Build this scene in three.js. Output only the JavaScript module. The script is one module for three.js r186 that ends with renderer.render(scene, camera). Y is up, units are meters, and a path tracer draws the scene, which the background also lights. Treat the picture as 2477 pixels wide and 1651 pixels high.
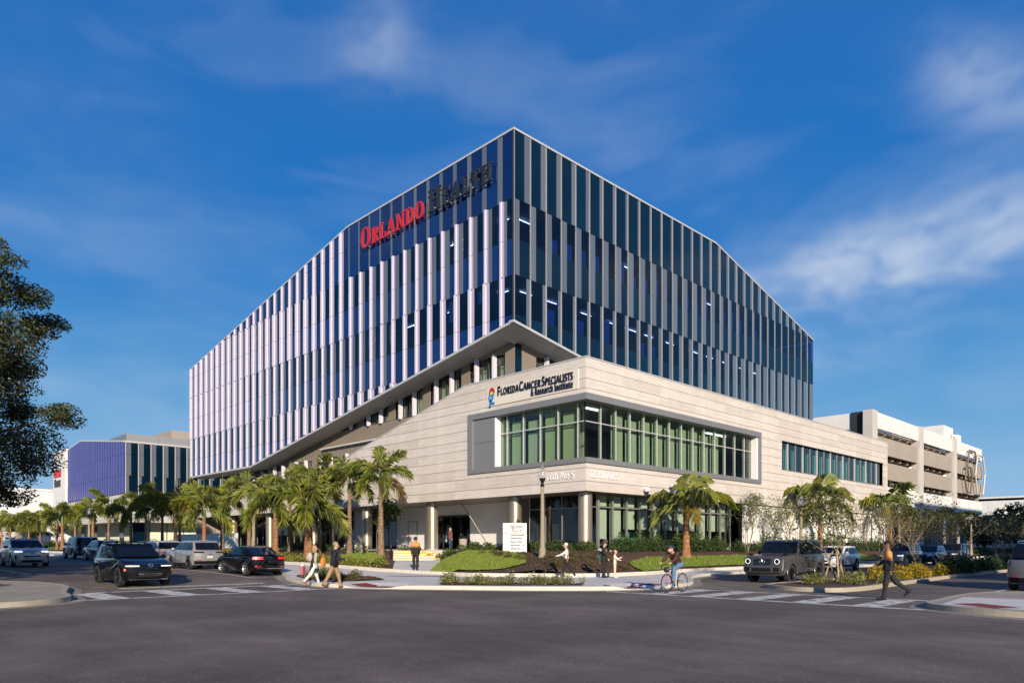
import * as THREE from 'three';
import { mergeGeometries, toCreasedNormals } from 'three/addons/utils/BufferGeometryUtils.js';
import { FontLoader } from 'three/addons/loaders/FontLoader.js';
import { TextGeometry } from 'three/addons/geometries/TextGeometry.js';

// ---------------------------------------------------------------- camera, sky, sun, exposure
// The world is laid out along the two streets: x runs along the street to the right (called a),
// -z runs along the street to the left (called b). The camera stands at the origin.
const scene = new THREE.Scene();
const renderer = new THREE.WebGLRenderer({ antialias: true });
renderer.setSize(1024, 682);
renderer.toneMapping = THREE.LinearToneMapping;
renderer.toneMappingExposure = 1.3;
renderer.shadowMap.enabled = true;
const FWD = [0.6987, 0.7154];
const camera = new THREE.PerspectiveCamera(2 * Math.atan(1318 / 1737) * 180 / Math.PI, 2477 / 2636, 0.1, 4000);
camera.position.set(0, 1.7, 0);
camera.lookAt(FWD[0], 1.7, -FWD[1]);
camera.setViewOffset(2477, 2636, 0, 0, 2477, 1651);     // a shifted lens keeps the verticals upright

const SUN_EL = 17 * Math.PI / 180, SUN_TURN = -0.15;
const sunFlat = new THREE.Vector2(0.7154 * -SUN_TURN - 0.6987, -0.6987 * -SUN_TURN - 0.7154).normalize(); // towards the sun in (a, b)
const sunDir = new THREE.Vector3(sunFlat.x * Math.cos(SUN_EL), Math.sin(SUN_EL), -sunFlat.y * Math.cos(SUN_EL));
const sun = new THREE.DirectionalLight(0xffeed4, 4.6);
sun.position.copy(sunDir).multiplyScalar(200).add(new THREE.Vector3(40, 0, -40));
sun.target.position.set(40, 0, -40);
sun.castShadow = true;
sun.shadow.mapSize.set(4096, 4096);
Object.assign(sun.shadow.camera, { left: -140, right: 140, top: 90, bottom: -90, near: 1, far: 500 });
scene.add(sun, sun.target);

// seeded random numbers and noise
function rnd(seed) { let s = seed >>> 0; return () => { s = (s + 0x6D2B79F5) | 0; let t = Math.imul(s ^ (s >>> 15), 1 | s); t = (t + Math.imul(t ^ (t >>> 7), 61 | t)) ^ t; return ((t ^ (t >>> 14)) >>> 0) / 4294967296; }; }
const R = rnd(7);
const mix = (a, b, t) => a + (b - a) * t, clamp = (x, a = 0, b = 1) => Math.min(b, Math.max(a, x));
const sstep = (a, b, x) => { const t = clamp((x - a) / (b - a)); return t * t * (3 - 2 * t); };
function hash(x, y, k = 0) { let h = Math.imul(x, 374761393) + Math.imul(y, 668265263) + Math.imul(k, 2147483647 - 58); h = Math.imul(h ^ (h >>> 13), 1274126177); return ((h ^ (h >>> 16)) >>> 0) / 4294967296; }
function vnoise(x, y, per, k = 0) {
  const xi = Math.floor(x), yi = Math.floor(y), fx = x - xi, fy = y - yi, u = fx * fx * (3 - 2 * fx), v = fy * fy * (3 - 2 * fy), m = (n) => per ? ((n % per) + per) % per : n;
  return mix(mix(hash(m(xi), m(yi), k), hash(m(xi + 1), m(yi), k), u), mix(hash(m(xi), m(yi + 1), k), hash(m(xi + 1), m(yi + 1), k), u), v);
}
function fbm(x, y, per, oct = 4, k = 0) { let s = 0, a = 0.5, f = 1; for (let i = 0; i < oct; i++) { s += a * vnoise(x * f, y * f, per ? per * f : 0, k + i); a *= 0.5; f *= 2; } return s / (1 - Math.pow(0.5, oct)); }
const lin = (c) => { c /= 255; return c <= 0.04045 ? c / 12.92 : Math.pow((c + 0.055) / 1.055, 2.4); };

// the sky: a clear winter blue with thin cirrus
{
  const W = 2048, H = 1024, data = new Float32Array(W * H * 4);
  const stops = [[0, [168, 199, 227]], [4, [143, 186, 223]], [10, [101, 163, 214]], [14, [74, 146, 208]], [18, [52, 130, 202]], [27, [38, 114, 191]], [38, [42, 107, 182]], [60, [18, 76, 152]], [90, [14, 62, 132]]].map(([e, c]) => [e, c.map(lin)]);
  const at = (e) => { let i = 0; while (i < stops.length - 2 && stops[i + 1][0] < e) i++; const t = sstep(0, 1, clamp((e - stops[i][0]) / (stops[i + 1][0] - stops[i][0]))); const tt = mix(t, clamp((e - stops[i][0]) / (stops[i + 1][0] - stops[i][0])), 0.7); return [0, 1, 2].map((c) => mix(stops[i][1][c], stops[i + 1][1][c], tt)); };
  const camAz = Math.atan2(-FWD[1], FWD[0]);
  // the brighter wisps and puffs: azimuth from the view axis, elevation, half sizes, tilt, strength (degrees)
  const wisps = [[29, 19.5, 14, 2.8, 0.14, 0.72], [33, 28.5, 4, 2, -0.5, 0.36], [-10.5, 34.8, 3.4, 2.2, 0.6, 0.26], [22, 13.5, 10, 2.4, 0.1, 0.22], [-27, 20, 12, 5, -0.35, 0.04], [-20, 11, 16, 4, 0, 0.14], [12, 27, 16, 3, -0.25, 0.05], [-31, 27, 9, 4, -0.2, 0.06], [6, 36, 18, 4, 0.1, 0.02],
    [75, 20, 18, 4, 0.1, 0.2], [120, 28, 16, 4, -0.3, 0.2], [165, 18, 18, 4, 0.2, 0.2], [-75, 24, 16, 4, 0.2, 0.18], [-120, 17, 18, 4, -0.1, 0.2], [-160, 32, 14, 5, 0.3, 0.18]];
  for (let j = 0; j < H; j++) {
    const el = ((j + 0.5) / H - 0.5) * 180, base = at(Math.max(el, 0));
    for (let i = 0; i < W; i++) {
      let az = ((i + 0.5) / W - 0.5) * 360 - camAz * 180 / Math.PI; az = ((az + 540) % 360) - 180;
      let c = 0;
      if (el > 0 && el < 75) {
        const sx = az / 8, sy = el / 3.2, w = fbm(sx * 0.7 + 30, sy * 0.7 + 9, 0, 3, 3) * 1.3;
        const streak = fbm(sx * 0.55 + w * 0.7 + 60, sy + w + 40, 0, 5, 5), fine = fbm(az / 2.2 + w * 2.2 + 90, el / 1.3 + w * 1.4 + 50, 0, 4, 11);
        c = clamp((streak - 0.42) * 0.36) * mix(0.6, 1, fine);
        for (const [wa, we, wx, wy, tilt, k] of wisps) {
          let da = az - wa; if (da > 180) da -= 360; if (da < -180) da += 360;
          const de = el - we, x = (da * Math.cos(tilt) + de * Math.sin(tilt)) / wx, y = (-da * Math.sin(tilt) + de * Math.cos(tilt)) / wy, d = x * x + y * y;
          if (d < 6) c += k * Math.exp(-d * 1.1) * mix(0.35, 1.3, sstep(0.25, 0.78, fine * 0.55 + streak * 0.45));
        }
        c = clamp(c) * sstep(0, 6, el);
      }
      const p = (j * W + i) * 4, cl = [0.66, 0.74, 0.85];
      for (let k = 0; k < 3; k++) data[p + k] = mix(base[k], cl[k], c * 0.9) / 1.3;
      data[p + 3] = 1;
    }
  }
  const sky = new THREE.DataTexture(data, W, H, THREE.RGBAFormat, THREE.FloatType);
  sky.mapping = THREE.EquirectangularReflectionMapping; sky.magFilter = THREE.LinearFilter; sky.needsUpdate = true;
  scene.background = sky; scene.environment = sky;
}

// ---------------------------------------------------------------- helpers
const taken = {};
function numbered(n) { const k = taken[n] = (taken[n] ?? -1) + 1; return k ? n + '_' + String(k).padStart(3, '0') : n; }
function tag(o, label, category, group) { o.userData.label = label; o.userData.category = category; if (group) o.userData.group = group; return o; }
function thing(name, label, category, group, pos) { const g = new THREE.Group(); g.name = numbered(name); scene.add(g); if (pos) g.position.set(pos[0], pos[1], -pos[2]); return tag(g, label, category, group); }
function mesh(name, geo, mat, parent) { const m = new THREE.Mesh(geo, mat); m.name = name; m.castShadow = m.receiveShadow = true; if (parent) parent.add(m); return m; }
function top(name, geo, mat, label, category, group) { return tag(mesh(numbered(name), geo, mat, scene), label, category, group); }
function struct(name, geo, mat) { const m = mesh(numbered(name), geo, mat, scene); m.userData.kind = 'structure'; return m; }
function stuff(name, geo, mat, parent, label) { const m = mesh(numbered(name), geo, mat, parent ?? scene); m.userData.kind = 'stuff'; if (label) m.userData.label = label; return m; }
function part(name, parent) { const g = new THREE.Group(); g.name = name; parent.add(g); return g; }
function dup(o, pos, turn, label, group, scale) { const c = o.clone(); c.name = numbered(o.name.replace(/_\d{3}$/, '')); c.userData = { ...o.userData }; scene.add(c); if (pos) c.position.set(pos[0], pos[1], -pos[2]); if (turn !== undefined) c.rotation.y = turn; if (label) c.userData.label = label; if (group) c.userData.group = group; if (scale) c.scale.multiplyScalar(scale); return c; }
const geoOf = (pos, idx, uv, col) => { const g = new THREE.BufferGeometry(); g.setAttribute('position', new THREE.Float32BufferAttribute(pos, 3)); if (uv) g.setAttribute('uv', new THREE.Float32BufferAttribute(uv, 2)); if (col) g.setAttribute('color', new THREE.Float32BufferAttribute(col, 3)); if (idx) g.setIndex(idx); return g; };
// uv in metres from the dominant direction of each face
function uvm(g) {
  if (g.index) g = g.toNonIndexed();
  const p = g.attributes.position, uv = new Float32Array(p.count * 2), A = new THREE.Vector3(), B = new THREE.Vector3(), C = new THREE.Vector3();
  for (let i = 0; i < p.count; i += 3) {
    A.fromBufferAttribute(p, i); B.fromBufferAttribute(p, i + 1).sub(A); C.fromBufferAttribute(p, i + 2).sub(A); B.cross(C);
    const x = Math.abs(B.x), y = Math.abs(B.y), z = Math.abs(B.z);
    for (let k = 0; k < 3; k++) { A.fromBufferAttribute(p, i + k); const q = y >= x && y >= z ? [A.x, A.z] : x >= z ? [A.z, A.y] : [A.x, A.y]; uv[(i + k) * 2] = q[0]; uv[(i + k) * 2 + 1] = q[1]; }
  }
  g.setAttribute('uv', new THREE.BufferAttribute(uv, 2));
  return g;
}
function flat(g) { g.deleteAttribute('normal'); return g; }
function box(a0, a1, y0, y1, b0, b1) { const g = new THREE.BoxGeometry(Math.abs(a1 - a0), Math.abs(y1 - y0), Math.abs(b1 - b0)); g.translate((a0 + a1) / 2, (y0 + y1) / 2, -(b0 + b1) / 2); return flat(uvm(g)); }
function cbox(w, h, d, x = 0, y = 0, z = 0, ry = 0) { const g = new THREE.BoxGeometry(w, h, d); if (ry) g.rotateY(ry); g.translate(x, y, z); return flat(uvm(g)); }
function merge(list) { list = list.map((g) => g.index ? g.toNonIndexed() : g); const same = ['normal', 'uv', 'color'].filter((k) => list.every((g) => g.attributes[k])); for (const g of list) for (const k of Object.keys(g.attributes)) if (k !== 'position' && !same.includes(k)) g.deleteAttribute(k); return mergeGeometries(list); }
// faces of the buildings: s runs along the wall, out is the distance in front of it
const faceL = (A) => ({ f: (s, y, o) => [A - o, y, -s], flip: true });       // faces the left street
const faceR = (B) => ({ f: (s, y, o) => [s, y, -(B - o)], flip: false });    // faces the right street
const faceTop = (Y) => ({ f: (s, b, o) => [s, Y + o, -b], flip: false });
function prism(poly, o0, o1, face) {
  let area = 0; poly.forEach((p, i) => { const q = poly[(i + 1) % poly.length]; area += p[0] * q[1] - q[0] * p[1]; });
  if (area < 0) poly = poly.slice().reverse();
  const tri = THREE.ShapeUtils.triangulateShape(poly.map((p) => new THREE.Vector2(p[0], p[1])), []), pos = [], uv = [];
  const put = (...v) => { if (face.flip) v.reverse(); for (const [s, y, o, u, w] of v) { pos.push(...face.f(s, y, o)); uv.push(u ?? s, w ?? y); } };
  for (const [i, j, k] of tri) { put([...poly[i], o1], [...poly[j], o1], [...poly[k], o1]); put([...poly[k], o0], [...poly[j], o0], [...poly[i], o0]); }
  poly.forEach((p, i) => { const q = poly[(i + 1) % poly.length], d = Math.hypot(q[0] - p[0], q[1] - p[1]), o = o1 - o0, hor = Math.abs(q[0] - p[0]) > Math.abs(q[1] - p[1]);
    const u = (s, e, r) => hor ? [e[0], e[1] + r] : [e[0] + r, e[1]];
    put([...p, o0, ...u(0, p, 0)], [...q, o0, ...u(0, q, 0)], [...q, o1, ...u(0, q, o)]); put([...p, o0, ...u(0, p, 0)], [...q, o1, ...u(0, q, o)], [...p, o1, ...u(0, p, o)]); });
  return geoOf(pos, null, uv);
}
const rect = (s0, s1, y0, y1) => [[s0, y0], [s1, y0], [s1, y1], [s0, y1]];
// keep the part of a polygon where k*s + m*y <= c
function clip(poly, k, m, c) {
  const out = [];
  poly.forEach((p, i) => { const q = poly[(i + 1) % poly.length], d = k * p[0] + m * p[1] - c, e = k * q[0] + m * q[1] - c; if (d <= 0) out.push(p); if ((d < 0 && e > 0) || (d > 0 && e < 0)) { const t = d / (d - e); out.push([mix(p[0], q[0], t), mix(p[1], q[1], t)]); } });
  return out;
}
const polyArea = (p) => Math.abs(p.reduce((s, q, i) => { const r = p[(i + 1) % p.length]; return s + q[0] * r[1] - r[0] * q[1]; }, 0)) / 2;
function minus(r, h) { // rectangles [s0,s1,y0,y1]: r without h
  const [a, b, c, d] = r, [e, f, g, i] = h; if (e >= b || f <= a || g >= d || i <= c) return [r];
  const out = [], y0 = Math.max(c, g), y1 = Math.min(d, i);
  if (c < g) out.push([a, b, c, g]); if (i < d) out.push([a, b, i, d]); if (a < e) out.push([a, e, y0, y1]); if (f < b) out.push([f, b, y0, y1]);
  return out;
}
function inside(p, poly) { let c = false; for (let i = 0, j = poly.length - 1; i < poly.length; j = i++) { const a = poly[i], b = poly[j]; if ((a[1] > p[1]) !== (b[1] > p[1]) && p[0] < (b[0] - a[0]) * (p[1] - a[1]) / (b[1] - a[1]) + a[0]) c = !c; } return c; }
// a sheet of ground with a polygon outline, draped over a height function
function drape(poly, hf, cell = 0.5) {
  const xs = poly.map((p) => p[0]), ys = poly.map((p) => p[1]), x0 = Math.min(...xs), x1 = Math.max(...xs), y0 = Math.min(...ys), y1 = Math.max(...ys), pos = [], uv = [], nor = [];
  const put = (a, b) => { pos.push(a, hf(a, b), -b); uv.push(a, b); const e = 0.1, n = new THREE.Vector3(-(hf(a + e, b) - hf(a - e, b)) / (2 * e), 1, (hf(a, b + e) - hf(a, b - e)) / (2 * e)).normalize(); nor.push(n.x, n.y, n.z); };
  for (let x = x0; x < x1; x += cell) for (let y = y0; y < y1; y += cell) {
    let c = poly; c = clip(c, 1, 0, x + cell); if (c.length < 3) continue; c = clip(c, -1, 0, -x); if (c.length < 3) continue; c = clip(c, 0, 1, y + cell); if (c.length < 3) continue; c = clip(c, 0, -1, -y); if (c.length < 3 || polyArea(c) < 1e-5) continue;
    let ar = 0; c.forEach((p, i) => { const q = c[(i + 1) % c.length]; ar += p[0] * q[1] - q[0] * p[1]; }); if (ar < 0) c = c.slice().reverse();
    for (const [i, j, k] of THREE.ShapeUtils.triangulateShape(c.map((p) => new THREE.Vector2(p[0], p[1])), [])) { put(...c[i]); put(...c[j]); put(...c[k]); }
  }
  const g = geoOf(pos, null, uv); g.setAttribute('normal', new THREE.Float32BufferAttribute(nor, 3)); return g;
}
// smooth a polyline (Catmull-Rom) and sweep a w by h section along it, to its left
function smooth(pts, n = 6, closed = false) { return new THREE.CatmullRomCurve3(pts.map((p) => new THREE.Vector3(p[0], 0, p[1])), closed, 'centripetal').getPoints(pts.length * n).map((v) => [v.x, v.z]); }
function offset(line, d) { return line.map((p, i) => { const a = line[Math.max(0, i - 1)], b = line[Math.min(line.length - 1, i + 1)], l = Math.hypot(b[0] - a[0], b[1] - a[1]) || 1; return [p[0] - (b[1] - a[1]) / l * d, p[1] + (b[0] - a[0]) / l * d]; }); }
function ribbon(l0, l1, y0, y1, climb = false) { // a kerb between two polylines
  const pos = [], uv = []; let run = 0; const q = (A, B, C, D, u0, u1) => { pos.push(...A, ...B, ...C, ...A, ...C, ...D); uv.push(u0, 0, u1, 0, u1, .3, u0, 0, u1, .3, u0, .3); };
  for (let i = 0; i + 1 < l0.length; i++) {
    const P = (l, k, y) => [l[k][0], y + (climb && l[k][0] < 30 ? streetH(l[k][1]) : 0), -l[k][1]], d = Math.hypot(l0[i + 1][0] - l0[i][0], l0[i + 1][1] - l0[i][1]);
    q(P(l0, i, y1), P(l0, i + 1, y1), P(l1, i + 1, y1), P(l1, i, y1), run, run + d);
    q(P(l0, i, y0), P(l0, i + 1, y0), P(l0, i + 1, y1), P(l0, i, y1), run, run + d);
    q(P(l1, i, y1), P(l1, i + 1, y1), P(l1, i + 1, y0), P(l1, i, y0), run, run + d); run += d;
  }
  return geoOf(pos, null, uv);
}
function tube(pts, r, seg = 6, div = 0) { const c = pts.length === 2 ? new THREE.LineCurve3(new THREE.Vector3(...pts[0]), new THREE.Vector3(...pts[1])) : new THREE.CatmullRomCurve3(pts.map((p) => new THREE.Vector3(...p))); return new THREE.TubeGeometry(c, div || (pts.length === 2 ? 1 : pts.length * 3), r, seg, false); }
function limb(A, B, r0, r1, seg = 6) { // a tapered branch between two points
  const d = new THREE.Vector3().subVectors(B, A), L = d.length(), g = new THREE.CylinderGeometry(r1, r0, L, seg, 1, true); g.translate(0, L / 2, 0); g.applyQuaternion(new THREE.Quaternion().setFromUnitVectors(new THREE.Vector3(0, 1, 0), d.normalize())); g.translate(A.x, A.y, A.z); return g;
}
function lathe(pts, seg = 20) { return new THREE.LatheGeometry(pts.map((p) => new THREE.Vector2(p[0], p[1])), seg); }

// ---------------------------------------------------------------- textures and materials
function tex(n, fn, metres = 1, m = n) {
  const d = new Uint8Array(n * m * 4); for (let y = 0; y < m; y++) for (let x = 0; x < n; x++) { const c = fn(x / n, y / m, x, y); for (let k = 0; k < 3; k++) d[(y * n + x) * 4 + k] = clamp(c[k] ?? c[0], 0, 255); d[(y * n + x) * 4 + 3] = 255; }
  const t = new THREE.DataTexture(d, n, m); t.wrapS = t.wrapT = THREE.RepeatWrapping; t.magFilter = THREE.LinearFilter; t.minFilter = THREE.LinearMipmapLinearFilter; t.generateMipmaps = true; t.repeat.set(1 / (metres[0] ?? metres), 1 / (metres[1] ?? metres)); t.needsUpdate = true; return t;
}
const ctex = (...a) => { const t = tex(...a); t.colorSpace = THREE.SRGBColorSpace; return t; };
const rgb = (r, g, b) => new THREE.Color().setRGB(r, g, b);
const std = (c, rough = 0.8, o = {}) => new THREE.MeshStandardMaterial({ color: c, roughness: rough, ...o });
const phy = (c, rough = 0.5, o = {}) => new THREE.MeshPhysicalMaterial({ color: c, roughness: rough, ...o });
const M = {};
{
  const ramp = (v, a, b) => [0, 1, 2].map((k) => mix(a[k], b[k], v));
  M.asphalt = std(0xffffff, 0.9, {
    map: ctex(1024, (u, v, x, y) => { const big = fbm(u * 5, v * 5, 5, 4, 1), mid = fbm(u * 40, v * 40, 40, 3, 2), s = hash(x, y, 3), st = fbm(u * 12, v * 3, 3, 3, 9); let k = 88 + (big - 0.5) * 38 + (mid - 0.5) * 14 + (s - 0.5) * 22 + (st - .5) * 26; if (hash(x >> 1, y >> 1, 14) > 0.994) k += 70; if (s > 0.985) k += 38; if (s < 0.02) k -= 22; return [k * 1.14, k * 1.025, k * 0.965]; }, 9),
    bumpMap: tex(512, (u, v, x, y) => [hash(x, y, 5) * 150 + fbm(u * 60, v * 60, 60, 2, 6) * 100], 2.2), bumpScale: 0.006 });
  const conc = (k0, warm, m) => ctex(512, (u, v, x, y) => { const k = k0 + (fbm(u * 6, v * 6, 6, 5, 21) - 0.5) * 38 + (hash(x, y, 8) - 0.5) * 14; return [k * (1 + warm), k, k * (1 - warm * 1.6)]; }, m);
  M.walk = std(0xffffff, 0.9, { map: conc(206, 0.015, 5) });
  M.kerb = std(0xffffff, 0.9, { map: conc(196, 0.035, 3) });
  M.oldkerb = std(0xffffff, 0.95, { map: conc(158, 0.06, 3) });
  M.oldwalk = std(0xffffff, 0.95, { map: conc(150, 0.05, 4) });
  M.gutter = std(0xffffff, 0.95, { map: conc(132, 0.05, 4) });
  M.stone = std(0xffffff, 0.85, {
    map: ctex(1024, (u, v, x, y) => { const l = fbm(u * 10, v * 90, 10, 4, 31), s = fbm(u * 4, v * 12, 4, 3, 33), p = hash(x, y, 34), f = fbm(u * 60, v * 240, 60, 2, 36); let k = 210 + (l - 0.5) * 30 + (s - 0.5) * 14 + (p - 0.5) * 14 + (f - .5) * 22; return [k * 0.985, k * 0.945, k * 0.915]; }, [4.8, 2.4]),
    bumpMap: tex(512, (u, v, x, y) => [fbm(u * 8, v * 70, 8, 4, 35) * 200 + hash(x, y, 4) * 30], 3), bumpScale: 0.004 });
  M.stone2 = M.stone.clone(); M.stone2.color = rgb(0.91, 0.9, 0.89); M.stone3 = M.stone.clone(); M.stone3.color = rgb(0.97, 0.985, 0.99);
  M.joint = std(rgb(0.1, 0.09, 0.08), 0.9);
  M.stucco = std(rgb(0.8, 0.79, 0.77), 0.9, { bumpMap: tex(256, (u, v, x, y) => [hash(x, y, 41) * 255], 0.8), bumpScale: 0.002 });
  M.stuccob = std(rgb(0.42, 0.37, 0.315), 0.9, { map: ctex(256, (u, v, x, y) => { const k = 238 + (fbm(u * 4, v * 4, 4, 4, 43) - 0.5) * 22 + (hash(x, y, 44) - 0.5) * 10; return [k, k, k]; }, 6) });
  M.stuccow = std(rgb(0.83, 0.83, 0.83), 0.9, { map: M.stuccob.map });
  M.precast = std(rgb(0.62, 0.595, 0.57), 0.9, { map: M.stuccob.map });
  M.mulch = std(0xffffff, 1, { map: ctex(512, (u, v, x, y) => { const a = fbm(u * 60, v * 26, 26, 3, 51), b = fbm(u * 24, v * 70, 24, 3, 52), c = hash(x >> 1, y >> 1, 53), k = 34 + a * 46 + b * 34 + (c > 0.95 ? 55 : 0) - (c < 0.15 ? 20 : 0); return [k * 1.12, k * 0.8, k * 0.66]; }, 1.6), bumpMap: tex(256, (u, v, x, y) => [fbm(u * 30, v * 14, 14, 3, 51) * 160 + fbm(u * 12, v * 36, 12, 3, 52) * 95], 0.9), bumpScale: 0.04 });
  M.lawn = std(0xffffff, 1, { map: ctex(512, (u, v, x, y) => { const k = fbm(u * 9, v * 9, 9, 4, 61), s = hash(x, y, 62), f = fbm(u * 90, v * 90, 90, 2, 63); const t = 0.5 + (k - 0.5) * 0.9 + (s - 0.5) * 0.5; return [mix(66, 126, t) * (0.7 + f * 0.6), mix(92, 142, t) * (0.7 + f * 0.6), mix(18, 40, t)]; }, 2.5) });
  M.field = std(rgb(0.07, 0.09, 0.035), 1);
  M.paint = std(0xffffff, 0.8, { map: ctex(512, (u, v, x, y) => { const w = fbm(u * 12, v * 12, 12, 5, 71) + (hash(x, y, 72) - 0.5) * 0.28; const t = sstep(0.26, 0.42, w); return [mix(96, 216, t), mix(94, 213, t), mix(92, 206, t)]; }, 2) });
  M.yellowline = std(rgb(0.62, 0.36, 0.05), 0.8); M.yellow = std(rgb(0.42, 0.24, 0.04), 0.85);
  M.brick = std(0xffffff, 0.9, { map: ctex(128, (u, v, x, y) => { const d = Math.hypot((u * 8) % 1 - 0.5, (v * 8) % 1 - 0.5); const k = d < 0.24 ? 1.25 : 0.9; return [138 * k, 52 * k, 46 * k]; }, 0.5) });
  M.white = std(rgb(0.78, 0.78, 0.8), 0.5);
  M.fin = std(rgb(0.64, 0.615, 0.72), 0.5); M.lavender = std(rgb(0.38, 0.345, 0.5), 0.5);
  M.alum = std(rgb(0.68, 0.66, 0.64), 0.42, { metalness: 0.4 });
  M.mullion = std(rgb(0.5, 0.48, 0.47), 0.4, { metalness: 0.5 });
  M.darkmetal = std(rgb(0.05, 0.052, 0.055), 0.5, { metalness: 0.4 });
  M.black = phy(rgb(0.012, 0.012, 0.013), 0.6, { specularIntensity: 0.3 });
  M.blackgloss = phy(rgb(0.01, 0.01, 0.012), 0.12);
  M.greymetal = std(rgb(0.235, 0.24, 0.25), 0.5, { metalness: 0.25 });
  M.brown = std(rgb(0.31, 0.255, 0.205), 0.5, { metalness: 0.2, map: ctex(128, (u, v, x, y) => { const k = 245 + (fbm(u * 3, v * 3, 3, 3, 81) - 0.5) * 20; return [k, k, k]; }, 4) });
  M.soffit = std(rgb(0.42, 0.42, 0.42), 0.55, { metalness: 0.15 });
  M.frit = phy(rgb(0.1, 0.117, 0.142), 0.3, { clearcoat: 1, clearcoatRoughness: 0.02 });
  M.frit2 = phy(rgb(0.118, 0.136, 0.16), 0.3, { clearcoat: 1, clearcoatRoughness: 0.02 });
  const wave = (k, s) => tex(256, (u, v) => [fbm(u * 3, v * 3, 3, 2, k) * 255], s);
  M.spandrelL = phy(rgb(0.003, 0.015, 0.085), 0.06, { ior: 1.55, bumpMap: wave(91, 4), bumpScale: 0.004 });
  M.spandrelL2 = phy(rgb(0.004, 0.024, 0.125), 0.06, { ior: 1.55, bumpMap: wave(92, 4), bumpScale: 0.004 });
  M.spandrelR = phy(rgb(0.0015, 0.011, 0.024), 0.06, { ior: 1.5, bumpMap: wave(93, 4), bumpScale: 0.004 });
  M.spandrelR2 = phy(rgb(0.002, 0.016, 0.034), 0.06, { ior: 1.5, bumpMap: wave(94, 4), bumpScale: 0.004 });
  M.vision = phy(rgb(0.09, 0.15, 0.44), 0.02, { transmission: 1, thickness: 0, ior: 1.5, specularIntensity: 1 });
  M.vision2 = phy(rgb(0.1, 0.26, 0.46), 0.02, { transmission: 1, thickness: 0, ior: 1.5 });
  M.green = phy(rgb(0.48, 0.58, 0.5), 0.02, { transmission: 1, thickness: 0, ior: 1.52 });
  M.greenblue = phy(rgb(0.3, 0.52, 0.56), 0.02, { transmission: 1, thickness: 0, ior: 1.52 }); M.dusk = phy(rgb(0.16, 0.17, 0.18), 0.02, { transmission: 1, thickness: 0, ior: 1.5 }); M.alumdark = std(rgb(0.3, 0.3, 0.29), 0.45, { metalness: 0.4 });
  M.clear = phy(rgb(0.66, 0.74, 0.68), 0.02, { transmission: 1, thickness: 0, ior: 1.5 });
  M.lampglass = phy(rgb(0.9, 0.92, 0.92), 0.15, { transmission: 1, thickness: 0, ior: 1.5 });
  M.blind = std(rgb(0.72, 0.76, 0.58), 0.9); M.blind2 = std(rgb(0.74, 0.76, 0.66), 0.9); M.teal = std(rgb(0.16, 0.5, 0.44), 0.8); M.blindteal = std(rgb(0.28, 0.52, 0.46), 0.8);
  M.inner = std(rgb(0.3, 0.3, 0.31), 0.9); M.innerdark = std(rgb(0.3, 0.3, 0.3), 0.9); M.innerwhite = std(rgb(0.62, 0.62, 0.62), 0.9);
  M.lit = std(rgb(0.8, 0.8, 0.8), 0.5, { emissive: rgb(1, 0.98, 0.94), emissiveIntensity: 3 }); M.litdeep = std(rgb(0.8, 0.8, 0.8), 0.5, { emissive: rgb(1, 0.85, 0.6), emissiveIntensity: 12 }); M.slab = std(rgb(0.16, 0.16, 0.17), 0.9);
  M.column = std(rgb(0.5, 0.42, 0.335), 0.36, { metalness: 0.75 });
  M.red = std(rgb(0.46, 0.022, 0.03), 0.4); M.charcoal = std(rgb(0.02, 0.021, 0.024), 0.4); M.navy = std(rgb(0.012, 0.014, 0.035), 0.4);
  M.post = std(rgb(0.4, 0.35, 0.28), 0.85, { map: conc(220, 0.02, 1) });
  const wood = (a, b, s, k) => ctex(128, (u, v, x, y) => ramp(clamp(fbm(u * 6, v * 24, 6, 3, k) + (hash(x, y, k) - .5) * .25), a, b), s);
  M.palmtrunk = std(0xffffff, 0.95, { map: ctex(128, (u, v, x, y) => { const ring = Math.abs(((v * 8 + fbm(u * 4, v * 8, 4, 2, 101) * 0.35) % 1) - 0.5) < 0.09 ? 0.72 : 1; const k = (118 + (fbm(u * 8, v * 8, 8, 3, 102) - 0.5) * 70 + (hash(x, y, 1) - .5) * 20) * ring; return [k * 1.1, k * 0.92, k * 0.74]; }, 1) });
  M.palmtrunk2 = std(0xffffff, 0.95, { map: ctex(128, (u, v, x, y) => { const ring = Math.abs(((v * 6 + fbm(u * 4, v * 6, 4, 2, 103) * 0.3) % 1) - 0.5) < 0.08 ? 1.25 : 1; const k = (112 + (fbm(u * 8, v * 8, 8, 3, 104) - 0.5) * 60 + (hash(x, y, 1) - .5) * 20) * ring; return [k * 1.2, k * 0.86, k * 0.6]; }, 1) });
  M.shaft = std(rgb(0.13, 0.16, 0.04), 0.6); M.rachis = std(rgb(0.14, 0.15, 0.04), 0.7);
  M.bark = std(0xffffff, 1, { map: wood([46, 38, 31], [122, 106, 90], 0.7, 111) }); M.palebark = std(0xffffff, 1, { map: wood([110, 95, 78], [196, 182, 160], 0.6, 112) });
  M.stake = std(0xffffff, 1, { map: wood([150, 128, 98], [206, 186, 150], 0.5, 113) });
  const leaf = (c, t = 0.35) => phy(c, 0.55, { transmission: t, thickness: 0, vertexColors: true, ior: 1.35 });
  M.leaf = leaf(rgb(1, 1, 1)); M.leafglossy = phy(rgb(1, 1, 1), 0.55, { vertexColors: true }); M.grass = leaf(rgb(1, 1, 1), 0.3);
  M.vc = std(0xffffff, 0.8, { vertexColors: true });
  M.tyre = std(rgb(0.022, 0.022, 0.023), 0.85); M.rim = std(rgb(0.5, 0.5, 0.52), 0.3, { metalness: 0.9 }); M.rimblack = std(rgb(0.02, 0.02, 0.022), 0.3, { metalness: 0.5 });
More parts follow.
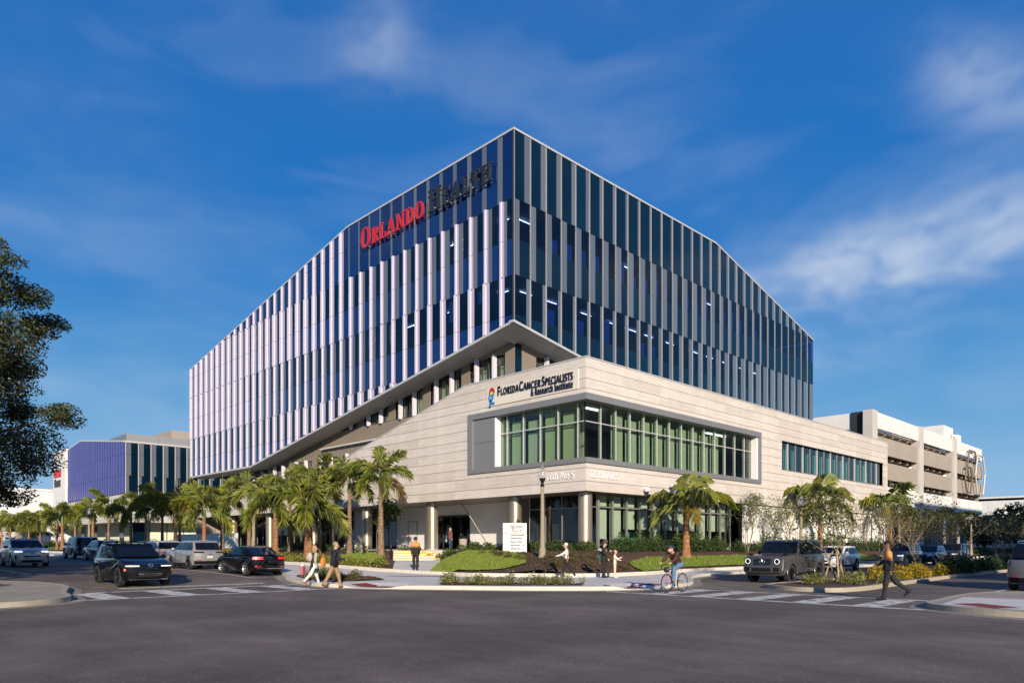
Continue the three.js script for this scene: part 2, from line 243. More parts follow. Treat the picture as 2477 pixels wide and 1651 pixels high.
  M.carglass = phy(rgb(0.006, 0.008, 0.01), 0.03, { ior: 1.5 });
  M.headlamp = phy(rgb(0.75, 0.77, 0.8), 0.1, { clearcoat: 1, metalness: 0.3 }); M.headlit = std(rgb(0.9, 0.9, 0.9), 0.2, { emissive: rgb(1, 0.97, 0.9), emissiveIntensity: 0.7 });
  M.tailbright = phy(rgb(0.6, 0.015, 0.02), 0.35, { emissive: rgb(0.5, 0.01, 0.02), emissiveIntensity: 0.35 }); M.taildark = phy(rgb(0.04, 0.008, 0.01), 0.12, { clearcoat: 1 }); M.taillamp = phy(rgb(0.42, 0.012, 0.012), 0.15, { clearcoat: 1 }); M.orange = std(rgb(0.7, 0.14, 0.02), 0.4); M.chrome = std(rgb(0.75, 0.75, 0.76), 0.15, { metalness: 1 }); M.plate = std(rgb(0.6, 0.6, 0.58), 0.5);
}
const font = {};
for (const [k, f] of [['serif', 'serif_bold'], ['serifr', 'serif_regular'], ['sans', 'sans_bold'], ['sansr', 'sans_regular']]) font[k] = await new FontLoader().loadAsync('fonts/droid/droid_' + f + '.typeface.json');
function glyphs(str, f, size, depth, bevel = 0) { const g = new TextGeometry(str, { font: font[f], size, depth, curveSegments: 4, bevelEnabled: bevel > 0, bevelSize: bevel, bevelThickness: bevel, bevelSegments: 1 }); g.computeBoundingBox(); return g; }

// ---------------------------------------------------------------- ground, streets, pavements
struct('ground', new THREE.PlaneGeometry(3200, 3200).rotateX(-Math.PI / 2).translate(40, -0.03, -40), M.field);
const streetH = (b) => 0.3 * sstep(27, 42, b) + 0.3 * sstep(40, 80, b);      // the left street climbs a little
struct('road', merge([drape([[-180, -120], [230, -120], [230, 26], [-180, 26]], () => 0, 205), drape([[40, 26], [230, 26], [230, 260], [40, 260]], () => 0, 205), drape([[-180, 26], [40, 26], [40, 100], [-180, 100]], (a, b) => streetH(b), 2.5), drape([[-180, 100], [40, 100], [40, 260], [-180, 260]], () => 0.6, 210)]), M.asphalt);
// worn, paler paving where cars stop before the crosswalks
const wornTex = std(0xffffff, 0.95, { map: ctex(512, (u, v, x, y) => { const k = 108 + (fbm(u * 5, v * 5, 5, 5, 121) - 0.5) * 60 + (hash(x, y, 122) - 0.5) * 26; return [k * 1.05, k * 0.96, k * 0.86]; }, 4) });
struct('road_apron', drape([[6.6, 28.9], [14.6, 28.9], [14.9, 30.5], [14.4, 33.4], [7, 34]], (a, b) => streetH(b) + 0.005, 1.25), wornTex);
struct('road_apron', drape([[24.7, 10.2], [26.4, 12.6], [28.4, 13.6], [30.4, 13.9], [30, 18], [27.2, 16.2], [24.7, 15.6]], () => 0.004, 9), wornTex);

const kerbMain = smooth([[17.7, 170], [17.7, 120], [17.7, 80], [17.7, 60], [17.7, 48], [17.7, 40], [17.6, 36], [17.1, 34], [16.1, 31.8], [15.3, 29], [14.9, 26.4], [15.6, 24], [17, 21.8], [18.85, 19.2], [21.05, 17.0], [22.5, 16.2], [24.6, 15.9], [27, 16.6], [30, 18.5], [33, 20.1], [36, 20.8], [60, 20.8], [95, 20.8], [150, 20.8]], 8);
const innerMain = [[22.1, 170], [22.1, 100], [22.1, 80], [22.1, 60], [22.1, 52], [22.1, 46], [22.1, 42], [22.1, 39], [22.1, 36], [22.3, 33], [22.8, 30], [23.2, 28], [23.3, 26.6], [24.6, 24.9], [26.2, 22.9], [28, 21.9], [31, 21.8], [36, 22.7], [80, 22.7], [150, 22.7]];
const ramps = [[16.1, 24.2, 1.7], [23.0, 16.5, 1.5]];
const walkH = (a, b) => { let h = 0.15, g = a < 30 ? streetH(b) : 0; for (const [x, y, r] of ramps) h = Math.min(h, mix(0.02, 0.15, sstep(0.7, r, Math.hypot(a - x, b - y)))); return h + g; };
{
  const outer = kerbMain, w = 0.17, inn = offset(outer, w), gut = offset(outer, -0.42);
  const pos = []; const uv = []; let run = 0;
  const quad = (A, B, C, D, d) => { pos.push(...A, ...B, ...C, ...A, ...C, ...D); uv.push(run, 0, run + d, 0, run + d, 0.3, run, 0, run + d, 0.3, run, 0.3); };
  const P = (p, y) => [p[0], y, -p[1]];
  for (let i = 0; i + 1 < outer.length; i++) { const h0 = walkH(...outer[i]) + 0.004, h1 = walkH(...outer[i + 1]) + 0.004, d = Math.hypot(outer[i + 1][0] - outer[i][0], outer[i + 1][1] - outer[i][1]);
    quad(P(outer[i], -0.1), P(outer[i + 1], -0.1), P(outer[i + 1], h1), P(outer[i], h0), d); quad(P(outer[i], h0), P(outer[i + 1], h1), P(inn[i + 1], h1), P(inn[i], h0), d); run += d; }
  struct('kerb', geoOf(pos, null, uv), M.kerb);
  struct('gutter', ribbon(gut, outer, 0, 0.006, true), M.gutter);
  // the pavement, slab by slab
  const all = [...inn, ...innerMain.slice().reverse()], walk = new THREE.Group(); walk.name = numbered('pavement'); walk.userData.kind = 'structure'; scene.add(walk);
  const bed = drape(all, (a, b) => walkH(a, b) - 0.06, 0.9); mesh('pavement_bed', bed, M.joint, walk);
  const slab = (p) => { if (p.length > 2 && polyArea(p) > 0.05) mesh('slab', drape(p, walkH, 0.6), M.walk, walk); };
  const leftPart = clip(all, 0, -1, -34), rightPart = clip(all, -1, 0, -30), mid = clip(clip(all, 0, 1, 34 - 0.012), 1, 0, 30 - 0.012);
  for (let b = 34; b < 84; b += 1.9) slab(clip(clip(leftPart, 0, -1, -b), 0, 1, b + 1.888));
  slab(clip(leftPart, 0, -1, -84.1));
  for (let a = 30; a < 78; a += 1.9) slab(clip(clip(rightPart, -1, 0, -a), 1, 0, a + 1.888));
  slab(clip(rightPart, -1, 0, -78.1));
  for (let k = -12; k < 20; k += 2) slab(clip(clip(mid, 1, -1, -k), -1, 1, k + 1.988));
  for (const r of [[[15.7, 25.5], [16.5, 25.6], [17.2, 23.2], [16.5, 22.7]], [[21.9, 16.95], [22.2, 17.7], [24.4, 17.0], [24.3, 16.25]]]) struct('tactile_plate', drape(r, (a, b) => walkH(a, b) + 0.012, 0.3), M.brick);
  // low retaining kerb at the back of the pavement
  const inl = innerMain.slice(), back = offset(inl, 0.16); struct('planting_kerb', ribbon(inl, back, 0.05, 0.33, true), M.kerb);
}
// the planted bank that rises from the pavement to the building
const PATH = { o: [18.9, 25], d: [0.5918, 0.8061], L: 17.3, h: (t) => 0.19 + 0.5 * sstep(5, 17.3, t) };
const groundH = (a, b) => { const pt = (a - PATH.o[0]) * PATH.d[0] + (b - PATH.o[1]) * PATH.d[1], pw = Math.abs(-(a - PATH.o[0]) * PATH.d[1] + (b - PATH.o[1]) * PATH.d[0]); return Math.min(bankH(a, b), pt > 2 && pt < 19.5 ? PATH.h(pt) - 0.08 + 0.45 * Math.max(0, pw - 1.5) + 2 * Math.max(0, pt - 18.6) : 9); };
const bankH = (a, b) => { const t = Math.min(sstep(22.2, mix(32, 27, sstep(48, 66, b)), a), sstep(22.4, 27.2, b)); return mix(0.24 + (a < 33 ? streetH(b) : 0), 1.32, t); };
const mulchH = (a, b) => groundH(a, b) + (fbm(a * 1.7, b * 1.7, 0, 3, 5) - 0.5) * 0.09;
struct('mulch_bed', drape([[22.2, 170], [22.2, 36], [22.4, 33], [22.9, 30], [23.3, 28], [23.4, 26.7], [24.7, 25], [26.3, 23.05], [28.1, 22.05], [31, 21.95], [36, 22.85], [150, 22.85], [150, 27.6], [33, 27.6], [33, 170]], mulchH, 0.55), M.mulch);
const bedA = [[16.4, 31.4], [15.75, 28.9], [15.5, 27.0], [18.2, 26.7], [19, 29], [18.9, 32.2], [17.6, 32.8]], bedB = [[17.45, 21.9], [19.1, 19.75], [21.2, 17.75], [21.7, 18.3], [20.6, 20], [18.5, 22.9]];
const bedH = (a, b) => 0.19 + streetH(b) + (fbm(a * 2, b * 2, 0, 3, 6) - 0.5) * 0.1;
struct('mulch_bed', drape(bedA, bedH, 0.4), M.mulch); struct('mulch_bed', drape(bedB, bedH, 0.4), M.mulch);
// lawns
const lawns = [[[24.2, 31.2], [24.1, 27.6], [25, 26.3], [26.6, 26.2], [28.6, 28.2], [30.2, 31.4], [30.6, 35], [29.6, 36.8], [27.4, 34.6]], [[23.9, 36.6], [25.4, 37.8], [28, 41], [28.6, 44.5], [26, 45], [23.9, 42]], [[32, 22.6], [36.2, 23.3], [70, 23.3], [70, 25.2], [36, 25.2], [33, 24.4]], [[24, 66], [30.6, 66], [30.6, 160], [24, 160]]];
const lawnH = (a, b) => groundH(a, b) + 0.075 + (fbm(a * 0.9, b * 0.9, 0, 2, 8) - 0.5) * 0.06;
for (const l of lawns) struct('lawn', drape(l, lawnH, 0.5), M.lawn);
{ // grass blades
  const bl = geoOf([-.012, 0, 0, .012, 0, 0, .004, .05, .012, -.012, 0, 0, .004, .05, .012, .0, .06, .02], null, null), n = 34000, im = new THREE.InstancedMesh(bl, std(0xffffff, 0.8), n), m = new THREE.Matrix4(), q = new THREE.Quaternion(), e = new THREE.Euler(), c = new THREE.Color(), r = rnd(31);
  im.name = 'grass'; im.userData.kind = 'stuff'; im.userData.label = 'short green grass of the lawns beside the building'; im.castShadow = im.receiveShadow = true;
  for (let i = 0; i < n;) { const l = lawns[r() < 0.62 ? 0 : r() < 0.5 ? 1 : 2], xs = l.map((p) => p[0]), ys = l.map((p) => p[1]), a = mix(Math.min(...xs), Math.min(Math.max(...xs), 48), r()), b = mix(Math.min(...ys), Math.max(...ys), r()); if (!inside([a, b], l)) continue;
    q.setFromEuler(e.set((r() - .5) * .7, r() * 6.28, (r() - .5) * .7)); const s = 0.8 + r() * 1.0; m.compose(new THREE.Vector3(a, lawnH(a, b) - 0.004, -b), q, new THREE.Vector3(s * 1.3, s, s)); im.setMatrixAt(i, m); const t = r(); im.setColorAt(i, c.setRGB(mix(.09, .24, t), mix(.16, .28, t), mix(.02, .04, t))); i++; }
  scene.add(im);
}
{ // wood chips lying on the mulch
  const n = 9000, im = new THREE.InstancedMesh(flat(new THREE.BoxGeometry(.11, .015, .035)), std(0xffffff, 0.9), n), m = new THREE.Matrix4(), q = new THREE.Quaternion(), e = new THREE.Euler(), c = new THREE.Color(), r = rnd(32);
  im.name = 'wood_chips'; im.userData.kind = 'stuff'; im.userData.label = 'loose brown wood chips on the planting beds'; im.castShadow = im.receiveShadow = true;
  const bank = [[24.9, 25.1], [26.4, 23.3], [28.2, 22.3], [31, 22.2], [33, 24.5], [34, 26.8], [32.5, 30], [30, 31], [28.4, 27.8], [26.6, 26]];
  for (let i = 0; i < n;) { const l = [bedA, bedB, bank][r() < 0.2 ? 0 : r() < 0.2 ? 1 : 2], xs = l.map((p) => p[0]), ys = l.map((p) => p[1]), a = mix(Math.min(...xs), Math.max(...xs), r()), b = mix(Math.min(...ys), Math.max(...ys), r()); if (!inside([a, b], l)) continue;
    q.setFromEuler(e.set((r() - .5) * .9, r() * 6.28, (r() - .5) * .9)); m.compose(new THREE.Vector3(a, (l === bank ? mulchH : bedH)(a, b) + .008, -b), q, new THREE.Vector3(.5 + r(), 1, .5 + r())); im.setMatrixAt(i, m); const t = r() * r(); im.setColorAt(i, c.setRGB(mix(.02, .2, t), mix(.012, .13, t), mix(.008, .08, t))); i++; }
  scene.add(im);
}
// the path that climbs to the entrance, its steps and the plaza
{
  const dir = new THREE.Vector2(10.5, 14.3).normalize(), nrm = new THREE.Vector2(-dir.y, dir.x), o = [18.9, 25], L = 17.3;
  const at = (t, w) => [o[0] + dir.x * t + nrm.x * w, o[1] + dir.y * t + nrm.y * w];
  const pathH = (a, b) => PATH.h((a - o[0]) * dir.x + (b - o[1]) * dir.y);
  const path = new THREE.Group(); path.name = numbered('path'); path.userData.kind = 'structure'; scene.add(path);
  mesh('path_bed', drape([at(4.5, -1.42), at(L, -1.42), at(L, 1.42), at(4.5, 1.42)], (a, b) => pathH(a, b) - .03, 2), M.joint, path);
  for (let t = 4.4; t < L - 0.1; t += 1.6) { const t1 = Math.min(L, t + 1.59); mesh('slab', drape([at(t, -1.45), at(t1, -1.45), at(t1, 1.45), at(t, 1.45)], pathH, 0.8), M.walk, path); }
  const st = thing('entrance_steps', 'pale concrete steps with yellow nosings leading up to the entrance', 'steps');
  for (let k = 0; k < 4; k++) { const t = L + k * 0.42, y = 0.68 + 0.165 * (k + 1), P = [at(t, -1.6), at(t + 3.4 - k * .42, -1.6), at(t + 3.4 - k * .42, 1.6), at(t, 1.6)]; mesh('step', prism(P, k ? -0.172 : -0.9, 0, faceTop(y)), M.walk, st); mesh('nosing', prism([at(t - .012, -1.58), at(t + .1, -1.58), at(t + .1, 1.58), at(t - .012, 1.58)], -0.07, 0.006, faceTop(y)), M.yellowline, st); }
  struct('plaza', prism([[30.6, 40.6], [31.2, 32.5], [32.3, 30.5], [34.4, 30.4], [37.6, 30.4], [37.6, 92], [31.5, 92], [31.2, 44]], -1.3, 0, faceTop(1.345)), M.walk);
}
// near corners of the crossing
for (const [line, close, name] of [[smooth([[20, -30], [20.1, 2], [20.4, 4.6], [21.4, 5.95], [23.5, 6.25], [27.4, 6.2], [28.8, 5.5], [29.4, 4.3], [30.5, 4.0], [60, 4.0], [140, 4.0]], 8), [[140, -30]], 'pavement'], [smooth([[5.0, 170], [5.0, 100], [5.0, 75], [5.0, 60], [5.0, 50], [5.0, 42], [5.0, 36.5], [5.3, 34.4], [6.4, 33.2], [6.85, 31], [6.1, 27.6], [5.5, 24.7], [4.3, 23.7], [2, 23.5], [-60, 23.5]], 8), [[-60, 170]], 'pavement']]) {
  const right = name && line[0][0] > 10, inn = offset(line, right ? -0.17 : -0.17), poly = [...inn, ...close];
  const lh = (a, b) => right ? 0 : streetH(b); struct('kerb', ribbon(line, inn, 0, 0.154, !right), M.oldkerb); struct('gutter', ribbon(offset(line, 0.4), line, 0, 0.006, !right), M.gutter);
  struct('pavement', drape(poly, (a, b) => lh(a, b) + 0.15, right ? 6 : 3), M.oldwalk);
}
struct('tactile_plate', drape([[20.75, 4.3], [21.6, 5.5], [22.3, 5.0], [21.4, 3.9]], () => 0.156, 2), M.brick);
struct('ramp_slab', drape([[20.5, 3.2], [21.2, 5.6], [24.6, 5.9], [25.0, 3.0], [22, 1.8]], () => 0.1535, 3), M.walk);
struct('verge', drape([[24.5, -28], [24.5, 1.4], [140, 2], [140, -28]], () => 0.158, 20), M.lawn);
struct('verge', drape([[-58, 168], [-58, 26.5], [2.2, 26.6], [3, 30], [2.4, 168]], (a, b) => 0.158 + streetH(b), 3), M.lawn);
// the planter island beside the right-hand lane
const isl = smooth([[27.4, 13.5], [26.4, 12.5], [26.0, 11.4], [26.4, 10.4], [28, 10.0], [32, 10.2], [45, 10.7], [78, 10.9], [79.2, 12], [78, 13.2], [45, 13.3], [30, 13.6]], 6, true), islIn = offset(isl, 0.2);
struct('kerb', ribbon(isl, islIn, 0, 0.16), M.oldkerb); struct('mulch_bed', drape(islIn, (a, b) => 0.13 + (fbm(a * 2, b * 2, 0, 3, 7) - 0.5) * 0.1, 0.8), M.mulch);
// painted markings
const paint = (p, m = M.paint, n = 'road_marking') => struct(n, drape(p, (a, b) => 0.01 + (a < 20 ? streetH(b) : 0), p.some((q) => q[1] > 27) && p[0][0] < 20 ? 2.5 : 40), m);
const bar = (a0, a1, b0, b1, m, n) => paint([[a0, b0], [a1, b0], [a1, b1], [a0, b1]], m, n);
bar(4.6, 15.6, 24.75, 25.05); bar(6.9, 15.0, 28.35, 28.65);
for (const a of [6.9, 9.15, 11.4, 13.6]) bar(a - .42, a + .42, 25.06, 28.34);
bar(20.65, 20.95, 5.9, 16.4); bar(24.15, 24.45, 6.6, 15.5);
for (const b of [7.4, 9.15, 10.9, 12.65, 14.3]) bar(20.96, 24.14, b - .38, b + .38);
bar(11.4, 11.52, 35, 150, M.yellow); bar(11.68, 11.8, 35, 150, M.yellow);
bar(15.1, 15.24, 33.4, 150); bar(7.4, 7.52, 40, 150); paint([[15.1, 33.4], [15.2, 33.28], [17.3, 33.5], [17.3, 33.65]]);
bar(27.2, 34, 6.33, 6.47); bar(34.2, 34.34, 4.1, 6.33); bar(8.4, 14.2, 29.9, 30.3);

// ---------------------------------------------------------------- the medical building on the corner
const B = thing('medical_building', 'six storey corner medical building with finned glass tower above a beige stone podium', 'building');
const sheet = (poly, o, face) => { const g = prism(poly, o, o, face), n = THREE.ShapeUtils.triangulateShape(poly.map((p) => new THREE.Vector2(p[0], p[1])), []).length; const P = g.attributes.position.array, U = g.attributes.uv.array, pos = [], uv = []; for (let i = 0; i < n; i++) { pos.push(...P.slice(i * 18, i * 18 + 9)); uv.push(...U.slice(i * 12, i * 12 + 6)); } return geoOf(pos, null, uv); };
const rowY = [28.3, 23.95, 19.05, 14.15, 9.25], midY = [26.4, 21.4, 16.5, 11.7];
function towerFace(face, s0, bays, pitch, limits, left) {
  const wallP = part(left ? 'street_curtain_wall' : 'avenue_curtain_wall', B), r = rnd(left ? 11 : 12);
  const cut = (p) => { for (const l of limits) { if (p.length < 3) return []; p = clip(p, ...l); } return p.length > 2 && polyArea(p) > 0.03 ? p : []; };
  const add = (name, p, o0, o1, mat) => { p = cut(p); if (p.length) mesh(name, o0 === o1 ? sheet(p, o0, face) : prism(p, o0, o1, face), mat, wallP); return p.length; };
  const fin = [];
  for (let i = 0; i < bays; i++) {
    const a = s0 + i * pitch, z = a + pitch;
    for (let k = 0; k < 4; k++) {
      const y1 = rowY[k] - 0.02, y0 = rowY[k + 1] + 0.02, ym = midY[k]; let w = 0, d = 0, strip = 0, first = false;
      if (left) {
        if (k === 0) { if (i < 13) strip = mix(0.46, 0.15, i / 12); else { w = i < 21 ? mix(0.42, 0.22, (i - 13) / 8) : mix(0.22, 0.55, (i - 21) / 14); strip = i > 17 && i < 26 ? 0.25 : 0; } }
        if (k === 1) { w = i < 9 ? 0.2 : mix(0.2, 0.66, clamp((i - 9) / 11)); strip = i < 14 ? mix(0.3, 0.5, clamp(i / 4)) * (1 - clamp((i - 9) / 5)) : 0; if (i === 0) strip = .25; }
        if (k === 2) { w = i < 9 ? mix(0.42, 0.22, i / 9) : i < 19 ? 0.2 : mix(0.2, 0.68, clamp((i - 19) / 8)); strip = i > 8 && i < 24 ? 0.36 : 0; if (i < 1) { w = .22; } }
        if (k === 3) { w = i < 18 ? 0.56 : mix(0.56, 0.38, clamp((i - 18) / 6)); strip = i > 22 ? 0.2 : 0; }
        if (w > 0) w = 0.14 + w * 0.95; d = 0.05 + 0.12 * w;
      } else {
        if (k === 0) strip = i < 10 ? mix(0.55, 0.2, i / 9) : mix(0.2, 0.62, (i - 10) / 19);
        if (k === 1) { strip = i < 14 ? mix(0.5, 0.72, clamp(i / 8)) : mix(0.72, 0.1, clamp((i - 14) / 12)); first = true; }
        if (k === 2) strip = i < 4 ? mix(0.36, 0.24, i / 4) : mix(0.24, 0.85, clamp((i - 4) / 18));
        if (k === 3) strip = 0.6;
      }
      const zr = w > 0 ? z - 0.46 + w / 2 : z, g0 = first ? a + strip + 0.03 : a + 0.03, g1 = first ? z - 0.02 : zr - w - strip - 0.02;
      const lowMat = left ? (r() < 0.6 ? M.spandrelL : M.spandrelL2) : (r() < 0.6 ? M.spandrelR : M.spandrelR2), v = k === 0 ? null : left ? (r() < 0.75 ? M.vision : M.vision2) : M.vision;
      if (g1 > g0 + 0.05) {
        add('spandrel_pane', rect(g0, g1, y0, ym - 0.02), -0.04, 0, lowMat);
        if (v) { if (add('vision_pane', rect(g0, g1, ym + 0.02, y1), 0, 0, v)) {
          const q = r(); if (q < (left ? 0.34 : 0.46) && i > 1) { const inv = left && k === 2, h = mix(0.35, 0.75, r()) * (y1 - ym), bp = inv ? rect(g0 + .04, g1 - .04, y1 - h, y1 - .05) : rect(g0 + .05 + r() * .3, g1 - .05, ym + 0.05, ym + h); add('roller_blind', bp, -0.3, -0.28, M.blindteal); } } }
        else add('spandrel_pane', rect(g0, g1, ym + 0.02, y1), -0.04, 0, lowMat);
      }
      if (strip > 0.03) add('frit_panel', first ? rect(a + 0.03, a + strip, y0, y1) : rect(zr - w - strip, zr - w - 0.01, y0, y1), -0.04, 0.012, r() < 0.5 ? M.frit : M.frit2);
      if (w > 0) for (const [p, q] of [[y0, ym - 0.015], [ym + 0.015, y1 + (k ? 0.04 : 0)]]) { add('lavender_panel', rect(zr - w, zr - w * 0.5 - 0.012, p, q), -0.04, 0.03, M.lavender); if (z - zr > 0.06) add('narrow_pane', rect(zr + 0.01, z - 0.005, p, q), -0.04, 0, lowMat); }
      if (w > 0) for (const [p, q] of [[y0 - 0.04, ym - 0.012], [ym + 0.012, y1 + (k ? 0.08 : 0)]]) add('sun_fin', rect(zr - w * 0.5, zr, p, q), 0, d + 0.02, M.fin);
    }
    if (!left) add('mullion', rect(a - 0.025, a + 0.025, 12.4, 28.28), -0.02, 0.05, M.mullion);
  }
  const e = s0 + bays * pitch;
  for (let k = 0; k < 5; k++) { add('transom', rect(s0, e, rowY[k] - 0.02, rowY[k] + 0.02), -0.08, -0.015, M.black); if (k < 4) add('transom', rect(s0, e, midY[k] - 0.02, midY[k] + 0.02), -0.08, -0.012, M.black); }
  // dark lining behind the opaque bands
  for (const [y0, y1] of [[23.97, 28.2], [19.07, 21.38], [14.17, 16.48], [9.27, 11.68]]) add('lining', rect(s0 + 0.1, e - 0.1, y0, y1), -0.16, -0.09, M.black);
}
const TL = faceL(32.2), TR = faceR(32.8);
towerFace(TL, 32.8, 36, 54.8 / 36, [[0.169, 1, 28.3 + 0.169 * 52.7], [0, 1, 28.3], [-0.1645, -1, -16.1 - 0.1645 * 32.8], [0, -1, -9.8]], true);
towerFace(TR, 32.2, 30, 45.4 / 30, [[0.2206, 1, 28.3 + 0.2206 * 57.2], [0, 1, 28.3], [-0.17, -1, -16.1 - 0.17 * 32.2], [0, -1, -12.3]], false);
{
  const cap = (p0, p1, face, h, o, name, mat, dy = 0) => mesh(name, prism([[p0[0], p0[1] + dy], [p1[0], p1[1] + dy], [p1[0], p1[1] + dy + h], [p0[0], p0[1] + dy + h]], -0.35, o, face), mat, B);
  cap([33.16, 28.3], [52.7, 28.3], TL, 0.13, 0.06, 'roof_coping', M.alum); cap([52.7, 28.3], [87.6, 22.4], TL, 0.13, 0.06, 'roof_coping', M.alum);
  cap([32.14, 28.3], [57.2, 28.3], TR, 0.13, 0.06, 'roof_coping', M.alum); cap([57.2, 28.3], [77.7, 23.78], TR, 0.13, 0.06, 'roof_coping', M.alum);
  cap([33.16, 16.04], [71.1, 9.8], TL, 0.16, 0.1, 'soffit_edge', M.alum, -0.16); cap([71.1, 9.8], [87.6, 9.8], TL, 0.16, 0.1, 'soffit_edge', M.alum, -0.16);
  cap([32.1, 16.12], [54, 12.4], TR, 0.16, 0.1, 'soffit_edge', M.alum, -0.16);
  mesh('corner_post', box(32.17, 32.3, 16, 28.28, 32.77, 32.9), M.darkmetal, B);
  // soffit panels under the raked edge
  const ly = (s) => Math.max(9.8, 16.1 - 0.1645 * (s - 32.8)) - 0.18, ry = (s) => 16.1 - 0.17 * (s - 32.2) - 0.18, sof = part('soffit', B);
  for (let s = 34.7; s < 87.5; s += 2.6) { const e = Math.min(87.6, s + 2.58); for (const [o0, o1] of [[-1, -0.02], [-1.94, -1.02]]) mesh('soffit_panel', prism([[s, ly(s)], [e, ly(e)], [e, ly(e) + 0.07], [s, ly(s) + 0.07]], o0, o1, TL), M.soffit, sof); }
  for (let s = 34.1; s < 52; s += 2.6) { const e = s + 2.58; for (const [o0, o1] of [[-1, -0.02], [-1.9, -1.02]]) mesh('soffit_panel', prism([[s, ry(s)], [e, ry(e)], [e, ry(e) + 0.07], [s, ry(s) + 0.07]], o0, o1, TR), M.soffit, sof); }
  const q = (a, b) => [a, 15.92 - 0.1645 * (b - 32.8) - 0.17 * (a - 32.2), -b];
  mesh('soffit_panel', geoOf([...q(32.22, 32.82), ...q(34.08, 34.68), ...q(34.08, 32.82), ...q(32.22, 32.82), ...q(32.22, 34.68), ...q(34.08, 34.68)]), M.soffit, sof);
  // roof and inner floors
  const roofH = (a, b) => Math.min(28.15, 28.15 - 0.169 * (b - 52.7), 28.15 - 0.2206 * (a - 57.2));
  mesh('roof', drape([[32.5, 33.1], [77.4, 33.1], [77.4, 87.4], [32.5, 87.4]], roofH, 3.1), M.inner, B);
  mesh('end_wall', prism([[32.3, 9.8], [77.5, 9.8], [77.5, 21], [72, 22.2], [32.3, 22.2]], -0.3, -0.05, { f: (s, y, o) => [s, y, -(87.6 + o)], flip: true }), M.greymetal, B);
  mesh('end_wall', prism([[33, 12.4], [87.4, 12.4], [87.4, 18.5], [66, 21.6], [54, 23.6], [33, 23.6]], -0.3, -0.03, { f: (s, y, o) => [77.6 + o, y, -s], flip: false }), M.greymetal, B);
  const fl = part('floor_slabs', B), F = (...a) => mesh('floor_slab', box(...a), M.slab, fl);
  F(32.55, 77.3, 19.1, 21.2, 33.15, 87.3); F(32.55, 74, 24.0, 24.4, 33.15, 74); F(34.4, 77.3, 14.3, 16.4, 35, 87.3); F(32.55, 34.38, 14.3, 16.4, 47, 87.3); F(46, 77.3, 14.6, 16.4, 33.15, 34.98); F(34.4, 77.3, 10.0, 11.6, 35, 87.3); F(32.55, 34.38, 10.0, 11.6, 72.5, 87.3);
  for (const [y0, y1, a1, b1] of [[21.22, 23.98, 73, 73], [16.42, 19.08, 76, 86], [11.62, 14.28, 76, 86]]) mesh('core_wall', box(39, a1, y0, y1, 39.5, b1), M.inner, fl);
  // ceiling lights seen through the glass
  const lights = part('ceiling_light_row', B), r = rnd(77);
  for (const [y, n] of [[23.9, 3], [19.02, 12]]) for (let k = 0; k < n; k++) { const a = 34 + k * (36 / n) + r() * 1.2; mesh('ceiling_light', box(a, a + 1.15, y - 0.05, y - 0.02, 34.6, 34.66), M.litdeep, lights); }
  for (const [y, n] of [[23.9, 2], [19.02, 3]]) for (let k = 0; k < n; k++) { const b = 35 + k * 5.1 + r() * 1.2; mesh('ceiling_light', box(33.9, 33.96, y - 0.05, y - 0.02, b, b + 1.0), M.litdeep, lights); }
  // recessed brown storeys under the raked soffit
  const BL = faceL(34.1), BR = faceR(34.65), bw = part('recessed_wall', B);
  const topL = [-0.1645 * -1, 1, 15.95 + 0.1645 * 32.8], topR = [0.17, 1, 15.95 + 0.17 * 32.2];
  const wins = []; for (let k = 0; k < 11; k++) { const g = 35.6 + k * 4.63; wins.push([g, g + 3.7, 11.95, 14.9]); if (k > 2) wins.push([g - 1.2, g + 2.5, 7.2, 9.75]); }
  const brown = (face, s0, s1, y0, y1, lim, holes) => { for (let s = s0, n = 0; s < s1; s += 1.157, n++) { let rs = []; for (const [a, b] of [[y0, 11.93], [11.95, 15.4], [15.42, y1]]) if (b > a) rs.push([s, Math.min(s + 1.142, s1), a, b]); for (const h of holes) rs = rs.flatMap((x) => minus(x, h)); for (const x of rs) { if (x[1] - x[0] < .04) continue; const p = clip(rect(...x), ...lim); if (p.length > 2 && polyArea(p) > .02) mesh('cladding_panel', prism(p, -0.06, 0, face), M.brown, bw); } } };
  const winR = [[36.2, 39.9, 11.95, 14.9], [40.9, 44.6, 11.95, 14.9]];
  brown(BL, 34.67, 86, 6.9, 16.2, topL, wins); brown(BR, 34.12, 46, 12, 16.2, topR, [...winR, [34.12, 34.8, 11.9, 15.4]]);
  mesh('window_pane', sheet(rect(34.14, 34.78, 11.9, 15.4), -0.02, BR), M.spandrelR, bw);
